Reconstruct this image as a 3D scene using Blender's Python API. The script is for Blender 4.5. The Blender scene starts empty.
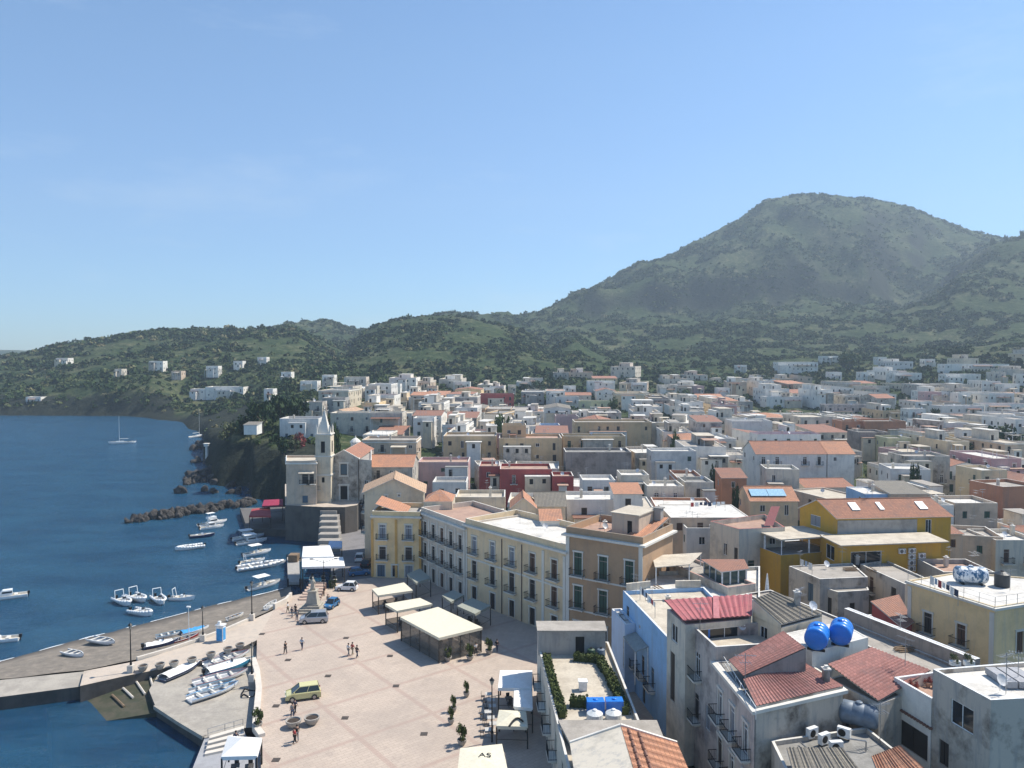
import bpy, math, random
import numpy as np
from mathutils import Vector, Matrix, noise as mn
random.seed(7)
R = math.radians
SC = bpy.context.scene
COL = SC.collection
F = 769.0; CZ = 42.0; TH = R(-2.16)
# ------------------------------------------------------------------ camera
cam_d = bpy.data.cameras.new('camera'); cam = bpy.data.objects.new('camera', cam_d); COL.objects.link(cam)
cam_d.sensor_width = 36; cam_d.lens = 36 * F / 1024; cam_d.clip_end = 9000; cam_d.clip_start = 0.5
cam.location = (0, 0, CZ); cam.rotation_euler = (R(90) + TH, 0, 0); SC.camera = cam
FW = (0, math.cos(TH), math.sin(TH)); UP = (0, -math.sin(TH), math.cos(TH))
def U(px, py, z):
    dx = (px - 512) / F; dy = (384 - py) / F
    r = (dx, FW[1] + dy * UP[1], FW[2] + dy * UP[2])
    t = (z - CZ) / r[2]
    return (r[0] * t, r[1] * t)
def XD(px, D):
    return ((px - 512) / F * D, D)
def dep(py, z): return U(512, py, z)[1]
def ztop(py, D):
    dy = (384 - py) / F
    return CZ + D * (FW[2] + dy * UP[2]) / (FW[1] + dy * UP[1])
# ------------------------------------------------------------------ tagging
def tag(o, label=None, cat=None, group=None, kind=None):
    if label: o['label'] = label
    if cat: o['category'] = cat
    if group: o['group'] = group
    if kind: o['kind'] = kind
    return o
def empty(name, loc, rz=0, label=None, cat=None, group=None):
    o = bpy.data.objects.new(name, None); COL.objects.link(o); o.location = loc; o.rotation_euler = (0, 0, rz)
    o.empty_display_size = 0.3
    return tag(o, label, cat, group)
# ------------------------------------------------------------------ mesh builder
class MB:
    def __init__(s): s.v = []; s.f = []; s.m = []; s.uv = {}
    def add(s, vs, fs, mi=0):
        b = len(s.v); s.v += [tuple(p) for p in vs]
        for f in fs: s.f.append(tuple(b + i for i in f)); s.m.append(mi)
        return s
    def quad(s, a, b, c, d, mi=0): return s.add([a, b, c, d], [(0, 1, 2, 3)], mi)
    def box(s, c, d, rz=0, mi=0, rot=None):
        x, y, z = d[0] / 2, d[1] / 2, d[2] / 2
        M = rot if rot else Matrix.Rotation(rz, 3, 'Z')
        C = Vector(c)
        vs = [C + M @ Vector(p) for p in ((-x, -y, -z), (x, -y, -z), (x, y, -z), (-x, y, -z), (-x, -y, z), (x, -y, z), (x, y, z), (-x, y, z))]
        return s.add(vs, [(0, 3, 2, 1), (4, 5, 6, 7), (0, 1, 5, 4), (1, 2, 6, 5), (2, 3, 7, 6), (3, 0, 4, 7)], mi)
    def prism(s, poly, z0, z1, mi=0, caps=True):
        n = len(poly)
        vs = [(x, y, z0) for x, y in poly] + [(x, y, z1) for x, y in poly]
        fs = [(i, (i + 1) % n, n + (i + 1) % n, n + i) for i in range(n)]
        if caps: fs += [tuple(range(n - 1, -1, -1)), tuple(range(n, 2 * n))]
        return s.add(vs, fs, mi)
    def tube(s, p0, p1, r0, r1=None, n=8, mi=0, caps=True):
        r1 = r0 if r1 is None else r1
        p0 = Vector(p0); p1 = Vector(p1); a = (p1 - p0)
        if a.length < 1e-6: return s
        a.normalize(); u = a.orthogonal().normalized(); w = a.cross(u)
        vs = []
        for p, r in ((p0, r0), (p1, r1)):
            for k in range(n):
                t = 2 * math.pi * k / n; vs.append(p + (u * math.cos(t) + w * math.sin(t)) * r)
        fs = [(k, (k + 1) % n, n + (k + 1) % n, n + k) for k in range(n)]
        if caps: fs += [tuple(range(n - 1, -1, -1)), tuple(range(n, 2 * n))]
        return s.add(vs, fs, mi)
    def lathe(s, prof, c=(0, 0, 0), n=12, mi=0):
        vs = []; fs = []
        for r, z in prof:
            for k in range(n):
                t = 2 * math.pi * k / n; vs.append((c[0] + r * math.cos(t), c[1] + r * math.sin(t), c[2] + z))
        for j in range(len(prof) - 1):
            for k in range(n):
                fs.append((j * n + k, j * n + (k + 1) % n, (j + 1) * n + (k + 1) % n, (j + 1) * n + k))
        fs.append(tuple(range(n - 1, -1, -1))); fs.append(tuple(range((len(prof) - 1) * n, len(prof) * n)))
        return s.add(vs, fs, mi)
    def mesh(s, name, mats, smooth=False):
        me = bpy.data.meshes.new(name)
        me.from_pydata(s.v, [], s.f)
        for m in (mats if isinstance(mats, (list, tuple)) else [mats]): me.materials.append(m)
        me.polygons.foreach_set('material_index', s.m)
        if smooth: me.polygons.foreach_set('use_smooth', [True] * len(s.f))
        me.update(); return me
    def build(s, name, mats, parent=None, loc=(0, 0, 0), smooth=False, rz=0):
        o = bpy.data.objects.new(name, s.mesh(name, mats, smooth)); COL.objects.link(o)
        o.location = loc; o.rotation_euler = (0, 0, rz)
        if parent: o.parent = parent
        return o
def inst(name, me, parent=None, loc=(0, 0, 0), rz=0, sc=None):
    o = bpy.data.objects.new(name, me); COL.objects.link(o); o.location = loc; o.rotation_euler = (0, 0, rz)
    if sc: o.scale = sc
    if parent: o.parent = parent
    return o
def copy_tree(o, parent=None):
    c = o.copy(); COL.objects.link(c)
    if parent: c.parent = parent
    for ch in list(KIDS.get(o.name, [])) or [x for x in o.children]: copy_tree(ch, c)
    return c
KIDS = {}
# ------------------------------------------------------------------ materials
def newmat(name):
    m = bpy.data.materials.new(name); m.use_nodes = True
    nt = m.node_tree; b = nt.nodes['Principled BSDF']; return m, nt, b
def N(nt, t, **k):
    n = nt.nodes.new(t)
    for a, v in k.items():
        if a in n.inputs: n.inputs[a].default_value = v
        else: setattr(n, a, v)
    return n
def c4(c): return (c[0], c[1], c[2], 1)
def mixc(nt, fac, a, b, typ='MIX'):
    n = nt.nodes.new('ShaderNodeMix'); n.data_type = 'RGBA'; n.blend_type = typ
    for sock, v in ((0, fac), (6, a), (7, b)):
        if hasattr(v, 'is_linked') or isinstance(v, bpy.types.NodeSocket): nt.links.new(v, n.inputs[sock])
        else: n.inputs[sock].default_value = v if sock == 0 else c4(v)
    return n.outputs[2]
def ramp(nt, src, pts):
    n = nt.nodes.new('ShaderNodeValToRGB'); e = n.color_ramp.elements
    while len(e) < len(pts): e.new(0.5)
    for i, (p, c) in enumerate(pts):
        e[i].position = p; e[i].color = c4(c) if isinstance(c, (tuple, list)) else (c, c, c, 1)
    nt.links.new(src, n.inputs[0]); return n.outputs[0]
def pos(nt, scale=(1, 1, 1), rot=(0, 0, 0)):
    g = nt.nodes.new('ShaderNodeNewGeometry'); m = nt.nodes.new('ShaderNodeMapping')
    m.inputs['Scale'].default_value = scale; m.inputs['Rotation'].default_value = rot
    nt.links.new(g.outputs['Position'], m.inputs['Vector']); return m.outputs[0]
def noi(nt, vec, scale, detail=4, rough=0.55):
    n = N(nt, 'ShaderNodeTexNoise', Scale=scale, Detail=detail, Roughness=rough); nt.links.new(vec, n.inputs['Vector']); return n.outputs['Fac']
def bump(nt, b, h, strength=0.3, dist=0.05):
    n = N(nt, 'ShaderNodeBump', Strength=strength, Distance=dist); nt.links.new(h, n.inputs['Height']); nt.links.new(n.outputs[0], b.inputs['Normal'])
_mc = {}
def plain(name, c, rough=0.6, metal=0, var=0.12):
    k = (name,)
    if k in _mc: return _mc[k]
    m, nt, b = newmat(name)
    b.inputs['Roughness'].default_value = rough; b.inputs['Metallic'].default_value = metal
    f = noi(nt, pos(nt), 3.0, 5)
    d = tuple(x * (1 - var * 2) for x in c); l = tuple(min(1, x * (1 + var)) for x in c)
    nt.links.new(ramp(nt, f, [(0.3, d), (0.7, l)]), b.inputs['Base Color'])
    _mc[k] = m; return m
def plaster(name, c, dirt=0.5, patch=None):
    k = (name,)
    if k in _mc: return _mc[k]
    m, nt, b = newmat(name); b.inputs['Roughness'].default_value = 0.92
    p = pos(nt)
    big = noi(nt, p, 0.35, 6, 0.65)
    streak = noi(nt, pos(nt, (1.4, 1.4, 0.16)), 1.0, 5, 0.7)
    fine = noi(nt, p, 6.0, 4)
    dk = tuple(x * 0.55 for x in c); gr = tuple(0.6 * sum(c) / 3 * 0.7 + x * 0.25 for x in c)
    a = mixc(nt, ramp(nt, fine, [(0.3, 0.0), (0.75, 0.35)]), c, tuple(x * 0.85 for x in c))
    a = mixc(nt, ramp(nt, big, [(0.48, 0.0), (0.66, dirt)]), a, dk if patch is None else patch)
    a = mixc(nt, ramp(nt, streak, [(0.50, 0.0), (0.68, dirt)]), a, gr)
    nt.links.new(a, b.inputs['Base Color']); bump(nt, b, fine, 0.25, 0.03)
    _mc[k] = m; return m
def roofflat(name, c, c2):
    k = (name,)
    if k in _mc: return _mc[k]
    m, nt, b = newmat(name); b.inputs['Roughness'].default_value = 0.95
    p = pos(nt); a = noi(nt, p, 0.5, 7, 0.7); f = noi(nt, p, 5, 4)
    v = N(nt, 'ShaderNodeTexVoronoi', Scale=0.22); nt.links.new(p, v.inputs['Vector'])
    col = mixc(nt, ramp(nt, a, [(0.42, 0.0), (0.62, 1.0)]), c, c2)
    col = mixc(nt, ramp(nt, v.outputs['Color'], [(0.2, 0.0), (0.9, 0.35)]), col, tuple(x * 0.7 for x in c))
    col = mixc(nt, ramp(nt, f, [(0.35, 0.0), (0.7, 0.3)]), col, tuple(x * 0.6 for x in c2))
    nt.links.new(col, b.inputs['Base Color']); bump(nt, b, f, 0.3, 0.03)
    _mc[k] = m; return m
def tilemat(name, c, c2, pitch=0.25, row=0.4, dark=0.5, bumpd=0.06):
    k = (name,)
    if k in _mc: return _mc[k]
    m, nt, b = newmat(name); b.inputs['Roughness'].default_value = 0.85
    uv = nt.nodes.new('ShaderNodeUVMap'); uv.uv_map = 'UVMap'
    br = N(nt, 'ShaderNodeTexBrick', Scale=1.0); br.offset = 0.0
    br.inputs['Brick Width'].default_value = pitch; br.inputs['Row Height'].default_value = row
    br.inputs['Mortar Size'].default_value = 0.035; br.inputs['Color1'].default_value = c4(c); br.inputs['Color2'].default_value = c4(c2)
    br.inputs['Mortar'].default_value = c4(tuple(x * dark for x in c))
    nt.links.new(uv.outputs[0], br.inputs['Vector'])
    st = noi(nt, pos(nt), 0.6, 6, 0.7); fi = noi(nt, pos(nt), 9, 3)
    col = mixc(nt, ramp(nt, st, [(0.48, 0.0), (0.7, 0.65)]), br.outputs['Color'], tuple(0.35 * x + 0.06 for x in c2))
    col = mixc(nt, ramp(nt, fi, [(0.4, 0.0), (0.7, 0.35)]), col, tuple(min(1, x * 1.25) for x in c2))
    nt.links.new(col, b.inputs['Base Color'])
    wv = N(nt, 'ShaderNodeTexWave', Scale=math.pi * 2 / pitch / 20 * 1.0); wv.bands_direction = 'X'
    nt.links.new(uv.outputs[0], wv.inputs['Vector']); bump(nt, b, wv.outputs['Fac'], 0.6, bumpd)
    _mc[k] = m; return m
def glassmat(name, c, rough=0.08):
    k = (name,)
    if k in _mc: return _mc[k]
    m, nt, b = newmat(name); b.inputs['Base Color'].default_value = c4(c); b.inputs['Roughness'].default_value = rough
    b.inputs['Specular IOR Level'].default_value = 0.6; _mc[k] = m; return m
def slatmat(name, c, freq=11):
    k = (name,)
    if k in _mc: return _mc[k]
    m, nt, b = newmat(name); b.inputs['Roughness'].default_value = 0.6
    w = N(nt, 'ShaderNodeTexWave', Scale=freq / 3.0); w.bands_direction = 'Z'
    nt.links.new(pos(nt), w.inputs['Vector'])
    nt.links.new(ramp(nt, w.outputs['Fac'], [(0.2, tuple(x * 0.45 for x in c)), (0.6, c)]), b.inputs['Base Color'])
    _mc[k] = m; return m
PL = {
 'white': plaster('white_plaster', (0.80, 0.755, 0.67), 0.5),
 'white2': plaster('bluish_white_plaster', (0.72, 0.68, 0.62), 0.5),
 'offwhite': plaster('aged_white_plaster', (0.64, 0.57, 0.46), 0.85),
 'cream': plaster('cream_plaster', (0.73, 0.56, 0.35), 0.4),
 'palecream': plaster('pale_cream_plaster', (0.66, 0.56, 0.41), 0.55),
 'yellow': plaster('yellow_plaster', (0.82, 0.60, 0.32), 0.4),
 'ochre': plaster('ochre_plaster', (0.55, 0.32, 0.045), 0.3),
 'tan': plaster('tan_plaster', (0.60, 0.43, 0.25), 0.45),
 'brown': plaster('brown_plaster', (0.44, 0.285, 0.17), 0.35),
 'beige': plaster('beige_plaster', (0.60, 0.465, 0.34), 0.55),
 'pink': plaster('pink_plaster', (0.55, 0.36, 0.34), 0.45),
 'red': plaster('red_plaster', (0.42, 0.09, 0.08), 0.4),
 'brick': plaster('orange_render', (0.50, 0.23, 0.13), 0.4),
 'grey': plaster('grey_render', (0.40, 0.37, 0.33), 0.8),
 'grey2': plaster('weathered_grey_render', (0.52, 0.46, 0.38), 1.0, (0.15, 0.125, 0.10)),
 'mauve': plaster('mauve_grey_render', (0.52, 0.45, 0.40), 1.0, (0.20, 0.17, 0.16)),
 'stone': plaster('stone_rubble', (0.30, 0.26, 0.23), 0.8, (0.12, 0.10, 0.09)),
 'blue': plaster('blue_plaster', (0.30, 0.50, 0.74), 0.4),
 'paleblue': plaster('pale_blue_plaster', (0.50, 0.62, 0.78), 0.35),
 'gfac': plaster('greyish_facade', (0.62, 0.53, 0.43), 0.45),
 'olive': plaster('pale_yellow_green_plaster', (0.58, 0.55, 0.32), 0.45),
}
RF = {
 'cement': roofflat('cement_roof', (0.42, 0.38, 0.33), (0.30, 0.27, 0.23)),
 'white': roofflat('whitewashed_roof', (0.72, 0.69, 0.63), (0.52, 0.49, 0.44)),
 'cream': roofflat('cream_roof', (0.60, 0.53, 0.42), (0.44, 0.38, 0.30)),
 'grey': roofflat('grey_roof', (0.30, 0.29, 0.27), (0.20, 0.19, 0.17)),
 'pinkish': roofflat('terracotta_paved_roof', (0.46, 0.30, 0.22), (0.34, 0.22, 0.17)),
 'red': tilemat('red_clay_tiles', (0.44, 0.20, 0.12), (0.30, 0.14, 0.09)),
 'orange': tilemat('orange_clay_tiles', (0.56, 0.27, 0.15), (0.42, 0.20, 0.12)),
 'brownt': tilemat('brown_clay_tiles', (0.36, 0.17, 0.11), (0.26, 0.13, 0.09)),
 'rose': tilemat('dark_rose_tiles', (0.40, 0.18, 0.15), (0.27, 0.12, 0.10), 0.34, 0.42),
 'tant': tilemat('straw_clay_tiles', (0.60, 0.40, 0.25), (0.46, 0.30, 0.19)),
 'greyt': tilemat('grey_mossy_tiles', (0.26, 0.23, 0.18), (0.19, 0.17, 0.14), 0.25, 0.4),
 'maroon': tilemat('maroon_metal_sheet', (0.40, 0.13, 0.13), (0.34, 0.09, 0.10), 0.5, 2.2),
}
CAP = plaster('pale_parapet_coping', (0.66, 0.63, 0.57), 0.5)
TRIM = plaster('pale_stone_trim', (0.68, 0.64, 0.56), 0.3)
PANE = glassmat('dark_window_glass', (0.015, 0.018, 0.022))
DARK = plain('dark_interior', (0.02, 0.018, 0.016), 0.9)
SH = {'green': slatmat('green_shutters', (0.02, 0.075, 0.05)), 'brown': slatmat('brown_shutters', (0.10, 0.045, 0.025)),
      'grey': slatmat('grey_shutters', (0.28, 0.30, 0.33)), 'dark': slatmat('dark_shutters', (0.035, 0.028, 0.025)), 'blue': slatmat('blue_grey_shutters', (0.07, 0.13, 0.19))}
IRON = plain('black_iron', (0.02, 0.02, 0.022), 0.5, 0.6)
WPAINT = plain('white_paint', (0.78, 0.78, 0.76), 0.4)
CONC = plaster('concrete', (0.42, 0.40, 0.36), 0.6)
STEEL = plain('grey_steel', (0.35, 0.36, 0.37), 0.4, 0.7)
BLUEP = plain('blue_tank_plastic', (0.015, 0.18, 0.62), 0.35, 0, 0.06)
GREYP = plain('blue_grey_tank', (0.14, 0.18, 0.23), 0.5)
WOOD = plain('weathered_wood', (0.22, 0.15, 0.09), 0.8)
# ------------------------------------------------------------------ terrain
def pchip(xs, ys, x):
    xs = np.asarray(xs, float); ys = np.asarray(ys, float); h = np.diff(xs); d = np.diff(ys) / h
    m = np.zeros_like(ys)
    for i in range(1, len(xs) - 1):
        if d[i-1] * d[i] > 0:
            w1 = 2*h[i] + h[i-1]; w2 = h[i] + 2*h[i-1]; m[i] = (w1 + w2) / (w1 / d[i-1] + w2 / d[i])
    m[0] = d[0]; m[-1] = d[-1]
    x = np.clip(x, xs[0], xs[-1]); i = np.clip(np.searchsorted(xs, x) - 1, 0, len(xs) - 2)
    t = (x - xs[i]) / h[i]
    return (2*t**3-3*t**2+1)*ys[i] + (t**3-2*t**2+t)*h[i]*m[i] + (-2*t**3+3*t**2)*ys[i+1] + (t**3-t**2)*h[i]*m[i+1]
def sk(py, D): return ztop(py, D)
LAY = [
 (30, {-600: -5, 380: -5, 480: 1.8, 1700: 1.8}),
 (160, {-600: -5, 320: -5, 372: 1.2, 400: 1.8, 1700: 1.8}),
 (185, {-600: -6, 300: -5, 318: -2, 372: 1.2, 400: 4, 1024: 3, 1700: 3}),
 (214, {-600: -6, 274: -5, 282: 6, 300: 9, 345: 9, 400: 5, 560: 4, 1700: 4}),
 (236, {-600: -6, 246: -5, 252: 9, 285: 13, 330: 11, 400: 7, 560: 5, 1700: 5}),
 (262, {-600: -8, 208: -5, 214: 9, 240: 15, 290: 15, 330: 12, 420: 8, 560: 6, 1024: 7, 1700: 8}),
 (330, {-600: -10, 199: -6, 206: 9, 225: 10, 250: 13, 290: 16, 330: 14, 420: 9, 560: 8, 800: 8, 1024: 9, 1700: 12}),
 (385, {-600: -10, 196: -6, 206: 4, 230: 7, 260: 13, 330: 17, 420: 12, 560: 9, 800: 9, 1024: 12, 1700: 18}),
 (455, {-600: -10, 130: -6, 178: -3, 192: 3, 215: 6, 240: 9, 265: 16, 290: 20, 372: 19, 420: 15, 560: 12, 740: 11, 860: 13, 1024: 18, 1700: 25}),
 (524, {-600: -5, 0: -4, 60: -3, 110: -2, 140: 3, 160: 8, 200: 8, 240: 11, 275: 22, 330: 27, 420: 20.5, 560: 16.6, 740: 15.6, 860: 19.4, 960: 27, 1024: 30, 1700: 43}),
 (542, {-600: 2, -200: 3, 0: 6, 60: 9, 110: 19, 150: 21, 175: 13, 200: 10, 240: 13, 275: 23, 330: 28, 420: 21, 560: 17, 740: 16, 860: 20, 960: 28, 1024: 31, 1700: 45}),
 (620, {-600: 5, 0: 17, 110: 27, 200: 35, 300: 37, 340: 32, 380: 34, 420: 36, 560: 28, 740: 27, 860: 31, 960: 39, 1024: 44, 1700: 70}),
 (850, {-600: 30, -100: sk(362, 850), 0: sk(358, 850), 50: sk(350, 850), 85: sk(343, 850), 110: sk(340, 850), 150: sk(337, 850), 200: sk(334, 850), 250: sk(331, 850), 290: sk(329, 850),
        320: sk(342, 850), 345: sk(352, 850), 358: sk(338, 850), 380: sk(325, 850), 400: sk(320, 850), 420: sk(317, 850), 450: sk(319, 850), 490: sk(323, 850), 520: sk(333, 850), 548: sk(345, 850), 575: sk(338, 850), 600: sk(352, 850), 640: 40, 740: sk(352, 850), 860: 50, 960: sk(340, 850), 1024: sk(325, 850), 1700: 150}),
 (1020, {-600: 10, 0: 5, 200: 30, 290: 45, 350: 62, 400: 66, 500: 66, 560: 68, 640: 72, 740: 82, 860: 90, 930: 110, 960: 135, 1024: sk(280, 1020), 1700: 260}),
 (1250, {-600: 0, 0: -5, 220: 55, 260: sk(334, 1250), 285: sk(327, 1250), 330: sk(323, 1250), 360: sk(325, 1250), 400: sk(323, 1250), 440: sk(318, 1250), 470: sk(319, 1250), 500: sk(315, 1250), 530: sk(316, 1250),
         560: sk(318, 1250), 600: sk(318, 1250), 640: sk(312, 1250), 700: sk(315, 1250), 760: sk(306, 1250), 800: sk(308, 1250), 860: sk(300, 1250), 900: sk(303, 1250), 940: sk(282, 1250), 985: sk(252, 1250), 1024: sk(234, 1250), 1100: sk(215, 1250), 1700: 300}),
 (1297, {-600: 0, 0: -5, 300: 80, 400: 75, 500: 92, 530: 98, 560: sk(311, 1297), 575: sk(301, 1297), 600: sk(291, 1297), 640: sk(283, 1297), 700: sk(276, 1297), 760: sk(272, 1297), 800: sk(270, 1297), 860: sk(272, 1297), 885: sk(286, 1297), 915: sk(292, 1297), 950: sk(278, 1297), 985: sk(258, 1297), 1024: sk(242, 1297), 1700: 300}),
 (1700, {-600: 0, 0: -10, 300: 60, 400: 80, 500: 95, 530: sk(321, 1700), 560: sk(308, 1700), 600: sk(288, 1700), 640: sk(270, 1700), 680: sk(257, 1700), 700: sk(246, 1700), 740: sk(221, 1700), 765: sk(206, 1700),
         785: sk(200, 1700), 815: sk(198, 1700), 850: sk(201, 1700), 900: sk(207, 1700), 920: sk(214, 1700), 945: sk(224, 1700), 980: sk(235, 1700), 1000: sk(240, 1700), 1024: sk(248, 1700), 1700: 150}),
 (2250, {-600: 70, -300: 75, -100: sk(348, 2250), 0: sk(350, 2250), 28: sk(351, 2250), 48: sk(357, 2250), 100: 0, 500: 40, 800: 180, 1024: 100, 1700: 50}),
 (2600, {-600: -10, 1700: -10}),
]
_LD = np.array([l[0] for l in LAY], float)
def colz(px):
    return np.array([pchip(sorted(l[1]), [l[1][k] for k in sorted(l[1])], np.array([float(px)]))[0] for l in LAY])
_cz = {}
def ground(x, y):
    D = max(y, 31.0); px = 512 + x / D * F
    k = round(px / 8)
    if k not in _cz: _cz[k] = colz(k * 8)
    return float(pchip(_LD, _cz[k], np.array([D]))[0])
# ------------------------------------------------------------------ world, sun
SUN_EL = R(54); SX, SY = 0.92, 0.39                     # sun stands to the right and a little beyond the town
wd = bpy.data.worlds.new('World'); SC.world = wd; wd.use_nodes = True
nt = wd.node_tree; bg = nt.nodes['Background']; sky = nt.nodes.new('ShaderNodeTexSky'); sky.sky_type = 'NISHITA'
sky.sun_disc = False; sky.sun_elevation = SUN_EL; sky.sun_rotation = math.atan2(SX, SY); sky.altitude = 0
sky.air_density = 1.0; sky.dust_density = 0.12; sky.ozone_density = 2.6
hs = nt.nodes.new('ShaderNodeHueSaturation'); hs.inputs['Saturation'].default_value = 1.12; nt.links.new(sky.outputs[0], hs.inputs['Color']); tm = nt.nodes.new('ShaderNodeMix'); tm.data_type = 'RGBA'; tm.blend_type = 'MULTIPLY'; tm.inputs[0].default_value = 1; 
tc = nt.nodes.new('ShaderNodeTexCoord'); sx_ = nt.nodes.new('ShaderNodeSeparateXYZ'); nt.links.new(tc.outputs['Generated'], sx_.inputs[0])
rmp = ramp(nt, sx_.outputs['Z'], [(0.0, (0.50, 0.69, 1.0)), (0.10, (0.70, 0.85, 1.03)), (0.35, (0.95, 1.0, 1.03))])
mpp = nt.nodes.new('ShaderNodeMapping'); mpp.inputs['Scale'].default_value = (1.2, 1.2, 5); mpp.inputs['Rotation'].default_value = (0, R(8), R(20)); nt.links.new(tc.outputs['Generated'], mpp.inputs[0])
cn = noi(nt, mpp.outputs[0], 2.2, 7, .62); nt.links.new(rmp, tm.inputs[7])
nt.links.new(hs.outputs[0], tm.inputs[6]); nt.links.new(mixc(nt, ramp(nt, cn, [(0.55, 0.0), (0.78, 0.30)]), tm.outputs[2], (5.2, 5.9, 6.6)), bg.inputs['Color']); bg.inputs['Strength'].default_value = 0.112
sd = bpy.data.lights.new('sun', 'SUN'); so = bpy.data.objects.new('sun', sd); COL.objects.link(so)
sd.energy = 4.8; sd.angle = R(0.55); sd.color = (1.0, 0.94, 0.84)
dv = -Vector((SX * math.cos(SUN_EL), SY * math.cos(SUN_EL), math.sin(SUN_EL)))
so.rotation_euler = dv.to_track_quat('-Z', 'Y').to_euler(); so.location = (200, 80, 300)
SC.view_settings.view_transform = 'Standard'; SC.view_settings.look = 'None'
SC.view_settings.exposure = 0.56; SC.view_settings.gamma = 1.0
SC.cycles.max_bounces = 6; SC.cycles.diffuse_bounces = 3; SC.cycles.transparent_max_bounces = 6
SC.cycles.volume_bounces = 0
# haze
hb = MB(); hb.box((400, 1350, 240), (4800, 2860, 700))
m = bpy.data.materials.new('haze_air'); m.use_nodes = True; nt = m.node_tree
for n in list(nt.nodes):
    if n.type == 'BSDF_PRINCIPLED': nt.nodes.remove(n)
pv = nt.nodes.new('ShaderNodeVolumePrincipled'); pv.inputs['Color'].default_value = (0.70, 0.86, 1.0, 1)
pv.inputs['Density'].default_value = 0.00023; pv.inputs['Anisotropy'].default_value = 0.2
nt.links.new(pv.outputs[0], nt.nodes['Material Output'].inputs['Volume'])
hz = hb.build('haze', m); tag(hz, 'thin pale blue sea haze over the town and hills', 'haze', None, 'stuff')
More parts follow.
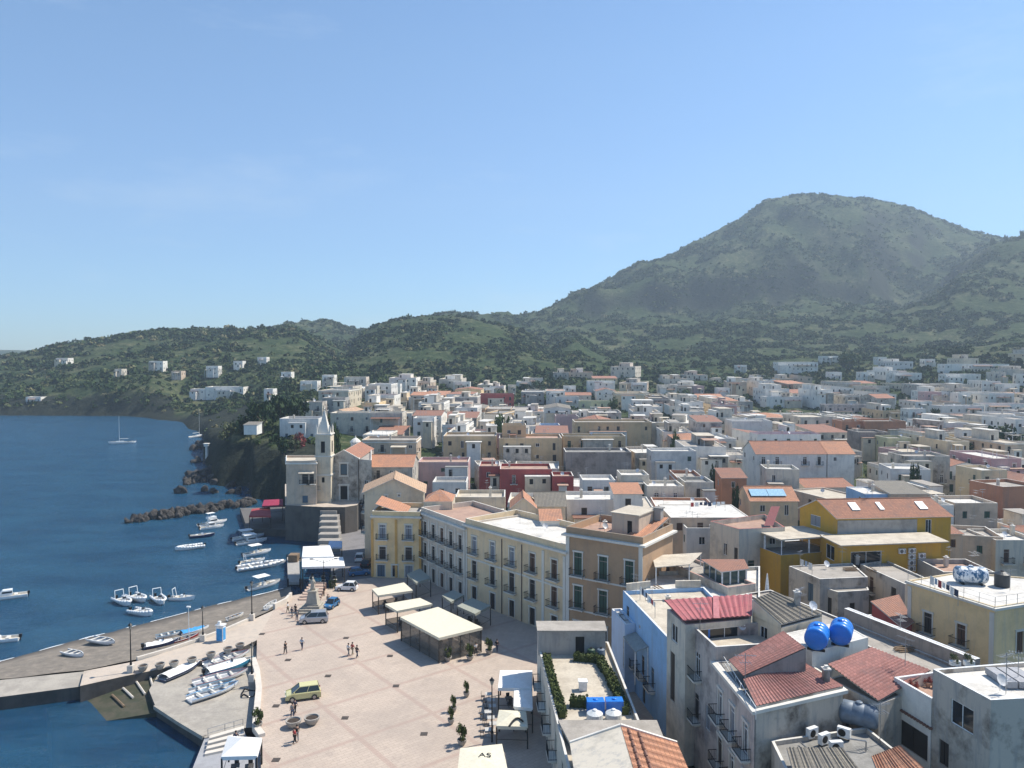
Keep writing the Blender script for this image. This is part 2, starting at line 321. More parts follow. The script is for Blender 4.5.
# ------------------------------------------------------------------ terrain mesh
def build_terrain():
    pxs = np.concatenate([np.arange(-600, -100, 25), np.arange(-100, 1130, 4), np.arange(1130, 1701, 25)]).astype(float)
    Ds = np.concatenate([np.arange(31, 160, 12), np.arange(160, 340, 4), np.arange(340, 640, 6), np.arange(640, 1000, 8), np.arange(1000, 1800, 10), np.arange(1800, 2601, 50)]).astype(float)
    lay = np.array([pchip(sorted(l[1]), [l[1][k] for k in sorted(l[1])], pxs) for l in LAY])      # L x P
    Z = np.zeros((len(Ds), len(pxs)))
    for j in range(len(pxs)): Z[:, j] = pchip(_LD, lay[:, j], Ds)
    V = []; RK = []
    for i, D in enumerate(Ds):
        for j, px in enumerate(pxs):
            z = Z[i, j]; x = (px - 512) / F * D
            if D > 200 and z > -4:
                town = 0.0
                if px > 330 and D < 600: town = 1.0
                a = 0.006 * D * (1 - town)
                if D > 600: a = min(11, 0.010 * D)
                if D > 1050: a = 9 + min(10, (D - 1050) * .05)
                if D > 1520: a = max(3, 19 - (D - 1520) * .11)
                q = Vector((x, D, z * 0.6))
                n1 = mn.fractal(q / 95.0, 1.0, 2.1, 4); n2 = mn.ridged_multi_fractal((Vector((x / 120, D / 260, z / 200)) if D > 1050 else q / 170.0), 0.9, 2.0, 4, 1.0, 2.0) - 1.1
                n3 = mn.fractal(q / 22.0, 1.0, 2.0, 3)
                z += a * (0.55 * n1 + (0.8 if 1050 < D < 1560 else 0.5) * n2 * (1 if D > 640 else 0.3) + 0.25 * n3)
                if D < 330 and px < 330: z += 1.2 * mn.fractal(q / 7.0, 1.0, 2.0, 3)
                # terraced slopes
                if D > 560 and z > 10:
                    ts = 4.5; zz = z / ts; fr = zz - math.floor(zz)
                    w = max(0, min(1, 0.5 + 1.5 * mn.noise(q / 120.0 + Vector((9, 3, 1))))) * (1 if D < 1300 else 0.4)
                    z = z * (1 - w) + ts * (math.floor(zz) + min(1, fr * fr * fr * 1.4)) * w
            V.append((x, D, z)); RK.append(1.0 if (D < 480 and px < 330 and z < 13.5) or (600 > D > 500 and px < 175 and z < 13) else 0.0)
    n = len(pxs); Fc = [(i * n + j, i * n + j + 1, (i + 1) * n + j + 1, (i + 1) * n + j) for i in range(len(Ds) - 1) for j in range(n - 1)]
    me = bpy.data.meshes.new('terrain'); me.from_pydata(V, [], Fc); me.polygons.foreach_set('use_smooth', [True] * len(Fc)); ra = me.attributes.new('rock', 'FLOAT', 'POINT'); ra.data.foreach_set('value', RK)
    m, nt, b = newmat('hillside_ground'); b.inputs['Roughness'].default_value = 1.0; b.inputs['Specular IOR Level'].default_value = 0.1
    p = pos(nt)
    a = noi(nt, p, 0.012, 8, 0.7); f = noi(nt, p, 0.16, 6, 0.75); g2 = noi(nt, pos(nt, (1, 1, 6)), 0.03, 6, 0.7)
    veg = ramp(nt, f, [(0.34, (0.016, 0.030, 0.012)), (0.5, (0.036, 0.058, 0.022)), (0.62, (0.075, 0.095, 0.04)), (0.76, (0.18, 0.16, 0.095))])
    dry = ramp(nt, f, [(0.35, (0.04, 0.06, 0.024)), (0.52, (0.10, 0.11, 0.055)), (0.7, (0.24, 0.20, 0.125))])
    col = mixc(nt, ramp(nt, a, [(0.47, 0.0), (0.60, 0.75)]), veg, dry)
    col = mixc(nt, ramp(nt, g2, [(0.52, 0.0), (0.66, 0.55)]), col, (0.035, 0.055, 0.02))
    ge = nt.nodes.new('ShaderNodeNewGeometry'); sp = nt.nodes.new('ShaderNodeSeparateXYZ'); nt.links.new(ge.outputs['Normal'], sp.inputs[0])
    rk = ramp(nt, noi(nt, pos(nt, (1, 1, 0.4)), 0.25, 7, 0.8), [(0.35, (0.014, 0.018, 0.014)), (0.58, (0.034, 0.040, 0.028)), (0.78, (0.12, 0.11, 0.085))])
    col = mixc(nt, ramp(nt, sp.outputs['Z'], [(0.60, 1.0), (0.80, 0.0)]), col, rk)
    sp2 = nt.nodes.new('ShaderNodeSeparateXYZ'); nt.links.new(ge.outputs['Position'], sp2.inputs[0])
    mr = N(nt, 'ShaderNodeMapRange'); mr.inputs[1].default_value = 0.8; mr.inputs[2].default_value = 3.5; mr.inputs[3].default_value = 1; mr.inputs[4].default_value = 0
    nt.links.new(sp2.outputs['Z'], mr.inputs[0])
    aa = nt.nodes.new('ShaderNodeAttribute'); aa.attribute_name = 'rock'; col = mixc(nt, aa.outputs['Fac'], col, rk)
    col = mixc(nt, mr.outputs[0], col, rk)
    nt.links.new(col, b.inputs['Base Color']); bump(nt, b, f, 1.0, 2.5)
    me.materials.append(m); o = bpy.data.objects.new('terrain', me); COL.objects.link(o); tag(o, kind='structure')
build_terrain()
# ------------------------------------------------------------------ seabed and water
m, nt, b = newmat('seabed_weed_in_depth_blue'); b.inputs['Roughness'].default_value = 1  # dark weed bed; the blue of deep water is put into its colour
p = pos(nt); a = noi(nt, p, 0.03, 5); f = noi(nt, p, 0.3, 5)
col = mixc(nt, ramp(nt, a, [(0.4, 0.0), (0.62, 1.0)]), (0.010, 0.055, 0.10), (0.018, 0.085, 0.13))
col = mixc(nt, ramp(nt, f, [(0.45, 0.0), (0.7, 0.4)]), col, (0.012, 0.05, 0.09))
nt.links.new(col, b.inputs['Base Color'])
g = MB(); g.quad((-1800, -20, -8.5), (700, -20, -8.5), (700, 2700, -8.5), (-1800, 2700, -8.5)); tag(g.build('seabed', m), kind='structure')
m = bpy.data.materials.new('sea_water'); m.use_nodes = True; nt = m.node_tree
for n in list(nt.nodes):
    if n.type == 'BSDF_PRINCIPLED': nt.nodes.remove(n)
gl = N(nt, 'ShaderNodeBsdfGlossy', Roughness=0.14); gl.inputs['Color'].default_value = (0.9, 0.95, 1, 1)
tr = nt.nodes.new('ShaderNodeBsdfTransparent'); tr.inputs['Color'].default_value = (0.50, 0.72, 0.80, 1)
df = nt.nodes.new('ShaderNodeBsdfDiffuse'); nt.links.new(ramp(nt, noi(nt, pos(nt, (1, 2.6, 1), (0, 0, R(12))), 0.045, 6, .65), [(0.38, (0.016, 0.096, 0.205)), (0.62, (0.032, 0.150, 0.280))]), df.inputs['Color']); df.inputs['Color'].default_value = (0.020, 0.105, 0.200, 1)
mx0 = N(nt, 'ShaderNodeMixShader'); mx0.inputs[0].default_value = 0.42
nt.links.new(tr.outputs[0], mx0.inputs[1]); nt.links.new(df.outputs[0], mx0.inputs[2])
fr = N(nt, 'ShaderNodeFresnel', IOR=1.33)
p = pos(nt, (1, 2.2, 1), (0, 0, R(20)))
w1 = noi(nt, p, 0.55, 6, 0.65); w2 = noi(nt, pos(nt, (1, 3, 1)), 0.035, 4)
ad = N(nt, 'ShaderNodeMath', operation='MULTIPLY_ADD'); nt.links.new(w1, ad.inputs[0]); ad.inputs[1].default_value = 1.0
ml = N(nt, 'ShaderNodeMath', operation='MULTIPLY'); nt.links.new(w2, ml.inputs[0]); ml.inputs[1].default_value = 1.2; w3 = noi(nt, pos(nt, (1, 2, 1), (0, 0, R(-15))), 0.14, 5, 0.6); m3 = N(nt, 'ShaderNodeMath', operation='MULTIPLY_ADD'); nt.links.new(w3, m3.inputs[0]); m3.inputs[1].default_value = 2.5; nt.links.new(ml.outputs[0], m3.inputs[2]); nt.links.new(m3.outputs[0], ad.inputs[2])
bm_ = N(nt, 'ShaderNodeBump', Strength=1.0, Distance=0.7); nt.links.new(ad.outputs[0], bm_.inputs['Height'])
nt.links.new(bm_.outputs[0], gl.inputs['Normal']); nt.links.new(bm_.outputs[0], fr.inputs['Normal'])
fm = N(nt, 'ShaderNodeMath', operation='MULTIPLY'); nt.links.new(fr.outputs[0], fm.inputs[0]); fm.inputs[1].default_value = 0.85
mx = N(nt, 'ShaderNodeMixShader'); nt.links.new(fm.outputs[0], mx.inputs[0]); nt.links.new(mx0.outputs[0], mx.inputs[1]); nt.links.new(gl.outputs[0], mx.inputs[2])
nt.links.new(mx.outputs[0], nt.nodes['Material Output'].inputs['Surface'])
g = MB(); g.quad((-1800, -25, 0), (600, -25, 0), (600, 2700, 0), (-1800, 2700, 0)); tag(g.build('sea', m), kind='structure')
# ------------------------------------------------------------------ plaza, promenade, beach, quays
m, nt, b = newmat('plaza_paving'); b.inputs['Roughness'].default_value = 0.85
p = pos(nt, (1, 1, 1), (0, 0, R(-38)))
br = N(nt, 'ShaderNodeTexBrick', Scale=1.0); br.offset = 0.5; br.inputs['Brick Width'].default_value = 0.9; br.inputs['Row Height'].default_value = 0.45
br.inputs['Mortar Size'].default_value = 0.02; br.inputs['Color1'].default_value = (0.50, 0.405, 0.325, 1); br.inputs['Color2'].default_value = (0.42, 0.34, 0.275, 1); br.inputs['Mortar'].default_value = (0.24, 0.19, 0.155, 1)
nt.links.new(p, br.inputs['Vector'])
b2 = N(nt, 'ShaderNodeTexBrick', Scale=1.0); b2.offset = 0.0; b2.inputs['Brick Width'].default_value = 9.0; b2.inputs['Row Height'].default_value = 9.0
b2.inputs['Mortar Size'].default_value = 0.32; b2.inputs['Mortar Smooth'].default_value = 0.1
for k in ('Color1', 'Color2'): b2.inputs[k].default_value = (1, 1, 1, 1)
b2.inputs['Mortar'].default_value = (0, 0, 0, 1); nt.links.new(p, b2.inputs['Vector'])
b3 = N(nt, 'ShaderNodeTexBrick', Scale=1.0); b3.offset = 0.0; b3.inputs['Brick Width'].default_value = 1.8; b3.inputs['Row Height'].default_value = 1.8; b3.inputs['Mortar Size'].default_value = 0.06
b3.inputs['Color1'].default_value = (0.4, 0.4, 0.4, 1); b3.inputs['Color2'].default_value = (0.0, 0.0, 0.0, 1); b3.inputs['Mortar'].default_value = (0.5, 0.5, 0.5, 1); nt.links.new(p, b3.inputs['Vector'])
col = mixc(nt, 0.35, br.outputs['Color'], (0.50, 0.41, 0.33))
n1 = N(nt, 'ShaderNodeMath', operation='MULTIPLY'); n1.inputs[1].default_value = 0.45; nt.links.new(b3.outputs['Color'], n1.inputs[0])
col = mixc(nt, n1.outputs[0], col, (0.42, 0.33, 0.265))
inv = N(nt, 'ShaderNodeMath', operation='SUBTRACT'); inv.inputs[0].default_value = 1.0; nt.links.new(b2.outputs['Color'], inv.inputs[1])
i2 = N(nt, 'ShaderNodeMath', operation='MULTIPLY'); i2.inputs[1].default_value = 0.42; nt.links.new(inv.outputs[0], i2.inputs[0])
col = mixc(nt, i2.outputs[0], col, (0.34, 0.22, 0.18))
st = noi(nt, pos(nt), 0.12, 7, 0.7); col = mixc(nt, ramp(nt, st, [(0.42, 0.0), (0.68, 0.55)]), col, (0.30, 0.25, 0.21))
st2 = noi(nt, pos(nt), 0.9, 5, 0.7); col = mixc(nt, ramp(nt, st2, [(0.55, 0.0), (0.75, 0.4)]), col, (0.27, 0.22, 0.19))
nt.links.new(col, b.inputs['Base Color']); bump(nt, b, br.outputs['Fac'], 0.2, 0.01)
PAV = m
def flat(name, pts, z, zb, mat, side=None):
    """pts: px,py at height z; a solid slab from z down to zb"""
    poly = [U(a, b_, z) for a, b_ in pts]
    ar = sum(poly[i][0] * poly[(i + 1) % len(poly)][1] - poly[(i + 1) % len(poly)][0] * poly[i][1] for i in range(len(poly)))
    if ar < 0: poly = poly[::-1]
    g = MB(); g.prism(poly, zb, z, 0); 
    g.m = [1 if i < len(poly) else 0 for i in range(len(g.f))]
    o = g.build(name, [mat, side or CONC]); tag(o, kind='structure'); return o
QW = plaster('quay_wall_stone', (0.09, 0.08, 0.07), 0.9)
PALE = plaster('pale_quay_paving', (0.50, 0.42, 0.34), 0.4)
COBB = roofflat('cobbled_ramp', (0.42, 0.38, 0.32), (0.31, 0.28, 0.24))
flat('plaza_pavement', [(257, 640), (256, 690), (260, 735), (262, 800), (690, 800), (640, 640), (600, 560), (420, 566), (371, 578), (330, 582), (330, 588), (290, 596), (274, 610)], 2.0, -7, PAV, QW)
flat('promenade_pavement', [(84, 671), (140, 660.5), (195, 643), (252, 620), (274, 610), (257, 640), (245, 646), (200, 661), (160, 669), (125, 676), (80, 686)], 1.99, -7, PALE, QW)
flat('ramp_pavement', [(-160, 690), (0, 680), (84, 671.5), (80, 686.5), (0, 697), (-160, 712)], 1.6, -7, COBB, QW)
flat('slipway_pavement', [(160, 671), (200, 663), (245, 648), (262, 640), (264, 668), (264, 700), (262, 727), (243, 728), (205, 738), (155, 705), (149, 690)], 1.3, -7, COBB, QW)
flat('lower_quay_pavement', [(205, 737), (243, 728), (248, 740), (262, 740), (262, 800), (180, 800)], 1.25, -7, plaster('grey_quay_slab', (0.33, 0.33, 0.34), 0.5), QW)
# sunken end of the boat ramp: one plane dipping under the water
A = [U(156, 706, 1.28), U(150, 690, 1.28), U(160, 672, 1.28)]
B = [U(38, 735, -1.1), U(40, 705, -1.1)]
g = MB(); a0 = (*U(157, 705, 1.25), 1.25); a1 = (*U(160, 672, 1.25), 1.25); b1 = (*U(44, 697, -0.4), -0.4); b0 = (*U(52, 730, -0.55), -0.55); a0 = (*U(160, 712, 0.55), 0.55)
g.add([a0, a1, b1, b0] + [(p_[0], p_[1], -7) for p_ in (a0, a1, b1, b0)], [(0, 1, 2, 3), (0, 3, 7, 4), (3, 2, 6, 7), (2, 1, 5, 6)])
RAMPM = roofflat('weedy_ramp_concrete', (0.085, 0.075, 0.05), (0.035, 0.045, 0.022))
tag(g.build('sunken_ramp', RAMPM), kind='structure')
# beach: a sloping strip of dark grey-brown sand
m, nt, b = newmat('beach_sand'); b.inputs['Roughness'].default_value = 1
p = pos(nt); col = ramp(nt, noi(nt, p, 0.8, 8, 0.75), [(0.3, (0.13, 0.115, 0.095)), (0.55, (0.21, 0.18, 0.145)), (0.75, (0.33, 0.28, 0.23))])
ge = nt.nodes.new('ShaderNodeNewGeometry'); sp = nt.nodes.new('ShaderNodeSeparateXYZ'); nt.links.new(ge.outputs['Position'], sp.inputs[0])
mr = N(nt, 'ShaderNodeMapRange'); mr.inputs[1].default_value = 0.02; mr.inputs[2].default_value = 0.28; mr.inputs[3].default_value = 1; mr.inputs[4].default_value = 0
nt.links.new(sp.outputs['Z'], mr.inputs[0]); col = mixc(nt, mr.outputs[0], col, (0.07, 0.06, 0.05))
nt.links.new(col, b.inputs['Base Color']); bump(nt, b, noi(nt, p, 4, 4), 0.4, 0.05)
inn = [(-160, 688), (0, 679), (84, 670), (140, 659), (195, 641), (252, 619), (274, 609), (292, 598)]
wat = [(-160, 676), (0, 661.5), (75, 641), (150, 622), (215, 605), (262, 594), (285, 588), (291, 585)]
out = [(-160, 650), (0, 640), (60, 622), (140, 603), (205, 589), (250, 580), (280, 577), (291, 576)]
g = MB(); n_ = 6; rows = []
def lerp(a, b, t): return a + (b - a) * t
for t in [0, .5, 1]: rows.append([(*U(lerp(inn[i][0], wat[i][0], t), lerp(inn[i][1], wat[i][1], t), 1.5 * (1 - t)), 1.5 * (1 - t)) for i in range(8)])
for t in [.5, 1]: rows.append([(*U(lerp(wat[i][0], out[i][0], t), lerp(wat[i][1], out[i][1], t), -2.6 * t), -2.6 * t) for i in range(8)])
def subdiv(row, k=6):
    o = []
    for i in range(len(row) - 1):
        for j in range(k):
            o.append(tuple(lerp(row[i][c], row[i + 1][c], j / k) for c in range(3)))
    o.append(row[-1]); return o
rows = [subdiv(r_) for r_ in rows]; w = len(rows[0]); vs = []
for r_ in rows:
    for (x, y, z) in r_: vs.append((x + .3 * mn.noise(Vector((x, y, 0)) / 3), y + .5 * mn.noise(Vector((x, y, 5)) / 4), z + .05 * mn.noise(Vector((x, y, 9)))))
g.add(vs, [(i * w + j, i * w + j + 1, (i + 1) * w + j + 1, (i + 1) * w + j) for i in range(len(rows) - 1) for j in range(w - 1)])
tag(g.build('beach', m, smooth=True), kind='structure')
# thin foam line at the water's edge
FO = plain('sea_foam', (0.8, 0.82, 0.82), 0.9)
g = MB(); wl = subdiv([(*U(*q, 0.03), 0.03) for q in wat], 24)
for i in range(len(wl) - 1):
    x, y, z = wl[i]; x2, y2, z2 = wl[i + 1]
    k = mn.noise(Vector((x / 3, y / 3, 0))); k2 = mn.noise(Vector((x2 / 3, y2 / 3, 0)))
    if k > -0.05: g.quad((x, y + .2 * k, z), (x2, y2 + .2 * k2, z), (x2, y2 + .3 + .6 * max(0, k2), z - .008), (x, y + .3 + .6 * max(0, k), z - .008))
tag(g.build('foam', FO), 'thin line of white foam where small waves reach the beach', 'foam', None, 'stuff')
# low walls along the edge of promenade and plaza
def strip_wall(name, pts, z, h, t, mat, label, cat='wall'):
    P = [Vector((*U(a, b_, z), 0)) for a, b_ in pts]; g = MB()
    L_, Rr = [], []
    for i, q in enumerate(P):
        d = (P[min(i + 1, len(P) - 1)] - P[max(i - 1, 0)]).normalized(); nn = Vector((d.y, -d.x, 0)) * t / 2
        L_.append(q + nn); Rr.append(q - nn)
    g.prism([(v.x, v.y) for v in L_] + [(v.x, v.y) for v in reversed(Rr)], z - 0.3, z + h)
    o = g.build(name, mat); tag(o, label, cat); return o
KB = plaster('pale_kerb_stone', (0.62, 0.56, 0.48), 0.3)
strip_wall('kerb_wall', [(262, 737), (255.5, 728), (257, 712), (259, 690), (257, 672), (253, 660)], 2.0, 0.35, 0.7, KB, 'curved pale stone kerb between the slipway and the plaza')
strip_wall('promenade_wall', [(137, 660), (165, 652), (195, 642), (225, 631), (250, 620)], 2.0, 0.4, 0.35, KB, 'low pale wall between beach and promenade beside the lamps')
strip_wall('lower_wall', [(155.5, 706), (180, 722), (204.5, 736.5)], 1.3, 0.12, 0.5, COBB, 'low concrete edge of the boat slip above deep water', 'wall')
strip_wall('landing_wall', [(274, 609), (286, 603), (291, 597)], 2.0, 0.8, 0.4, KB, 'short white wall at the beach end by the statue')
# church hill platform and the shaded street up to it
CH = 8.0
cp = [U(247, 531, 1.5), U(322, 533, 1.5)]
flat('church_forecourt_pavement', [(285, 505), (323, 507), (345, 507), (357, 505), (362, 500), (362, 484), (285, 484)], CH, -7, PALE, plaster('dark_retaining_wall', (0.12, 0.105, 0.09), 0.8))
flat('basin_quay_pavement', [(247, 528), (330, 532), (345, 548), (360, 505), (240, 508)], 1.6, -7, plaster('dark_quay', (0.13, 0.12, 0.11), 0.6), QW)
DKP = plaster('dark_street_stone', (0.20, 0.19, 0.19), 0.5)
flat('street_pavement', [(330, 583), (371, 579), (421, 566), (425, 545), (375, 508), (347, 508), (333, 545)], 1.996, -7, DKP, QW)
# ------------------------------------------------------------------ building kit
def wallface(mb, p0, p1, z0, z1, ops, mi=0, mrev=0, dep_=0.18):
    d = Vector((p1[0] - p0[0], p1[1] - p0[1])); L = d.length; d.normalize(); n = Vector((d.y, -d.x))
    def P(u, v, o=0.0): return (p0[0] + d.x * u - n.x * o, p0[1] + d.y * u - n.y * o, v)
    ops = [o for o in ops if o[0] > 0.02 and o[1] < L - 0.02 and o[2] > z0 + 0.02 and o[3] < z1 - 0.02]
    us = sorted({0.0, L} | {round(o[0], 4) for o in ops} | {round(o[1], 4) for o in ops})
    vs = sorted({z0, z1} | {round(o[2], 4) for o in ops} | {round(o[3], 4) for o in ops})
    for i in range(len(us) - 1):
        for j in range(len(vs) - 1):
            uc = (us[i] + us[i + 1]) / 2; vc = (vs[j] + vs[j + 1]) / 2
            if any(o[0] < uc < o[1] and o[2] < vc < o[3] for o in ops): continue
            mb.quad(P(us[i], vs[j]), P(us[i + 1], vs[j]), P(us[i + 1], vs[j + 1]), P(us[i], vs[j + 1]), mi)
    for o in ops:
        a, b_, c, e = o[:4]; D = dep_
        mb.quad(P(a, c), P(b_, c), P(b_, c, D), P(a, c, D), mrev); mb.quad(P(a, e, D), P(b_, e, D), P(b_, e), P(a, e), mrev)
        mb.quad(P(a, c), P(a, c, D), P(a, e, D), P(a, e), mrev); mb.quad(P(b_, c, D), P(b_, c), P(b_, e), P(b_, e, D), mrev)
        mb.quad(P(a, c, D), P(b_, c, D), P(b_, e, D), P(a, e, D), mrev)
    return ops
_wm = {}
def win_meshes(w, h, kind, sh, trim, lod):
    """local x along the wall, -y outward, origin at the bottom middle of the opening"""
    k = (round(w, 2), round(h, 2), kind, sh, trim.name if trim else '', lod)
    if k in _wm: return _wm[k]
    tr_ = trim or TRIM; g = MB(); x = w / 2; wd_ = 0.14
    if lod < 2:
        if trim:
            for s in (-1, 1): g.box((s * (x + wd_ / 2 + .002), -0.035, h / 2), (wd_, 0.08, h + 0.004))
            g.box((0, -0.06, h + 0.13), (w + 2 * wd_ + 0.16, 0.16, 0.22))
            if kind == 'win': g.box((0, -0.06, -0.065), (w + 2 * wd_ + .1, 0.16, 0.12))
        for s in (-1, 1): g.box((s * (x - 0.04), 0.10, h / 2), (0.075, 0.05, h - .01), mi=1)
        g.box((0, 0.10, h - 0.045), (w - .16, 0.05, 0.075), mi=1); g.box((0, 0.10, 0.045), (w - .16, 0.05, 0.075), mi=1)
        if sh is None: g.box((0, 0.10, h / 2), (0.06, 0.045, h - .17), mi=1)
        if kind == 'fan': g.box((0, 0.08, h * .78), (w - .16, 0.06, 0.08), mi=1)
    fm_ = WPAINT if sh in (None, 'grey') else plain('painted_window_frame', (0.30, 0.26, 0.22), 0.5)
    f = g.mesh('window_frame_mesh', [tr_, fm_]) if g.f else None
    p = MB(); sub = []
    if sh:
        for s in (-1, 1): p.box((s * (w / 4 - .01), 0.085, h * .5), (w / 2 - .1, 0.04, h - .17))
        sub.append(('shutter', p.mesh('shutter_mesh', SH[sh])))
    p = MB(); p.quad((-x + .01, .13, .01), (x - .01, .13, .01), (x - .01, .13, h - .01), (-x + .01, .13, h - .01)); sub.append(('pane', p.mesh('pane_mesh', PANE)))
    if lod >= 1:
        a = MB()
        if f:
            a.v = [tuple(v.co) for v in f.vertices]; a.f = [tuple(q.vertices) for q in f.polygons]; a.m = [q.material_index for q in f.polygons]
        a.add([(-x + .01, .12, .01), (x - .01, .12, .01), (x - .01, .12, h - .01), (-x + .01, .12, h - .01)], [(0, 1, 2, 3)], 2)
        if sh: a.box((0, 0.085, h * .5), (w - .12, 0.04, h - .16), mi=3)
        f = a.mesh('window_mesh', [tr_, fm_, PANE, SH[sh] if sh else PANE]); sub = []
    _wm[k] = (f, sub); return _wm[k]
_bm = {}
def balcony_meshes(w, lod, solid=False):
    k = (round(w, 1), lod, solid)
    if k in _bm: return _bm[k]
    g = MB(); g.box((0, -0.42, -0.09), (w, 0.80, 0.14))
    for s in (-1, 1): g.box((s * (w / 2 - .25), -0.25, -0.27), (0.14, 0.46, 0.20))
    s_ = g.mesh('balcony_slab_mesh', TRIM)
    r = MB(); hgt = 0.95; t = 0.035
    pts = [(-w / 2 + .04, -0.0), (-w / 2 + .04, -0.78), (w / 2 - .04, -0.78), (w / 2 - .04, -0.0)]
    for i in range(3):
        a, b_ = pts[i], pts[i + 1]
        r.tube((a[0], a[1], hgt), (b_[0], b_[1], hgt), t, n=4); r.tube((a[0], a[1], 0.08), (b_[0], b_[1], 0.08), t * .8, n=4)
        L = math.hypot(a[0] - b_[0], a[1] - b_[1]); n_ = max(2, int(L / (0.14 if lod == 0 else .22)))
        for j in range(n_ + 1):
            u = j / n_; q = (lerp(a[0], b_[0], u), lerp(a[1], b_[1], u)); r.tube((q[0], q[1], 0), (q[0], q[1], hgt), 0.014 if lod == 0 else .018, n=3, caps=False)
    _bm[k] = (s_, r.mesh('railing_mesh', IRON)); return _bm[k]
def place_open(root, rl, p0, p1, o, lod, trim):
    d = Vector((p1[0] - p0[0], p1[1] - p0[1])); d.normalize(); ang = math.atan2(d.y, d.x)
    a, b_, c, e, kind, sh = o[:6]; u = (a + b_) / 2
    loc = (p0[0] + d.x * u - rl[0], p0[1] + d.y * u - rl[1], c - rl[2])
    f, sub = win_meshes(b_ - a, e - c, 'win' if kind == 'bal' else kind, sh, trim, lod)
    nm = 'door' if kind == 'door' else 'window'
    if kind == 'bal': f, sub = win_meshes(b_ - a, e - c, 'fan', sh, trim, lod)
    if f is None: f = sub[-1][1]; sub = []
    wo = inst(nm, f, root, loc, ang)
    for n_, me in sub: inst(n_, me, wo)
    if kind == 'bal':
        s_, r = balcony_meshes(b_ - a + 1.0, min(lod, 1)); bo = inst('balcony', s_, root, loc, ang); inst('railing', r, bo)
def tiled(mb, a, b, c, d, mi, pitch=None, over=0.25, thick=0.10, uvs=None):
    """roof plane: a-b is the eave (left to right seen from outside), d-c the upper edge. corrugated geometry when pitch is given"""
    a, b, c, d = map(Vector, (a, b, c, d))
    n = (b - a).cross(d - a).normalized()
    if n.z < 0: n = -n
    L = (b - a).length; S = ((a + b) / 2 - (c + d) / 2).length
    cols = 1 if not pitch else max(2, int(L / pitch) * 4)
    base = len(mb.v)
    for i in range(cols + 1):
        t = i / cols; h = (0.0 if not pitch else (0.045 + .012 * math.sin(i * 1.7)) * math.cos(2 * math.pi * i / 4)) + thick
        p0 = a.lerp(b, t) + n * h; p1 = d.lerp(c, t) + n * h
        mb.v += [tuple(p0), tuple(p1)]; mb.uv[len(mb.v) - 2] = (t * L, 0); mb.uv[len(mb.v) - 1] = (t * L, S)
    for i in range(cols): mb.f.append((base + 2 * i, base + 2 * i + 2, base + 2 * i + 3, base + 2 * i + 1)); mb.m.append(mi)
    # underside and edges
    q = [a, b, c, d]; k = len(mb.v); mb.v += [tuple(p - n * .01) for p in q] + [tuple(p + n * (thick - .05 if pitch else thick - .004)) for p in q]
    mb.f += [(k + 3, k + 2, k + 1, k), (k, k + 1, k + 5, k + 4), (k + 1, k + 2, k + 6, k + 5), (k + 2, k + 3, k + 7, k + 6), (k + 3, k, k + 4, k + 7)]; mb.m += [1] * 5
def build_uv(mb, name, mats, parent, loc=(0, 0, 0)):
    o = mb.build(name, mats, parent, loc); me = o.data; ul = me.uv_layers.new(name='UVMap')
    for lp in me.loops: ul.data[lp.index].uv = mb.uv.get(lp.vertex_index, (0, 0))
    return o
def inset(poly, t):
    n = len(poly); out = []
    for i in range(n):
        p = Vector(poly[i]); a = Vector(poly[i - 1]); b_ = Vector(poly[(i + 1) % n])
        d1 = (p - a).normalized(); d2 = (b_ - p).normalized(); n1 = Vector((-d1.y, d1.x)); n2 = Vector((-d2.y, d2.x))
        bs = (n1 + n2); k = bs.dot(n1)
        if abs(k) < .2: k = .2
        out.append(tuple(p + bs * (t / k)))
    return out
def autofac(L, z0, z1, storeys, rnd, kinds=('win', 'bal'), sh=None, dens=0.8, bay=3.4, top_only=None):
    ops = []; nb = max(1, int(L / bay)); fh = 3.5; 
    if L < 1.9: return ops
    for s in range(storeys):
        zt = z1 - 0.75 - s * fh; 
        if zt - 2.3 < z0 + .1: break
        bal = rnd.random() < .4 and 'bal' in kinds
        for b_ in range(nb):
            if rnd.random() > dens: continue
            u = (b_ + .5) * L / nb + rnd.uniform(-.3, .3)
            k = 'bal' if bal and rnd.random() < .8 else ('win' if rnd.random() < .8 else 'door')
            if 'bal' not in kinds and k == 'bal': k = 'win'
            w = rnd.choice([.9, 1.1]); w = min(w, L / nb * .7)
            if k == 'win':
                h = rnd.choice([1.1, 1.4]); c = zt - h - .1
            else: h = 2.2; c = zt - h - .05
            if u - w / 2 < .25 or u + w / 2 > L - .25: continue
            ops.append((u - w / 2, u + w / 2, c, c + h, k, rnd.choice([None, 'green', 'brown', 'dark', None]) if sh is None else (sh if rnd.random() < .75 else None)))
    return ops
BLD = []   # (x0px, x1px, ytop, ybot, D, foot)
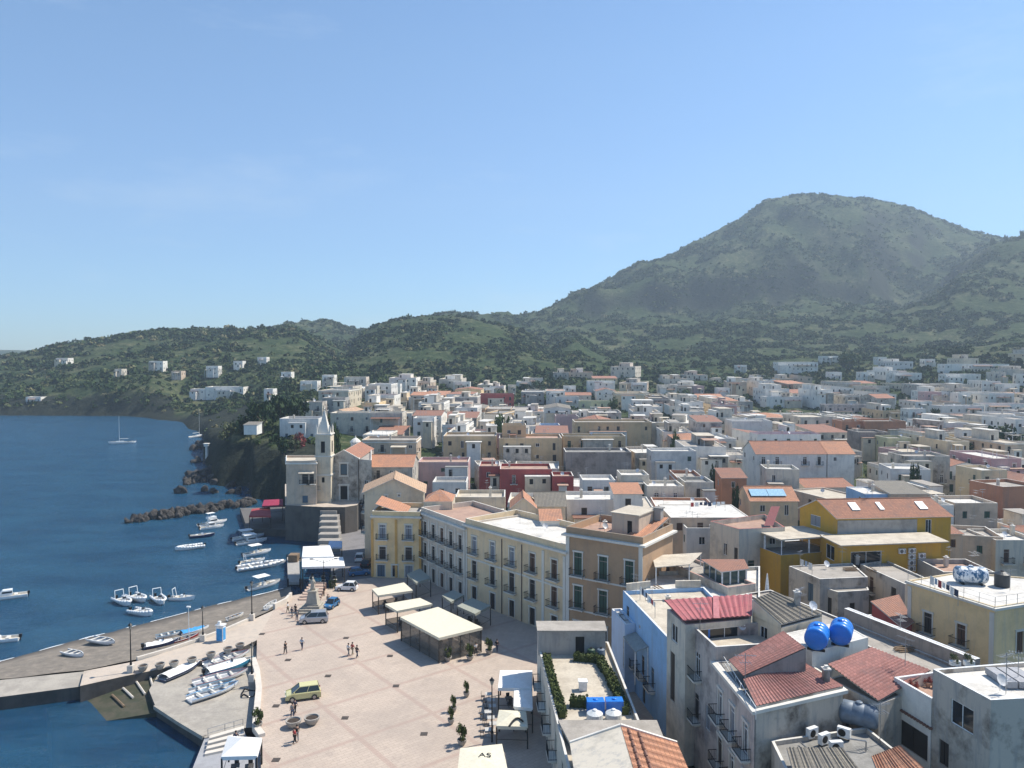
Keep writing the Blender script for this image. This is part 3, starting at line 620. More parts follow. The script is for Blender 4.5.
def building(name, label, foot, z1, wall='white', roof='flat', rmat='cement', z0=None, ops=None, storeys=2, lod=1, parapet=0.7, cornice=0, trim=None,
             rise=1.8, axis=0, pitch=None, dens=.8, kinds=('win', 'bal'), sh=None, cap=None, seed=None, group=None, cat='building', bay=3.4, over=0.25, extra=None, gablemat=None):
    rnd = random.Random(seed if seed is not None else hash(label) & 0xffff if False else len(BLD) * 7 + 3)
    n = len(foot); area = sum(foot[i][0] * foot[(i + 1) % n][1] - foot[(i + 1) % n][0] * foot[i][1] for i in range(n))
    if area < 0: foot = foot[::-1]
    cx = sum(p[0] for p in foot) / n; cy = sum(p[1] for p in foot) / n
    if z0 is None: z0 = min(ground(*p) for p in foot) - 0.6; z0 = max(z0, 0.5)
    z0 = min(z0, z1 - 2.5)
    rl = (cx, cy, z0); root = empty(name, rl, 0, label, cat, group)
    wm = PL[wall]; lf = [(p[0] - cx, p[1] - cy) for p in foot]
    w = MB(); ztopw = z1
    allops = []
    for i in range(n):
        p0, p1 = foot[i], foot[(i + 1) % n]; L = math.hypot(p1[0] - p0[0], p1[1] - p0[1])
        nx, ny = (p1[1] - p0[1]) / L, -(p1[0] - p0[0]) / L
        mx_, my_ = (p0[0] + p1[0]) / 2, (p0[1] + p1[1]) / 2
        vis = (nx * (0 - mx_) + ny * (0 - my_)) > 0.05 * math.hypot(mx_, my_)
        if ops is not None and i in ops: oo = ops[i]
        elif vis and storeys: oo = autofac(L, z0, z1 - (parapet if roof == 'flat' else 0), storeys, rnd, kinds, sh, dens, bay)
        else: oo = []
        zo = [(o[0], o[1], o[2] - z0, o[3] - z0) + tuple(o[4:]) for o in oo]
        ok = wallface(w, lf[i], lf[(i + 1) % n], 0, ztopw - z0, zo, 0, 0)
        for o in ok: allops.append((p0, p1, (o[0], o[1], o[2] + z0, o[3] + z0) + tuple(o[4:])))
    H = z1 - z0
    capm = cap or CAP
    if roof == 'flat':
        ins = inset(lf, 0.22); r = MB()
        for i in range(n):
            j = (i + 1) % n
            w.quad((*lf[i], H), (*lf[j], H), (*ins[j], H), (*ins[i], H), 1)
            w.quad((*ins[i], H), (*ins[j], H), (*ins[j], H - parapet), (*ins[i], H - parapet), 0)
        r.add([(x, y, H - parapet) for x, y in ins], [tuple(range(n))])
        w.build('wall', [wm, capm], root)
        r.build('roof', RF[rmat], root)
    else:
        a, b_, c, d = [Vector((x, y, H)) for x, y in lf[:4]]
        e = over
        r = MB(); up = Vector((0, 0, rise))
        if axis == 1: a, b_, c, d = b_, c, d, a        # ridge parallel to edge 1-2
        if roof == 'gable':
            m1 = (a + d) / 2 + up; m2 = (b_ + c) / 2 + up    # ridge runs parallel to a-b ; gables on d-a and b-c
            w.add([tuple(a), tuple(m1), tuple(d)], [(0, 1, 2)]); w.add([tuple(b_), tuple(c), tuple(m2)], [(0, 1, 2)])
            du = (b_ - a).normalized() * e
            def ex(p, q): s_ = (p - q).normalized() * e; return p + s_
            tiled(r, ex(a, m1) - du, ex(b_, m2) + du, m2 + du, m1 - du, 0, pitch)
            tiled(r, ex(c, m2) + du, ex(d, m1) - du, m1 - du, m2 + du, 0, pitch)
            rr = MB(); rr.tube(tuple(m1 - du + Vector((0, 0, .1))), tuple(m2 + du + Vector((0, 0, .1))), .13, n=6); k = len(r.v)
            r.v += rr.v; r.f += [tuple(i + k for i in f) for f in rr.f]; r.m += [0] * len(rr.f)
        elif roof == 'shed':                                  # low edge a-b, high edge d-c
            d2, c2 = d + up, c + up
            w.add([tuple(a), tuple(d2), tuple(d)], [(0, 1, 2)]); w.add([tuple(b_), tuple(c), tuple(c2)], [(0, 1, 2)]); w.quad(tuple(d), tuple(c), tuple(c2), tuple(d2))
            du = (b_ - a).normalized() * e; s_ = (a - d2).normalized() * e
            tiled(r, a - du + s_, b_ + du + s_, c2 + du - s_, d2 - du - s_, 0, pitch)
        elif roof == 'hip':
            mid1 = (a + d) / 2; mid2 = (b_ + c) / 2; ln = (mid2 - mid1); hw = min((a - d).length / 2, ln.length / 2 - .1)
            m1 = mid1 + ln.normalized() * hw + up; m2 = mid2 - ln.normalized() * hw + up
            for q in ((a, b_, m2, m1), (b_, c, m2, m2), (c, d, m1, m2), (d, a, m1, m1)): tiled(r, *q, 0, None)
        w.build('wall', [wm, capm], root)
        build_uv(r, 'roof', [RF[rmat], capm], root)
    if cornice:
        ct = MB(); o1 = inset(lf, -cornice); 
        zc = H - (parapet + .25 if roof == 'flat' else .25)
        for i in range(n):
            p0, p1 = foot[i], foot[(i + 1) % n]; j = (i + 1) % n
            nx, ny = (p1[1] - p0[1]), -(p1[0] - p0[0])
            o3 = inset(lf, -.004)
            ct.quad((*o1[i], zc), (*o1[j], zc), (*o1[j], zc + .28), (*o1[i], zc + .28)); ct.quad((*o1[i], zc + .28), (*o1[j], zc + .28), (*o3[j], zc + .34), (*o3[i], zc + .34)); ct.quad((*o3[i], zc), (*o3[j], zc), (*o1[j], zc), (*o1[i], zc))
        ct.build('cornice', trim or TRIM, root)
    for p0, p1, o in allops: place_open(root, rl, p0, p1, o, lod, trim)
    # record for occlusion tests
    pxs = [512 + F * x / y for x, y in foot]; D = min(p[1] for p in foot)
    yt = 355 + F * (CZ - z1) / D
    BLD.append((min(pxs), max(pxs), yt, min(yt + 14, 768), D, foot))
    root['_h'] = z1; return root, rl
def front(x0, x1, ytop, z, depth, yaw=0):
    """footprint whose front edge shows between px x0..x1 with its top at row ytop when the wall top is at height z"""
    D = dep(ytop, z); xa = (x0 - 512) / F * D; xb = (x1 - 512) / F * D; L = xb - xa; t = R(yaw)
    cxm = (xa + xb) / 2; u = Vector((math.cos(t), math.sin(t))); v = Vector((-math.sin(t), math.cos(t))); L = L / max(.5, math.cos(t))
    c = Vector((cxm, D)); return [tuple(c - u * L / 2), tuple(c + u * L / 2), tuple(c + u * L / 2 + v * depth), tuple(c - u * L / 2 + v * depth)]
# --- small fixed roof parts
def chimney_part(root, rl, x, y, z, h=1.0, mat=None):
    g = MB(); g.box((0, 0, h / 2), (.5, .5, h)); g.box((0, 0, h + .05), (.66, .66, .1), mi=1); g.box((0, 0, h + .25), (.3, .3, .12), mi=1)
    return g.build('chimney', [mat or PL['offwhite'], CAP], root, (x - rl[0], y - rl[1], z - rl[2]))
_ant = None
def antenna_part(root, rl, x, y, z, rz=0, s=1.0):
    global _ant
    if _ant is None:
        g = MB(); g.tube((0, 0, 0), (0, 0, 2.6), .025, n=5); g.tube((-.7, 0, 2.45), (.7, 0, 2.45), .018, n=4)
        for i in range(7): g.tube((-.6 + i * .2, -.3 + .02 * i, 2.45), (-.6 + i * .2, .3 - .02 * i, 2.45), .012, n=3)
        g.tube((-.35, 0, 2.0), (.35, 0, 2.0), .015, n=4)
        for i in range(4): g.tube((-.3 + i * .2, -.4, 2.0), (-.3 + i * .2, .4, 2.0), .012, n=3)
        _ant = g.mesh('antenna_mesh', STEEL)
    return inst('antenna', _ant, root, (x - rl[0], y - rl[1], z - rl[2]), rz, (s, s, s))
_dish = None
def dish_part(root, rl, x, y, z, rz=0):
    global _dish
    if _dish is None:
        g = MB(); g.tube((0, 0, 0), (0, 0, .7), .03, n=6)
        vs = []; fs = []; M = Matrix.Rotation(R(60), 3, 'X')
        for j in range(4):
            r = .45 * j / 3
            for k in range(14): t = k / 14 * 6.283; vs.append(Vector((0, -.08, .85)) + M @ Vector((r * math.cos(t), r * math.sin(t), r * r * .5)))
        for j in range(3):
            for k in range(14): fs.append((j * 14 + k, j * 14 + (k + 1) % 14, (j + 1) * 14 + (k + 1) % 14, (j + 1) * 14 + k))
        g.add(vs, fs); g.tube((0, -.1, .75), (0, -.6, 1.05), .015, n=4); g.box((0, -.6, 1.05), (.08, .1, .08)); _dish = g.mesh('dish_mesh', plain('dish_grey', (.6, .6, .6), .4))
    return inst('satellite_dish', _dish, root, (x - rl[0], y - rl[1], z - rl[2]), rz)
_ac = None
def ac_mesh():
    global _ac
    if _ac is None:
        g = MB(); g.box((0, 0, .3), (.85, .32, .6)); g.lathe([(.001, 0), (.23, 0), (.23, .02)], n=14, mi=1)
        for i in range(len(g.v) - 42, len(g.v)): x, y, z = g.v[i]; g.v[i] = (x - .12, -.165 - z, y + .3)
        g.box((.3, -.163, .3), (.12, .01, .4), mi=1); _ac = g.mesh('air_conditioner_mesh', [WPAINT, plain('ac_grille', (.12, .12, .12), .6)])
    return _ac
def room_part(root, rl, foot, z0, z1, wall, roofm='cement', op=None, name='roof_room', over=.15):
    cx = sum(p[0] for p in foot) / len(foot); cy = sum(p[1] for p in foot) / len(foot)
    w = MB(); lf = [(p[0] - cx, p[1] - cy) for p in foot]; n = len(lf)
    for i in range(n):
        oo = [(o[0], o[1], o[2] - z0, o[3] - z0) for o in (op or {}).get(i, [])]; wallface(w, lf[i], lf[(i + 1) % n], 0, z1 - z0, oo, 0, 1)
    o = w.build(name, [PL[wall], DARK], root, (cx - rl[0], cy - rl[1], z0 - rl[2]))
    s = MB(); s.prism(inset(lf, -over), z1 - z0 + .002, z1 - z0 + .15); s.build('slab', RF[roofm], o)
    return o
def canopy(root, name, corners, zs, zfloor, mat, parent_rl, posts=True, postm=None, thick=.08):
    """sheet roof on posts; corners in world xy, zs heights"""
    rl = parent_rl; P = [Vector((x - rl[0], y - rl[1], z - rl[2])) for (x, y), z in zip(corners, zs)]
    g = MB(); g.add([tuple(p) for p in P] + [tuple(p + Vector((0, 0, thick))) for p in P], [(3, 2, 1, 0), (4, 5, 6, 7), (0, 1, 5, 4), (1, 2, 6, 5), (2, 3, 7, 6), (3, 0, 4, 7)])
    o = g.build(name, mat, root)
    if posts:
        c = sum(P, Vector()) / 4
        for p in P:
            q = p.lerp(c, .05); h = MB(); h.box((0, 0, (q.z - (zfloor - rl[2])) / 2), (.12, .12, q.z - (zfloor - rl[2]) - .01)); h.build('post', postm or WPAINT, root, (q.x, q.y, zfloor - rl[2]))
    return o
# ------------------------------------------------------------------ the square's own buildings
def bays(L, n, rows, w=1.1, m=None, shs=None, skip=()):
    """rows: (v0, v1, kind); evenly spaced bays"""
    ops = []
    for i in range(n):
        u = (i + .5) * L / n
        for j, (v0, v1, k) in enumerate(rows):
            if (i, j) in skip: continue
            s = shs(i, j) if shs else None
            ops.append((u - w / 2, u + w / 2, v0, v1, k, s))
    return ops
def ln(a, b): return math.hypot(a[0] - b[0], a[1] - b[1])
# yellow corner house
ft = [U(372, 511, 14), U(420, 512, 14)]; ft += [(ft[1][0] + .3, ft[1][1] + 8.5), (ft[0][0] + .3, ft[0][1] + 8.5)]
L = ln(ft[0], ft[1])
root, rl = building('corner_house', 'small two-storey yellow house with white-framed balcony doors at the back corner of the square', ft, 14, 'yellow', 'flat', 'cement', z0=1.9, lod=0, cornice=.3, parapet=.9,
    trim=TRIM, cap=TRIM, ops={0: [(1.3, 2.5, 9.0, 11.6, 'bal', 'grey'), (L - 2.7, L - 1.5, 9.0, 11.6, 'bal', 'grey'), (1.3, 2.5, 5.3, 7.6, 'bal', 'dark'), (L - 2.7, L - 1.5, 5.3, 7.6, 'bal', 'dark'),
    (.9, 2.3, 2.1, 4.3, 'door', 'blue'), (3.6, 4.7, 2.1, 4.3, 'door', None), (6.0, 7.4, 2.1, 4.3, 'door', 'grey')]})
q = MB()
for u in (.0, L / 2, L): q.box((lerp(ft[0][0], ft[1][0], u / L) - rl[0], lerp(ft[0][1], ft[1][1], u / L) - rl[1] - .05, 5.4), (.42, .14, 10.4))
q.build('pilaster', plaster('orange_yellow_pilaster', (0.66, 0.38, 0.12), .3), root)
b4 = [(ft[0][0] + 2.2, ft[0][1] + 1.0), (ft[0][0] + 5.0, ft[0][1] + 1.0), (ft[0][0] + 5.0, ft[0][1] + 8), (ft[0][0] + 2.2, ft[0][1] + 8)]
g = MB(); z_ = 14 - rl[2]
P_ = [(b_[0] - rl[0], b_[1] - rl[1]) for b_ in b4]
tiled(g, (P_[1][0] + 1, P_[1][1], 13.15 - rl[2]), (P_[2][0] + 1, P_[2][1], 13.3 - rl[2]), (P_[3][0] - 1.8, P_[3][1], 15.2 - rl[2]), (P_[0][0] - 1.8, P_[0][1], 15.0 - rl[2]), 0)
build_uv(g, 'lean_to_roof', [RF['orange'], CAP], root)
# gabled house behind it, pink flank towards the dark street
D_ = 149.; ft = [XD(363.5, D_), XD(423, D_), XD(424, D_ + 9), XD(366, D_ + 9)]
building('gabled_house', 'tall house with straw-tiled gable facing the square behind the yellow corner house', ft, ztop(492, D_), 'palecream', 'gable', 'tant', z0=1.5, rise=2.6, axis=1, lod=0, trim=TRIM, over=.5,
    ops={0: [(4.0, 4.5, 14.2, 14.7, 'win', None), (6.5, 7.0, 14.4, 14.9, 'win', None)], 3: bays(8.9, 2, [(3, 5.2, 'door'), (7, 9.2, 'bal'), (11, 13.2, 'bal')], shs=lambda i, j: 'dark')})
# long facade: greyish far part
A0 = U(421, 505.5, 15.0); A1 = U(465, 524, 14.5)
nrm = Vector((A1[1] - A0[1], -(A1[0] - A0[0]))).normalized(); bk = -nrm * 11
ft = [A0, A1, (A1[0] + bk.x, A1[1] + bk.y), (A0[0] + bk.x, A0[1] + bk.y)]; L = ln(A0, A1)
sg = lambda i, j: ['dark', 'dark', 'brown', 'dark'][i % 4]
root, rl = building('palazzo', 'long grey-cream three-storey palazzo end next to the yellow corner house', ft, 14.7, 'gfac', 'flat', 'pinkish', z0=1.9, lod=0, cornice=.4, parapet=.9, trim=TRIM, cap=TRIM,
    ops={0: bays(L, 5, [(2.1, 4.6, 'door'), (6.0, 8.6, 'bal'), (9.9, 12.4, 'bal')], shs=sg)})
q = MB(); d = Vector((A1[0] - A0[0], A1[1] - A0[1])).normalized(); an = math.atan2(d.y, d.x)
for k in range(6):
    u = L * k / 5; q.box((A0[0] + d.x * min(max(u, .2), L - .2) + nrm.x * .03 - rl[0], A0[1] + d.y * min(max(u, .2), L - .2) + nrm.y * .03 - rl[1], 5.7), (.34, .16, 11.2), rz=an)
q.build('pilaster', TRIM, root)
# cream part
B0 = U(465.5, 517, 15.6); D1 = 107.0; B1 = ((566.3 - 512) / F * D1, D1)
bk = -nrm * 11; d = Vector((B1[0] - B0[0], B1[1] - B0[1])).normalized(); nr = Vector((d.y, -d.x)); L = ln(B0, B1)
ft = [B0, B1, (B1[0] - nr.x * 11, B1[1] - nr.y * 11), (B0[0] - nr.x * 11, B0[1] - nr.y * 11)]
sh5 = lambda i, j: {(0, 2): 'grey', (1, 2): 'grey', (2, 2): 'grey', (3, 2): 'brown', (4, 2): 'brown', (4, 1): 'brown'}.get((i, j), 'dark')
root, rl = building('palazzo', 'long cream three-storey palazzo with five bays of white-framed balcony doors facing the square', ft, 15.4, 'cream', 'flat', 'white', z0=1.9, lod=0, cornice=.45, parapet=1.0, trim=TRIM, cap=TRIM,
    ops={0: bays(L, 5, [(2.1, 4.7, 'door'), (6.0, 8.9, 'bal'), (10.0, 12.8, 'bal')], 1.2, shs=sh5)})
an = math.atan2(d.y, d.x); q = MB()
for u in (.25, L * .8, L - .25): q.box((B0[0] + d.x * u + nr.x * .03 - rl[0], B0[1] + d.y * u + nr.y * .03 - rl[1], 5.9), (.5, .16, 11.8), rz=an)
q.box((B0[0] + d.x * L / 2 + nr.x * .04 - rl[0], B0[1] + d.y * L / 2 + nr.y * .04 - rl[1], 7.2), (L - .9, .12, .28), rz=an)
q.build('pilaster', TRIM, root)
q = MB()
for u in (L * .4, L * .6): q.tube((B0[0] + d.x * u + nr.x * .1 - rl[0], B0[1] + d.y * u + nr.y * .1 - rl[1], .2), (B0[0] + d.x * u + nr.x * .1 - rl[0], B0[1] + d.y * u + nr.y * .1 - rl[1], 11.8), .07, n=6)
q.build('drainpipe', plain('dark_drainpipe', (.10, .07, .06), .5), root)
# brown palazzo
zb = 18.0; C0 = (B1[0] + .02, D1 - .02); C1 = U(643, 537.5, zb); d = Vector((C1[0] - C0[0], C1[1] - C0[1])).normalized(); nr = Vector((d.y, -d.x)); L = ln(C0, C1)
ft = [C0, C1, (C1[0] - nr.x * 10, C1[1] - nr.y * 10), (C0[0] - nr.x * 10, C0[1] - nr.y * 10)]
root, rl = building('palazzo', 'tall brown palazzo with green shutters and cream window frames right of the long cream facade', ft, zb, 'brown', 'flat', 'pinkish', z0=1.9, lod=0, cornice=.5, parapet=1.0, trim=TRIM, cap=plaster('brown_coping', (.30, .25, .19), .4),
    ops={0: bays(L, 3, [(2.1, 4.9, 'door'), (6.8, 9.9, 'bal'), (11.4, 14.6, 'bal')], 1.25, shs=lambda i, j: 'green' if j else 'dark'), 1: []})
an = math.atan2(d.y, d.x); q = MB()
for u in (.3, L - .3): q.box((C0[0] + d.x * u + nr.x * .03 - rl[0], C0[1] + d.y * u + nr.y * .03 - rl[1], 7.4), (.55, .16, 14.6), rz=an)
for z_ in (9.15, 4.6): q.box((C0[0] + d.x * L / 2 + nr.x * .03 - rl[0], C0[1] + d.y * L / 2 + nr.y * .03 - rl[1], z_), (L - 1.2, .10, .22), rz=an)
q.build('pilaster', TRIM, root)
def onp(u, v): return (C0[0] + d.x * u - nr.x * v, C0[1] + d.y * u - nr.y * v)
room_part(root, rl, [onp(5.5, 3.2), onp(9.6, 3.2), onp(9.6, 8.8), onp(5.5, 8.8)], 17.0, 20.0, 'beige', 'cream', {0: [(2.4, 3.1, 17.4, 19.2)]})
g = MB(); pa = [onp(L - 3.4, .4), onp(L - .3, .4), onp(L - .3, 9.4), onp(L - 3.4, 9.4)]
tiled(g, (pa[0][0] - rl[0], pa[0][1] - rl[1], 17.05 - rl[2]), (pa[1][0] - rl[0], pa[1][1] - rl[1], 17.2 - rl[2]), (pa[2][0] - rl[0], pa[2][1] - rl[1], 18.9 - rl[2]), (pa[3][0] - rl[0], pa[3][1] - rl[1], 18.6 - rl[2]), 0, .3)
build_uv(g, 'tiled_roof', [RF['orange'], CAP], root)
x, y = onp(4, 4); dish_part(root, rl, x, y, 17.0, .4); x, y = onp(3, 6); chimney_part(root, rl, x, y, 17.0, .9)
for u in (1.5, 4.5, 7): x, y = onp(u, 7.5); antenna_part(root, rl, x, y, 17.0, u)
x, y = onp(L - 1, 9.2); room_part(root, rl, [onp(L - 2, 8.0), onp(L - 1, 8.0), onp(L - 1, 9.0), onp(L - 2, 9.0)], 17.5, 20.3, 'grey', 'grey', name='chimney')
# ------------------------------------------------------------------ roof-terrace house at the bottom
T0 = U(541, 659, 8); T0 = (T0[0], 89.0); Tn = (4.75, 58.0)
ft = [Tn, (12.0, 58.0), (11.3, 89.0), (2.95, 89.0)]
L = 31.05
tops = [(u - .5, u + .5, z_, z_ + 2.1, 'bal' if z_ > 3 else 'door', sh_) for u, z_, sh_ in ((3, 4.9, 'green'), (7, 4.9, 'dark'), (12, 4.9, 'green'), (17, 4.9, 'dark'), (22, 4.9, 'grey'), (27, 4.9, 'green'), (5, 2.1, 'dark'), (10, 2.1, 'dark'), (15, 2.1, 'green'), (20, 2.1, 'dark'), (25, 2.1, 'dark'))]
root, rl = building('terrace_house', 'narrow grey-white house with a hedged roof terrace beside the white cafe awnings', ft, 8.4, 'offwhite', 'flat', 'cream', z0=1.9, lod=0, parapet=.45, cornice=0, trim=None, storeys=2,
    ops={3: [(L - o[1], L - o[0]) + o[2:] for o in tops], 1: [], 0: []})
TR = root; TRL = rl
room_part(root, rl, [(3.0, 86.0), (10.6, 86.0), (10.7, 88.9), (2.95, 88.9)], 7.95, 10.7, 'grey', 'cement', {0: [(4.2, 5.2, 8.0, 10.1)]})
# near slab and the white/red gable
g = MB(); g.prism([(5.0, 64.5), (13.2, 64.5), (13.2, 68.9), (4.2, 68.9)], 8.5, 8.75); g.build('concrete_slab', RF['cement'], root, (-rl[0], -rl[1], -rl[2]))
ftg = [(5.2, 54.0), (13.6, 54.0), (13.6, 63.4), (5.2, 63.4)]
root2, rl2 = building('gabled_roof_house', 'low white house with one red-tiled and one white-rendered slope at the bottom edge', ftg, 9.2, 'white', 'flat', 'cement', z0=1.9, storeys=0, parapet=.05)
g = MB(); ax = 9.15; za = 10.7
for s, mi in ((1, 0), (-1, 2)):
    ex_ = 13.9 if s > 0 else 4.9
    if s > 0: tiled(g, (ex_ - rl2[0], 63.6 - rl2[1], 9.25 - rl2[2]), (ex_ - rl2[0], 53.8 - rl2[1], 9.25 - rl2[2]), (ax - rl2[0], 53.8 - rl2[1], za - rl2[2]), (ax - rl2[0], 63.6 - rl2[1], za - rl2[2]), 0, .32)
    else: tiled(g, (ex_ - rl2[0], 53.8 - rl2[1], 9.25 - rl2[2]), (ex_ - rl2[0], 63.6 - rl2[1], 9.25 - rl2[2]), (ax - rl2[0], 63.6 - rl2[1], za - rl2[2]), (ax - rl2[0], 53.8 - rl2[1], za - rl2[2]), 2)
g.add([(4.9 - rl2[0], 63.7 - rl2[1], 9.1 - rl2[2]), (13.9 - rl2[0], 63.7 - rl2[1], 9.1 - rl2[2]), (ax - rl2[0], 63.7 - rl2[1], za + .05 - rl2[2])], [(0, 1, 2)], 1)
for xa, xb in ((4.9, ax), (13.9, ax)): g.tube((xa - rl2[0], 63.65 - rl2[1], 9.36 - rl2[2]), (xb - rl2[0], 63.65 - rl2[1], za + .16 - rl2[2]), .14, n=4, mi=1)
build_uv(g, 'roof', [RF['orange'], PL['white'], PL['offwhite']], root2)
for k in range(2):
    g = MB()
    for j in range(10): g.tube((9.75 + k * 0.85 - rl2[0], 63.2 - j - rl2[1], 10.72 - k * .27 - rl2[2]), (9.75 + k * .85 - rl2[0], 62.3 - j - rl2[1], 10.74 - k * .27 - rl2[2]), .13, n=6)
    g.build('ridge_tiles', RF['brownt'], root2)
# ------------------------------------------------------------------ blue house and its neighbours along the alley
zbl = 12.6
BL0 = U(623, 590.5, zbl); BL1 = U(667, 637, zbl)
ft = [BL1, (BL1[0] + 9, BL1[1] + 1.5), (BL0[0] + 10.5, BL0[1] + 1.5), BL0]; L = ln(BL0, BL1)
def lops(L, lst): return [(L - u - w / 2, L - u + w / 2, v, v + h, k, s) for u, w, v, h, k, s in lst]
root, rl = building('blue_house', 'bright blue house with white roof edge and tin canopy over its balcony, facing the alley', ft, zbl, 'blue', 'flat', 'cream', z0=1.9, lod=0, parapet=.5, cap=WPAINT,
    ops={3: [(u, u + w, v, v + h, k, s) for u, w, v, h, k, s in ((1.6, 1, 9.0, 2.3, 'bal', 'dark'), (4.6, 1, 5.2, 2.3, 'bal', 'dark'), (7.6, 1, 5.2, 2.3, 'bal', 'dark'), (11, 1, 5.2, 2.3, 'bal', 'blue'), (3, 1, 2.1, 2.3, 'door', 'dark'), (8, 1, 2.1, 2.3, 'door', 'dark'), (6.4, .7, 10.1, .5, 'win', None))], 0: []})
dd = Vector((BL1[0] - BL0[0], BL1[1] - BL0[1])).normalized(); nn_ = Vector((dd.y, -dd.x))
def bp(u, v): return (BL0[0] + dd.x * u + nn_.x * v, BL0[1] + dd.y * u + nn_.y * v)
canopy(root, 'tin_canopy', [bp(5.5, .05), bp(5.5, 1.6), bp(10.2, 1.6), bp(10.2, .05)], [9.3, 8.8, 8.8, 9.3], 5.1, plain('corrugated_tin', (.30, .32, .30), .5, .3), rl)
g = MB()
w0, w1 = bp(.2, -.4), bp(8.2, -.4)
for a_, b_ in (((BL0[0] + .4, BL0[1] - .2), (BL0[0] + 3.6, BL0[1] + .9)), ((BL0[0] + 6.8, BL0[1] + 1.0), (BL0[0] + 10, BL0[1] + 1.2))):
    g.prism([a_, (b_[0], b_[1] - .0), (b_[0], b_[1] + .3), (a_[0], a_[1] + .3)], zbl + .01, zbl + .9)
g.build('roof_wall', [PL['offwhite']], root, (-rl[0], -rl[1], -rl[2]))
building('side_wing', 'narrow pale blue wing with white roof edge left of the bright blue house', [bp(5.2, 1.3), bp(5.2, .03), bp(-.5, .03), bp(-.5, 1.3)], 10.2, 'paleblue', 'flat', 'white', z0=1.9, lod=0, parapet=.3, cap=WPAINT, storeys=1)
# maroon-roofed top storey
zm = 16.4
M0 = U(664, 604, zm); M1 = U(683, 621, zm); M2 = U(752, 615, zm); M3 = U(752, 598, zm)
ft = [(M1[0] + .3, M1[1] + .3), (M2[0], M2[1] + .3), (M3[0], M3[1] - .1), (M0[0] + .3, M0[1] - .1)]
root, rl = building('roof_storey_house', 'grey alley house topped by a wide maroon sheet-metal roof', ft, zm - .5, 'offwhite', 'flat', 'grey', z0=1.9, lod=0, parapet=.1, ops={3: [(1.2, 2.8, 13.2, 15.0, 'win', None), (1, 2.2, 7, 12.0, 'door', 'dark')], 0: [(1.5, 7, 13.2, 15.3, 'door', None)]})
g = MB(); M_ = [(*M1, zm), (*M2, zm - .1), (*M3, zm + .35), (*M0, zm + .35)]
tiled(g, *[(p[0] - rl[0], p[1] - rl[1], p[2] - rl[2]) for p in M_], 0, .5, thick=.08)
g.add([tuple(Vector(p) + Vector((-rl[0], -rl[1], -rl[2] + .16))) for p in ((17.9 + 1.6, M1[1] + .4, zm), (17.9 + 2.2, M1[1] + .4, zm), (19.6 + 1.9, M0[1] + .9, zm + .42), (19.6 + 1.3, M0[1] + .9, zm + .42))], [(0, 1, 2, 3)], 1)
build_uv(g, 'metal_roof', [RF['maroon'], plain('pale_red_sheet', (.45, .16, .16), .6)], root)
# weathered grey palazzo on the alley: terrace part
G0 = (17.75, 73.6); G1 = (18.45, 69.0); G2 = (19.0, 59.6)
ft = [(18.5, 68.9), (26.6, 70.2), (25.4, 73.8), (17.75, 73.5)]
root, rl = building('alley_house', 'grey terrace end of the weathered alley palazzo holding tanks below the maroon roof', [ft[0], ft[1], (25.2, 75.4), (17.6, 74.8)], 15.5, 'mauve', 'flat', 'cream', z0=1.9, lod=0, parapet=1.2,
    ops={3: [(1.2, 2.4, 11.0, 13.4, 'bal', None), (3.8, 4.9, 7, 9.3, 'win', 'grey'), (1.2, 2.2, 6.8, 9.3, 'bal', 'dark')], 0: []})
ROOFT = (root, rl)
# main weathered palazzo with rose tiles
GP = [(19.1, 59.6), (27.6, 63.2), (26.4, 69.9), (18.45, 68.85)]
Lw = ln(GP[3], GP[0])
root, rl = building('alley_palazzo', 'weathered grey-mauve palazzo with framed balcony doors and rose-tiled roofs above the dark alley', GP, 14.2, 'mauve', 'flat', 'grey', z0=1.9, lod=0, parapet=.1, cornice=.35, trim=TRIM,
    ops={3: [(u - .55, u + .55, v, v + h, k, s) for u, v, h, k, s in ((1.6, 9.6, 2.6, 'bal', None), (4.6, 9.6, 2.6, 'bal', 'grey'), (7.6, 9.6, 2.6, 'bal', None), (1.6, 5.4, 2.6, 'bal', 'dark'), (4.6, 5.4, 2.6, 'bal', None), (7.6, 5.4, 2.6, 'bal', 'dark'))], 0: [(6.4, 7.2, 8, 10, 'win', None)]})
def P3(px, py, z): x, y = U(px, py, z); return (x - rl[0], y - rl[1], z - rl[2])
g = MB(); tiled(g, P3(756, 707, 14.3), P3(843, 687, 14.3), P3(803, 663, 15.3), P3(743, 680, 15.0), 0, .34)
g.quad(P3(756, 707, 14.3), P3(843, 687, 14.3), (P3(843, 687, 14.3)[0], P3(843, 687, 14.3)[1], 5), (P3(756, 707, 14.3)[0], P3(756, 707, 14.3)[1], 5), 1)
build_uv(g, 'roof', [RF['rose'], PL['grey2']], root)
g = MB(); tiled(g, P3(744, 677, 15.0), P3(729, 661, 15.0), P3(784, 632, 17.0), P3(806, 649, 17.0), 0, .34)
a_, b_, c_, d_ = P3(744, 677, 15.0), P3(806, 649, 17.0), P3(784, 632, 17.0), P3(729, 661, 15.0)
for p, q_ in ((a_, b_), (b_, c_)): g.quad(p, q_, (q_[0], q_[1], 12), (p[0], p[1], 12), 1)
build_uv(g, 'roof', [RF['rose'], PL['stone']], root)
g = MB(); p, q_ = P3(719, 649, 14.6), P3(756, 707, 14.6)
g.tube(p, q_, .035, n=5); g.tube((p[0], p[1], p[2] - .5), (q_[0], q_[1], q_[2] - .5), .03, n=5)
for k in range(9): t = k / 8; a_ = Vector(p).lerp(Vector(q_), t); g.tube(tuple(a_), (a_.x, a_.y, a_.z - 1.0), .03, n=5)
g.build('railing', WPAINT, root)
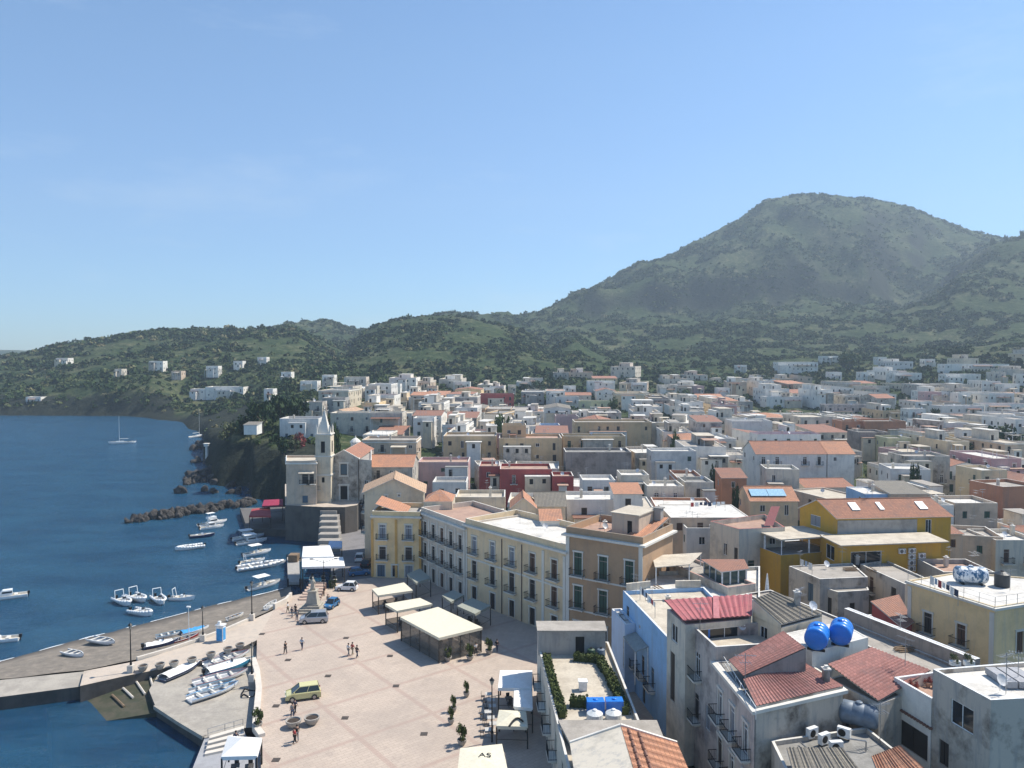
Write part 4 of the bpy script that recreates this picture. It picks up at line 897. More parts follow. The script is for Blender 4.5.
# rose roof to the right of the tanks
CP = [U(879, 702, 13.6), U(931, 671, 14.6), U(872, 648, 15.2), U(828, 665, 14.6)]
zz_ = [13.6, 14.6, 15.2, 14.6]
root, rl = building('low_roof_house', 'house under a broad rose-tiled slope between the blue tanks and the grey tower block', [CP[0], CP[1], CP[2], CP[3]], 13.4, 'grey2', 'flat', 'grey', z0=1.9, storeys=0, parapet=.1)
g = MB(); tiled(g, *[(CP[i][0] - rl[0], CP[i][1] - rl[1], zz_[i] - rl[2]) for i in (3, 0, 1, 2)], 0, .34); build_uv(g, 'roof', [RF['rose'], PL['grey2']], root)
# white tank plinth
PLN = [U(812, 668, 14.6), U(873, 650, 14.6)]
pl_ = MB(); x0_, y0_ = U(812, 665, 14.4); x1_, y1_ = U(868, 650, 14.4)
ftp = [(x0_, y0_), (x1_, y1_), (x1_ - .8, y1_ + 4.2), (x0_ - .8, y0_ + 4.6)]
building('tank_platform', 'white rendered box carrying two big blue water tanks', ftp, 15.6, 'white', 'flat', 'white', z0=11, storeys=0, parapet=.03, cat='platform')
# grey-tiled shed
z_ = 17.0
S_ = [U(781, 625, 16.3), U(822, 614, 16.3), U(774, 592, 17.6), U(753, 600, 17.6)]
root, rl = building('tiled_shed', 'roof hut with old grey mossy tiles and a dark doorway beside the maroon roof', [S_[0], S_[1], S_[2], S_[3]], 16.0, 'palecream', 'flat', 'grey', z0=12, storeys=0, parapet=.1, ops={3: [(1.0, 2.0, 13.2, 15.4, 'door', None)]})
g = MB(); zz_ = [16.3, 16.3, 17.6, 17.6]; tiled(g, *[(S_[i][0] - rl[0], S_[i][1] - rl[1], zz_[i] - rl[2] - .0) for i in (0, 1, 2, 3)], 0, .34); build_uv(g, 'roof', [RF['greyt'], CAP], root)
g = MB(); g.quad(*[(S_[i][0] - rl[0], S_[i][1] - rl[1], z - rl[2]) for i, z in ((3, 15.9), (0, 15.9), (0, 16.3), (3, 17.6))]); g.quad(*[(S_[i][0] - rl[0], S_[i][1] - rl[1], z - rl[2]) for i, z in ((1, 15.9), (2, 15.9), (2, 17.6), (1, 16.3))]); g.build('upper_wall', PL['palecream'], root)
# lower grey service roofs in front of the rose tiles
LR = [U(757, 742, 11.4), U(880, 770, 11.4), U(884, 700, 11.4), U(760, 712, 11.4)]
root, rl = building('service_roof_house', 'dark grey lower roof crowded with air conditioners and a grey tank', [(20.0, 53.5), (30.5, 53.5), (29.2, 62.2), (20.6, 60.0)], 11.4, 'grey2', 'flat', 'grey', z0=1.9, storeys=0, parapet=.35)
SVR = (root, rl)
g = MB(); tiled(g, (20.2 - rl[0], 53.6 - rl[1], 11.5 - rl[2]), (25.4 - rl[0], 53.6 - rl[1], 11.5 - rl[2]), (25.0 - rl[0], 57.2 - rl[1], 12.2 - rl[2]), (20.8 - rl[0], 57.2 - rl[1], 12.2 - rl[2]), 0, .34); build_uv(g, 'tiled_roof', [RF['greyt'], CAP], root)
g = MB(); tiled(g, *[(*(Vector(U(px, py, z)) - Vector(rl[:2])), z - rl[2]) for px, py, z in ((884, 790, 11.8), (930, 775, 12.2), (899, 746, 13.3), (871, 757, 12.9))], 0, .3)
build_uv(g, 'tiled_roof', [RF['orange'], CAP], root)
# grey and white tower block at the right
W0 = U(933, 669, 17.0); W1 = U(991, 700, 17.0)
dW = Vector((W1[0] - W0[0], W1[1] - W0[1])).normalized(); nW = Vector((-dW.y, dW.x))
ft = [W1, (W1[0] + 9, W1[1] + 1.0), (W1[0] + 8.2, W1[1] + 7.2), W0]; LW = ln(W0, W1)
root, rl = building('block', 'bare grey block with white roof edge and one wide window at the lower right corner', ft, 17.0, 'grey2', 'flat', 'white', z0=1.9, lod=0, parapet=.35, cap=WPAINT,
    ops={3: [(1.9, 4.1, 13.6, 15.5, 'win', None), (.8, 1.8, 9.8, 11.8, 'win', 'dark')], 0: []})
WB = (root, rl)
W2 = U(894, 677, 14.6)
dW = Vector((W0[0] - W2[0], W0[1] - W2[1]))
ft = [(W0[0] - .05, W0[1] + .05), (W0[0] + 4.5, W0[1] + 1.2), (W2[0] + 4.3, W2[1] + 1.2), W2]
root, rl = building('terrace_block', 'white walled roof terrace with red flower pots left of the bare grey block', ft, 14.6, 'white', 'flat', 'pinkish', z0=1.9, lod=0, parapet=1.0, cap=WPAINT, ops={3: [(.6, 3.9, 9.2, 11.4, 'door', 'dark')], 0: []})
WT = (root, rl)
g = MB(); z_ = 12.2 - rl[2]
for k in range(14):
    t = k / 13; q_ = Vector(W2).lerp(Vector(W0), t); g.box((q_.x - rl[0] - .1, q_.y - rl[1], z_), (.28, .22, .16))
g.build('tile_ledge', RF['brownt'], root)
# small things added to flat roofs of the block
g = MB()
for i in range(3): g.box((W1[0] + 3.2 + i * .9 - rl[0] * 0, W1[1] + 3.9, 17.0), (.75, 2.8, .5), mi=0)
o = g.build('roof_crates', plain('grey_roof_box', (.34, .34, .35), .6), WB[0], (-WB[1][0], -WB[1][1], -WB[1][2]))
# long brown wall with white coping
E0 = U(846, 608, 13.4); E1 = U(977, 659, 13.4)
dE = Vector((E1[0] - E0[0], E1[1] - E0[1])).normalized(); nE = Vector((dE.y, -dE.x))
def ep(u, v): return (E0[0] + dE.x * u + nE.x * v, E0[1] + dE.y * u + nE.y * v)
LE = ln(E0, E1)
ft = [ep(0, .25), ep(LE, .25), ep(LE, -.45), ep(0, -.45)]
building('boundary_wall', 'long patchy brown roof wall with thick white coping in front of the yellow house', ft, 13.4, 'stone', 'flat', 'white', z0=8, storeys=0, parapet=.02, cap=WPAINT, cat='wall')
building('strip_house', 'long low house with a bare grey strip roof running along the brown wall', [ep(-12, 4.3), ep(LE + 1, 4.0), ep(LE + 1, .27), ep(-12, .27)], 12.1, 'stone', 'flat', 'cement', z0=1.9, storeys=0, parapet=.25)
building('back_strip_house', 'low house with pinkish coping along the alley behind the mossy hut', [ep(-26, 6.5), ep(-13, 6.2), ep(-13, 1.8), ep(-26, 1.8)], 12.8, 'grey2', 'flat', 'cement', z0=1.9, storeys=0, parapet=.4, cap=plaster('pink_coping', (.5, .3, .25), .4))
# pale yellow house at the right edge
Y0 = U(908, 580, 14.3); Y1 = U(995, 607, 14.3); Y2 = U(1060, 597, 14.3)
dY = Vector((Y1[0] - Y0[0], Y1[1] - Y0[1])); LY = dY.length; dY.normalize(); nY = Vector((dY.y, -dY.x))
ft = [Y0, Y1, Y2, (Y2[0] - nY.x * 9, Y2[1] - nY.y * 9 + 2), (Y0[0] - nY.x * 9, Y0[1] - nY.y * 9)]
root, rl = building('roof_terrace_house', 'pale yellow house with white corner strips and brown doors at the right edge', ft, 14.3, 'yellow', 'flat', 'white', z0=1.9, lod=0, parapet=.15, cornice=.25, trim=TRIM, cap=plaster('straw_coping', (.6, .5, .34), .4),
    ops={0: [(2.3, 3.4, 8.6, 11.1, 'bal', 'dark'), (6.6, 7.7, 8.6, 11.1, 'bal', 'brown')], 1: [(3.4, 4.5, 8.6, 11.1, 'door', 'brown')]})
YR = (root, rl)
q = MB()
for c_ in (Y0, Y1): q.box((c_[0] - rl[0] + nY.x * .03 + dY.x * (.3 if c_ is Y0 else -.3), c_[1] - rl[1] + nY.y * .03 + dY.y * (.3 if c_ is Y0 else -.3), 5.9), (.5, .12, 11.6), rz=math.atan2(dY.y, dY.x))
q.build('pilaster', TRIM, root)
g = MB(); pts = [Y0, Y1, Y2]
for i in range(2):
    a_, b_ = Vector(pts[i]), Vector(pts[i + 1]); n_ = int((b_ - a_).length / 1.6)
    for k in range(n_ + 1): p = a_.lerp(b_, k / n_); g.tube((p.x - rl[0], p.y - rl[1], 14.3 - rl[2]), (p.x - rl[0], p.y - rl[1], 15.4 - rl[2]), .03, n=5)
    for h in (.55, 1.1): g.tube((a_.x - rl[0], a_.y - rl[1], 14.3 + h - rl[2]), (b_.x - rl[0], b_.y - rl[1], 14.3 + h - rl[2]), .015, n=4)
g.build('railing', STEEL, root)
# ------------------------------------------------------------------ big ochre house
OC = []
ft = [U(837, 518, 16.5), U(951, 516, 16.5), None, U(800, 508, 16.5)]
v = Vector(ft[3]) - Vector(ft[0]); ft[2] = (ft[1][0] + v.x, ft[1][1] + v.y); L = ln(ft[0], ft[1])
root, rl = building('ochre_house', 'big ochre house with long orange-tiled gable roof and three skylights', ft, 16.5, 'ochre', 'gable', 'red', z0=2.5, rise=2.1, lod=0, trim=None, over=.3,
    ops={0: [(L - 4.2, L - 3.2, 13.4, 16.0, 'door', None)], 3: [(2.5, 4.8, 14.2, 16.0, 'win', 'grey')]})
q = MB(); d = Vector((ft[1][0] - ft[0][0], ft[1][1] - ft[0][1])).normalized()
q.box((ft[0][0] + d.x * 6.6 - rl[0], ft[0][1] + d.y * 6.6 - rl[1] - .05, 14.75 - rl[2]), (13, .10, 2.7), rz=math.atan2(d.y, d.x)); q.build('grey_panel', PL['grey'], root)
for u in (.24, .47, .84):
    g = MB(); p = Vector(ft[0]).lerp(Vector(ft[1]), u); vv = v * .27; sl = 2.1 / (v.length / 2)
    rt = Matrix.Rotation(math.atan2(d.y, d.x), 3, 'Z') @ Matrix.Rotation(math.atan(sl), 3, 'X')
    g.box((0, 0, 0), (1.3 if u != .47 else .7, 1.9, .16), rot=rt); g.build('skylight', WPAINT, root, (p.x + vv.x - rl[0], p.y + vv.y - rl[1], 16.5 + vv.length * sl + .2 - rl[2]))
ft = [U(841, 545, 14.0), U(941, 541, 14.0)]; ft += [(ft[1][0] + 1, ft[1][1] + 6.5), (ft[0][0] - .5, ft[0][1] + 6.5)]; L = ln(ft[0], ft[1])
root, rl = building('ochre_wing', 'lower ochre wing with cream lean-to roof and stacked air conditioners on its front', ft, 14.0, 'ochre', 'flat', 'cement', z0=2.5, lod=0, parapet=.1,
    ops={0: [(1.6, 6.6, 10.3, 12.9, 'win', None), (L - 1.6, L - .6, 9, 9.2, 'win', None)], 3: [(2, 4.6, 11, 13.2, 'win', None)]})
g = MB(); g.prism([(ft[0][0] - .5, ft[0][1] - 1.1), (ft[1][0] + .6, ft[1][1] - 1.1), (ft[1][0] + .6, ft[1][1] + 5), (ft[0][0] - 1, ft[0][1] + 5)], 14.05, 14.2); g.build('lean_to_roof', RF['cream'], root, (-rl[0], -rl[1], -rl[2]))
for i, (u, z_) in enumerate([(.60, 12.4), (.70, 12.4), (.70, 11.5), (.70, 10.6), (.70, 9.7), (.80, 11.6), (.80, 10.7)]):
    p = Vector(ft[0]).lerp(Vector(ft[1]), u); inst('air_conditioner', ac_mesh(), root, (p.x - rl[0], p.y - .22 - rl[1], z_ - rl[2]), math.atan2(ft[1][1] - ft[0][1], ft[1][0] - ft[0][0]), (1.25, 1.1, 1.25))
ft = [U(781, 568, 10.6), U(838, 560, 10.6), U(801, 540, 10.6), U(749, 552, 10.6)]
za_ = 13.6; ft = [U(781, 541, za_), U(837, 537, za_), U(803, 527, za_), U(750, 530, za_)]
root, rl = building('ochre_terrace_wing', 'ochre terrace wing with white posts under a flat cream canopy', ft, 11.4, 'ochre', 'flat', 'grey', z0=2.5, lod=0, parapet=.1, storeys=0)
c_ = canopy(root, 'terrace_canopy', ft, [13.6] * 4, 11.3, RF['cream'], rl, True, WPAINT, .22)
g = MB(); a_, b_ = Vector(ft[0]), Vector(ft[3]); 
for t in (.5,): p = a_.lerp(b_, t); g.box((p.x - rl[0], p.y - rl[1] + .1, 12.45 - rl[2]), (.25, .25, 2.1))
p = a_.lerp(Vector(ft[1]), .5); g.box((p.x - rl[0] , p.y - rl[1] + .1, 12.45 - rl[2]), (.22, .22, 2.1)); g.build('post', WPAINT, root)
# grey old blocks in front of the ochre house
building('old_house', 'crumbling grey house with blue-grey door and flat cement roof in front of the ochre house', [U(820, 579, 11.4), U(868, 577, 11.4), U(852, 563, 11.4), U(789, 566, 11.4)], 11.4, 'grey2', 'flat', 'cement', z0=2, lod=0, ops={3: [(4.2, 5.4, 7.6, 10.3, 'door', 'blue')], 0: []}, parapet=.15)
building('old_annex', 'low old annex with rounded cement roof in front of the crumbling grey house', [U(838, 592, 10), U(869, 590, 10), U(866, 583, 10), U(822, 587, 10)], 10.0, 'grey2', 'flat', 'cement', z0=2, lod=0, ops={0: [(1.8, 2.6, 7.4, 8.4, 'win', 'dark')], 3: [(.6, 1.6, 6.6, 8.9, 'door', 'dark')]}, parapet=.1)
building('old_long_house', 'long dark grey shed block with a plank-strewn roof right of the crumbling house', [U(905, 584, 11.3), U(926, 578, 11.3), U(886, 560, 11.3), U(860, 564, 11.3)], 11.3, 'grey2', 'flat', 'cement', z0=2, lod=0, parapet=.3, storeys=1)
ft = [U(898, 613, 11.3), U(910, 606, 11.3), U(898, 596, 11.3), U(872, 601, 11.3)]
building('red_lean_to', 'small brick-red lean-to with sloping brown tiles beside the pale yellow house', [U(903, 628, 9.5), U(912, 622, 9.5), U(899, 604, 9.5), U(872, 610, 9.5)], 9.5, 'red', 'shed', 'brownt', z0=2, rise=1.0, storeys=0)
# left terraces between brown palazzo and alley: glass veranda, cream canopy
z_ = 12.2
ft = [U(646, 600, z_), U(760, 600, z_), U(760, 566, z_), U(646, 572, z_)]
root, rl = building('terrace_house', 'house with paved roof terrace, glass veranda and cream canopy right of the brown palazzo', ft, 12.2, 'offwhite', 'flat', 'white', z0=2, lod=0, parapet=.5, storeys=0)
def tp(px, py, z=11.9): return U(px, py, z)
canopy(root, 'awning', [tp(655, 571, 13.6), tp(690, 568, 13.6), tp(702, 556, 13.8), tp(652, 559, 13.8)], [14.0, 14.0, 14.2, 14.2], 11.75, RF['cream'], rl, True, WPAINT, .1)
vf = [tp(722, 589), tp(746, 586), tp(742, 577), tp(704, 577)]
v = MB(); gl_ = glassmat('greenish_veranda_glass', (.05, .085, .08), .1)
cx_ = sum(p[0] for p in vf) / 4; cy_ = sum(p[1] for p in vf) / 4
v.prism([(p[0] - rl[0], p[1] - rl[1]) for p in vf], 11.75 - rl[2], 14.1 - rl[2]); ve = v.build('veranda_glass', gl_, root)
v = MB()
for i in range(4):
    a_, b_ = Vector(vf[i]), Vector(vf[(i + 1) % 4]); n_ = 3
    for k in range(n_): p = a_.lerp(b_, k / n_); v.box((p.x - rl[0], p.y - rl[1], 12.95 - rl[2]), (.18, .18, 2.4))
v.build('veranda_frame', WPAINT, root)
g = MB(); o_ = inset(vf, -.35); tiled(g, *[(p[0] - rl[0], p[1] - rl[1], 14.15 - rl[2]) for p in o_], 0); build_uv(g, 'veranda_roof', [RF['brownt'], CAP], root)
# ------------------------------------------------------------------ church
Dc = 179.; zc = CH
c0 = XD(328.5, Dc); c1 = XD(357.5, Dc); L = c1[0] - c0[0]; ze = ztop(459, Dc)
w = MB(); root = empty('church', ((c0[0] + c1[0]) / 2, Dc + 10, zc - .3), 0, 'small grey stone church with plain gabled front and slender side bell tower', 'church'); rl = root.location
lf = [(c0[0] - rl[0], Dc - rl[1]), (c1[0] - rl[0], Dc - rl[1]), (c1[0] - rl[0], Dc + 20 - rl[1]), (c0[0] - rl[0], Dc + 20 - rl[1])]
H = ze - rl[2]; cm = L / 2
fo = [(cm - .8, cm + .8, .5, 3.6), (cm - .75, cm + .75, 7.2 - .9, 9.0 - .2)]
for i in range(4): wallface(w, lf[i], lf[(i + 1) % 4], 0, H, fo if i == 0 else [], 0, 1)
ap = 1.9; w.add([(lf[0][0], lf[0][1], H), (lf[1][0], lf[1][1], H), ((lf[0][0] + lf[1][0]) / 2, lf[0][1], H + ap)], [(0, 1, 2)])
w.build('wall', [PL['grey2'], DARK], root)
r = MB(); mx_ = (lf[0][0] + lf[1][0]) / 2
tiled(r, (lf[0][0] - .2, lf[3][1], H - .1), (lf[0][0] - .2, lf[0][1] + .3, H - .1), (mx_, lf[0][1] + .3, H + ap - .15), (mx_, lf[3][1], H + ap - .15), 0)
tiled(r, (lf[1][0] + .2, lf[1][1] + .3, H - .1), (lf[1][0] + .2, lf[2][1], H - .1), (mx_, lf[2][1], H + ap - .15), (mx_, lf[1][1] + .3, H + ap - .15), 0)
build_uv(r, 'roof', [RF['red'], CAP], root)
q = MB()
for a_, b_ in ((lf[0][0] - .25, mx_), (lf[1][0] + .25, mx_)): q.tube((a_, lf[0][1] - .05, H + .05), (b_, lf[0][1] - .05, H + ap + .2), .16, n=4)
q.build('gable_coping', TRIM, root)
q = MB(); u = lf[0][0] + cm
for s in (-1, 1): q.box((u + s * 1.0, lf[0][1] - .06, 2.0), (.35, .18, 3.6)); q.box((u + s * .92, lf[0][1] - .06, 7.5), (.25, .16, 2.9))
q.box((u, lf[0][1] - .08, 3.95), (2.7, .26, .35)); q.box((u, lf[0][1] - .08, 9.1), (2.4, .22, .3)); q.box((u, lf[0][1] - .08, 6.0), (2.3, .22, .22)); q.build('door_frame', TRIM, root)
q = MB(); q.quad((u - .7, lf[0][1] + .12, 6.4), (u + .7, lf[0][1] + .12, 6.4), (u + .7, lf[0][1] + .12, 8.7), (u - .7, lf[0][1] + .12, 8.7)); q.build('window', glassmat('church_glass', (.06, .10, .13), .2), root)
# bell tower
tx0, _ = XD(316, 177); tx1, _ = XD(331, 177); tw = tx1 - tx0; tcx = (tx0 + tx1) / 2; tb = ztop(434, 177)
w = MB(); hw = tw / 2; X0 = tcx - rl[0]; Y0_ = 177 + hw - rl[1] - 1.2; Ht = tb - rl[2]
sq = [(X0 - hw, Y0_ - hw), (X0 + hw, Y0_ - hw), (X0 + hw, Y0_ + hw), (X0 - hw, Y0_ + hw)]
for i in range(4): wallface(w, sq[i], sq[(i + 1) % 4], 0, Ht, [(hw - .45, hw + .45, Ht - 4.2, Ht - 1.6), (hw - .3, hw + .3, 5, 6.2)], 0, 1, .4)
w.quad(*[(x, y, Ht) for x, y in sq]); tw_ = w.build('tower', [PL['palecream'], DARK], root)
q = MB()
for zz in (Ht - .15, Ht - 5.2, Ht - 9.5): q.prism(inset(sq, -.18), zz, zz + .3)
q.build('string_course', TRIM, tw_)
q = MB(); hs = ztop(409, 177) - tb; s2 = .72 * hw
for i in range(4):
    a_ = [(-s2, -s2), (s2, -s2), (s2, s2), (-s2, s2)]; p, p2 = a_[i], a_[(i + 1) % 4]
    q.add([(X0 + p[0], Y0_ + p[1], Ht + .18), (X0 + p2[0], Y0_ + p2[1], Ht + .18), (X0, Y0_, Ht + hs)], [(0, 1, 2)])
    for sx, sy in (p,): 
        q.tube((X0 + sx * 1.2, Y0_ + sy * 1.2, Ht + .16), (X0 + sx * 1.2, Y0_ + sy * 1.2, Ht + 1.4), .3, .25, n=4); q.tube((X0 + sx * 1.2, Y0_ + sy * 1.2, Ht + 1.4), (X0 + sx * 1.2, Y0_ + sy * 1.2, Ht + 2.3), .25, .02, n=4)
q.lathe([(.01, -.2), (.22, 0), (.01, .25)], (X0, Y0_, Ht + hs), 8); q.build('spire', TRIM, tw_)
# dome lantern behind
g = MB(); x, y = XD(355, 205); g.lathe([(1.3, 0), (1.3, 2.0), (1.5, 2.05), (1.5, 2.2), (1.1, 2.7), (.6, 3.1), (.2, 3.3), (.1, 3.9)], (x - rl[0], y - rl[1], ztop(447, 205) - rl[2] - .8), 10); g.build('lantern', PL['white'], root, smooth=False)
BLD.append((312, 360, 405, 500, 175, [(c0[0] - 4, Dc - 3), (c1[0], Dc - 3), (c1[0], Dc + 22), (c0[0] - 4, Dc + 22)]))
# broad steps down to the quay
n_ = 8; P0 = Vector(XD(331, 156)); P1 = Vector(XD(330.5, 176)); g = MB(); 
for k in range(n_):
    t0, t1 = k / n_, (k + 1) / n_; y0 = lerp(155, 175.5, t0); y1 = lerp(155, 175.5, t1); xw0 = lerp(-37.0, -41.9, (t0 + t1) / 2); wd2 = lerp(2.3, 1.7, t0)
    g.prism([(xw0 - wd2, y0), (xw0 + wd2, y0), (xw0 + wd2, y1 - .01), (xw0 - wd2, y1 - .01)], 1.5, 2.2 + (CH - 2.25) * (k + 1) / n_)
st = g.build('church_steps', plaster('worn_grey_steps', (.34, .31, .27), .7)); tag(st, 'broad pale stone steps climbing from the quay to the church forecourt', 'steps')
ft = [XD(285, 174), XD(315.5, 174), XD(318, 184), XD(285, 184)]; zt_ = ztop(461, 174)
root, rl = building('presbytery', 'square tan house with veranda balcony left of the church tower', ft, zt_, 'beige', 'flat', 'cream', z0=2, lod=1, parapet=.5, cornice=.2, ops={0: [(3.6, 5.0, zt_ - 5.2, zt_ - 3, 'bal', 'dark'), (5.3, 6.3, zt_ - 5.2, zt_ - 3, 'bal', 'dark'), (3.6, 4.9, zt_ - 9.6, zt_ - 7.9, 'win', 'blue')]})
canopy(root, 'awning', [XD(297, 172.6), XD(313, 172.6), XD(313, 174.0), XD(297, 174.0)], [zt_ - 2.7, zt_ - 2.7, zt_ - 2.4, zt_ - 2.4], zt_ - 5.2, RF['cream'], rl, False)

zt_ = ztop(459, 178); ft = [XD(358.2, 178), XD(371, 176), XD(371, 196), XD(359, 196)]
building('street_house', 'narrow grey house wedged between church front and the straw-tiled gable', ft, zt_, 'grey2', 'flat', 'cement', z0=2, lod=1, parapet=.4, storeys=3, sh='dark')
# ------------------------------------------------------------------ town: houses read off the photograph
def wings(root, rl, ft, z1, wall, rn, n, back=True):
    a, b_, c, d = [Vector(p) for p in ft[:4]]; W_ = (b_ - a).length; dp = (d - a).length; v = (d - a).normalized(); zb = rl[2]
    def q_(u, k): q = a.lerp(b_, u) + v * k; return (q.x, q.y)
    for k in range(n):
        u0 = rn.uniform(0, .6); u1 = min(1, u0 + rn.uniform(.25, .5)); out = rn.uniform(1.5, 3.2); h = rn.uniform(1.0, 3.4)
        zt = z1 - h; L = (u1 - u0) * W_; ops = []
        if zt - zb < 2.6: continue
        m = max(1, int(L / 2.4))
        for i in range(m):
            if rn.random() < .8: u = (i + .5) * L / m; hh = rn.choice([1.1, 1.3, 2.0]); ops.append((u - .45, u + .45, zt - .5 - hh, zt - .5))
        if rn.random() < .75: room_part(root, rl, [q_(u0, -out), q_(u1, -out), q_(u1, -.003), q_(u0, -.003)], zb, zt, rn.choice([wall, 'offwhite', 'white', 'grey2', 'palecream', 'white2']), rn.choice(['cement', 'white', 'cream', 'grey', 'pinkish', 'white', 'brownt']), {0: ops}, name='wing', over=rn.choice([.05, .25, .4]))
        else: canopy(root, 'veranda', [q_(u0, -out), q_(u1, -out), q_(u1, -.01), q_(u0, -.01)], [zt, zt, zt + .3, zt + .3], zb, RF[rn.choice(['white', 'cream', 'pinkish', 'brownt', 'grey'])], rl)
def H(label, x0, x1, yt, z, dpt, wall, roof='flat', rmat='cement', yaw=0, st=2, yb=None, name='house', **k):
    if name in ('villa', 'hotel') or (yt < 412 and (x0 > 400 or x1 < 346)):     # far houses: find where the slope puts them
        hh = {'hotel': 11}.get(name, 6.5 if st < 2 else 8.5); pm = (x0 + x1) / 2; D = 250.
        if x0 > 400 or x1 < 346: D = 300.
        if x1 < 260: D = 545.
        while D < 1690 and ground(*XD(pm, D)) + hh < ztop(yt, D): D += 4
        z = ztop(yt, D); k.pop('z0', None)
        xa, xb = XD(x0, D)[0], XD(x1, D)[0]; ft = [(xa, D), (xb, D), (xb, D + dpt), (xa, D + dpt)]
    else: ft = front(x0, x1, yt, z, dpt, yaw)
    lod = k.pop('lod', 1)
    r = building(name, label, ft, z, wall, roof, rmat, storeys=st, lod=lod, yaw_ignored=None, **k) if False else building(name, label, ft, z, wall, roof, rmat, storeys=st, lod=lod, **k)
    if yb: BLD[-1] = BLD[-1][:3] + (yb,) + BLD[-1][4:]
    else: BLD[-1] = BLD[-1][:3] + (yt + 16,) + BLD[-1][4:]
    root, rl = r
    if name in ('villa', 'hotel') and st: wings(root, rl, ft, root['_h'], 'white', random.Random(int(x0)), 2)
    elif name == 'house' and roof == 'flat' and yt < 500 and st: wings(root, rl, ft, root['_h'], wall, random.Random(int(x0)), 1)
    z1 = root['_h']; rn = random.Random(int(x0) * 13 + int(yt)); D = BLD[-1][4]
    if name == 'house' and (roof == 'flat') and D < 420:
        a, b_, c, d = [Vector(p) for p in ft[:4]]
        def rq(u, v): q = a.lerp(b_, u).lerp(d.lerp(c, u), v); return (q.x, q.y)
        for _ in range(rn.choice([1, 2, 2, 3])): x, y = rq(rn.uniform(.1, .9), rn.uniform(.2, .9)); antenna_part(root, rl, x, y, z1 - .4, rn.uniform(0, 3))
        if rn.random() < .5: x, y = rq(rn.uniform(.1, .9), rn.uniform(.1, .7)); dish_part(root, rl, x, y, z1 - .4, rn.uniform(-.6, .6))
        if rn.random() < .6: x, y = rq(rn.uniform(.1, .9), rn.uniform(.4, .8)); chimney_part(root, rl, x, y, z1 - .6, rn.uniform(1, 1.8))
    return r
H('blue and white house on the cliff edge left of the bell tower', 279, 318, 418.5, 21, 10, 'white2', st=2, yaw=0, sh='blue', yb=446)
H('long off-white three-storey house behind the church spire', 330, 402, 413, 20, 10, 'offwhite', rmat='white', st=2, yb=434, bay=5)
H('tall bluish house with veranda right of the long off-white house', 413, 434, 418, 19, 9, 'white2', rmat='white', st=3, yb=455)
H('pale tan flat-roofed house above the orange roof beside the church', 361, 416, 440, 16, 12, 'beige', rmat='cement', st=1, yb=466, cornice=.2)
H('stone house with wide orange-tiled gable right of the church', 356, 412, 467, 14.5, 12, 'grey2', 'gable', 'orange', rise=2.2, yb=482)
H('pink house with pink canopy right of the orange-tiled gable', 417, 468, 462, 14, 10, 'pink', rmat='pinkish', st=2, yb=478)
H('low blue-grey house in front of the pink canopy house', 432, 466, 482, 12.6, 8, 'white2', rmat='grey', st=1, yb=496)
H('tan apartment block with one wide dark veranda window', 443, 496, 436, 17.5, 12, 'tan', rmat='cement', st=2, yb=466, sh='dark')
H('long tan block with small dark windows above the red house', 499, 562, 438, 17.3, 12, 'tan', rmat='pinkish', st=2, yb=466, bay=4.5, sh='dark')
r, rl = H('crenellated tan roof tower on the middle tan block', 502, 526, 425, 20.5, 7, 'tan', rmat='cement', st=1, yb=437)
r, rl = H('dark red house with black windows below the tan block', 500, 552, 469, 13.6, 10, 'red', rmat='pinkish', st=1, yb=494, sh='dark', bay=5)
H('pinkish red house with dark roof veranda left of the dark red house', 479, 499.5, 466, 13.8, 9, 'red', rmat='pinkish', st=1, yb=494)
H('small orange-red annex with black window right of the dark red house', 553, 574, 476, 12.8, 7, 'red', rmat='pinkish', st=1, yb=496, sh='dark')
H('long tan house with arched loggia and terrace upper right of the tan blocks', 575, 652, 422, 18.6, 12, 'tan', rmat='cement', st=1, yb=450, bay=3.2, sh='dark')
H('tan lower wing beside a palm below the loggia house', 563, 626, 436, 17.0, 8, 'tan', rmat='grey', st=1, yb=452)
H('blank purple-grey rubble wall house under the loggia terraces', 566, 632, 452, 14.8, 10, 'stone', rmat='grey', st=0, yb=486)
H('white cube house with a single dark window', 652, 697, 451, 14.6, 8, 'white2', rmat='white', st=1, yb=476, dens=.5)
H('wide white house under a long red-tiled roof', 757, 828, 454, 15, 12, 'white', 'gable', 'red', rise=2.8, yb=472, st=1)
H('white house under an orange-tiled gable at the end of the long red roof', 829, 856, 454, 15, 12, 'white', 'gable', 'orange', rise=2.8, yb=470, st=1)
H('white house with maroon roof terrace above the long red roof', 758, 822, 434, 17, 8, 'white', rmat='maroon', st=1, yb=442, cap=plain('maroon_paint', (.3, .05, .06), .6))
H('blank bluish white cube in the middle of the town', 733, 773, 421, 18, 10, 'white2', rmat='white', st=0, yb=438)
H('large white double house under the wooded slope', 767, 803, 397, 21, 12, 'white', rmat='white', st=1, yb=415)
H('grey-white tall box house with one small window', 768, 800, 469, 14, 8, 'offwhite', rmat='white', st=1, yb=492, yaw=-8, dens=.4)
H('brown-roofed little house with brick-coloured wall', 723, 748, 478, 12.8, 6, 'brick', 'shed', 'brownt', rise=1.4, yb=492, st=1)
r, rl = H('orange-tiled house carrying two pale blue solar panels', 752, 800, 501, 12, 9, 'cream', 'gable', 'orange', rise=2.2, yb=508, axis=0, lod=0)
fx = U(768, 497, 13.6)
for k in range(2):
    g = MB(); rt = Matrix.Rotation(math.atan(2.2 / 4.5), 3, 'X'); g.box((0, 0, 0), (3.6, 2.4, .1), rot=rt)
    o = g.build('solar_panel', plain('pale_blue_panel', (.32, .52, .66), .25), r, (-2.6 + k * 3.7, -2.4, 12 - rl[2] + 1.38))
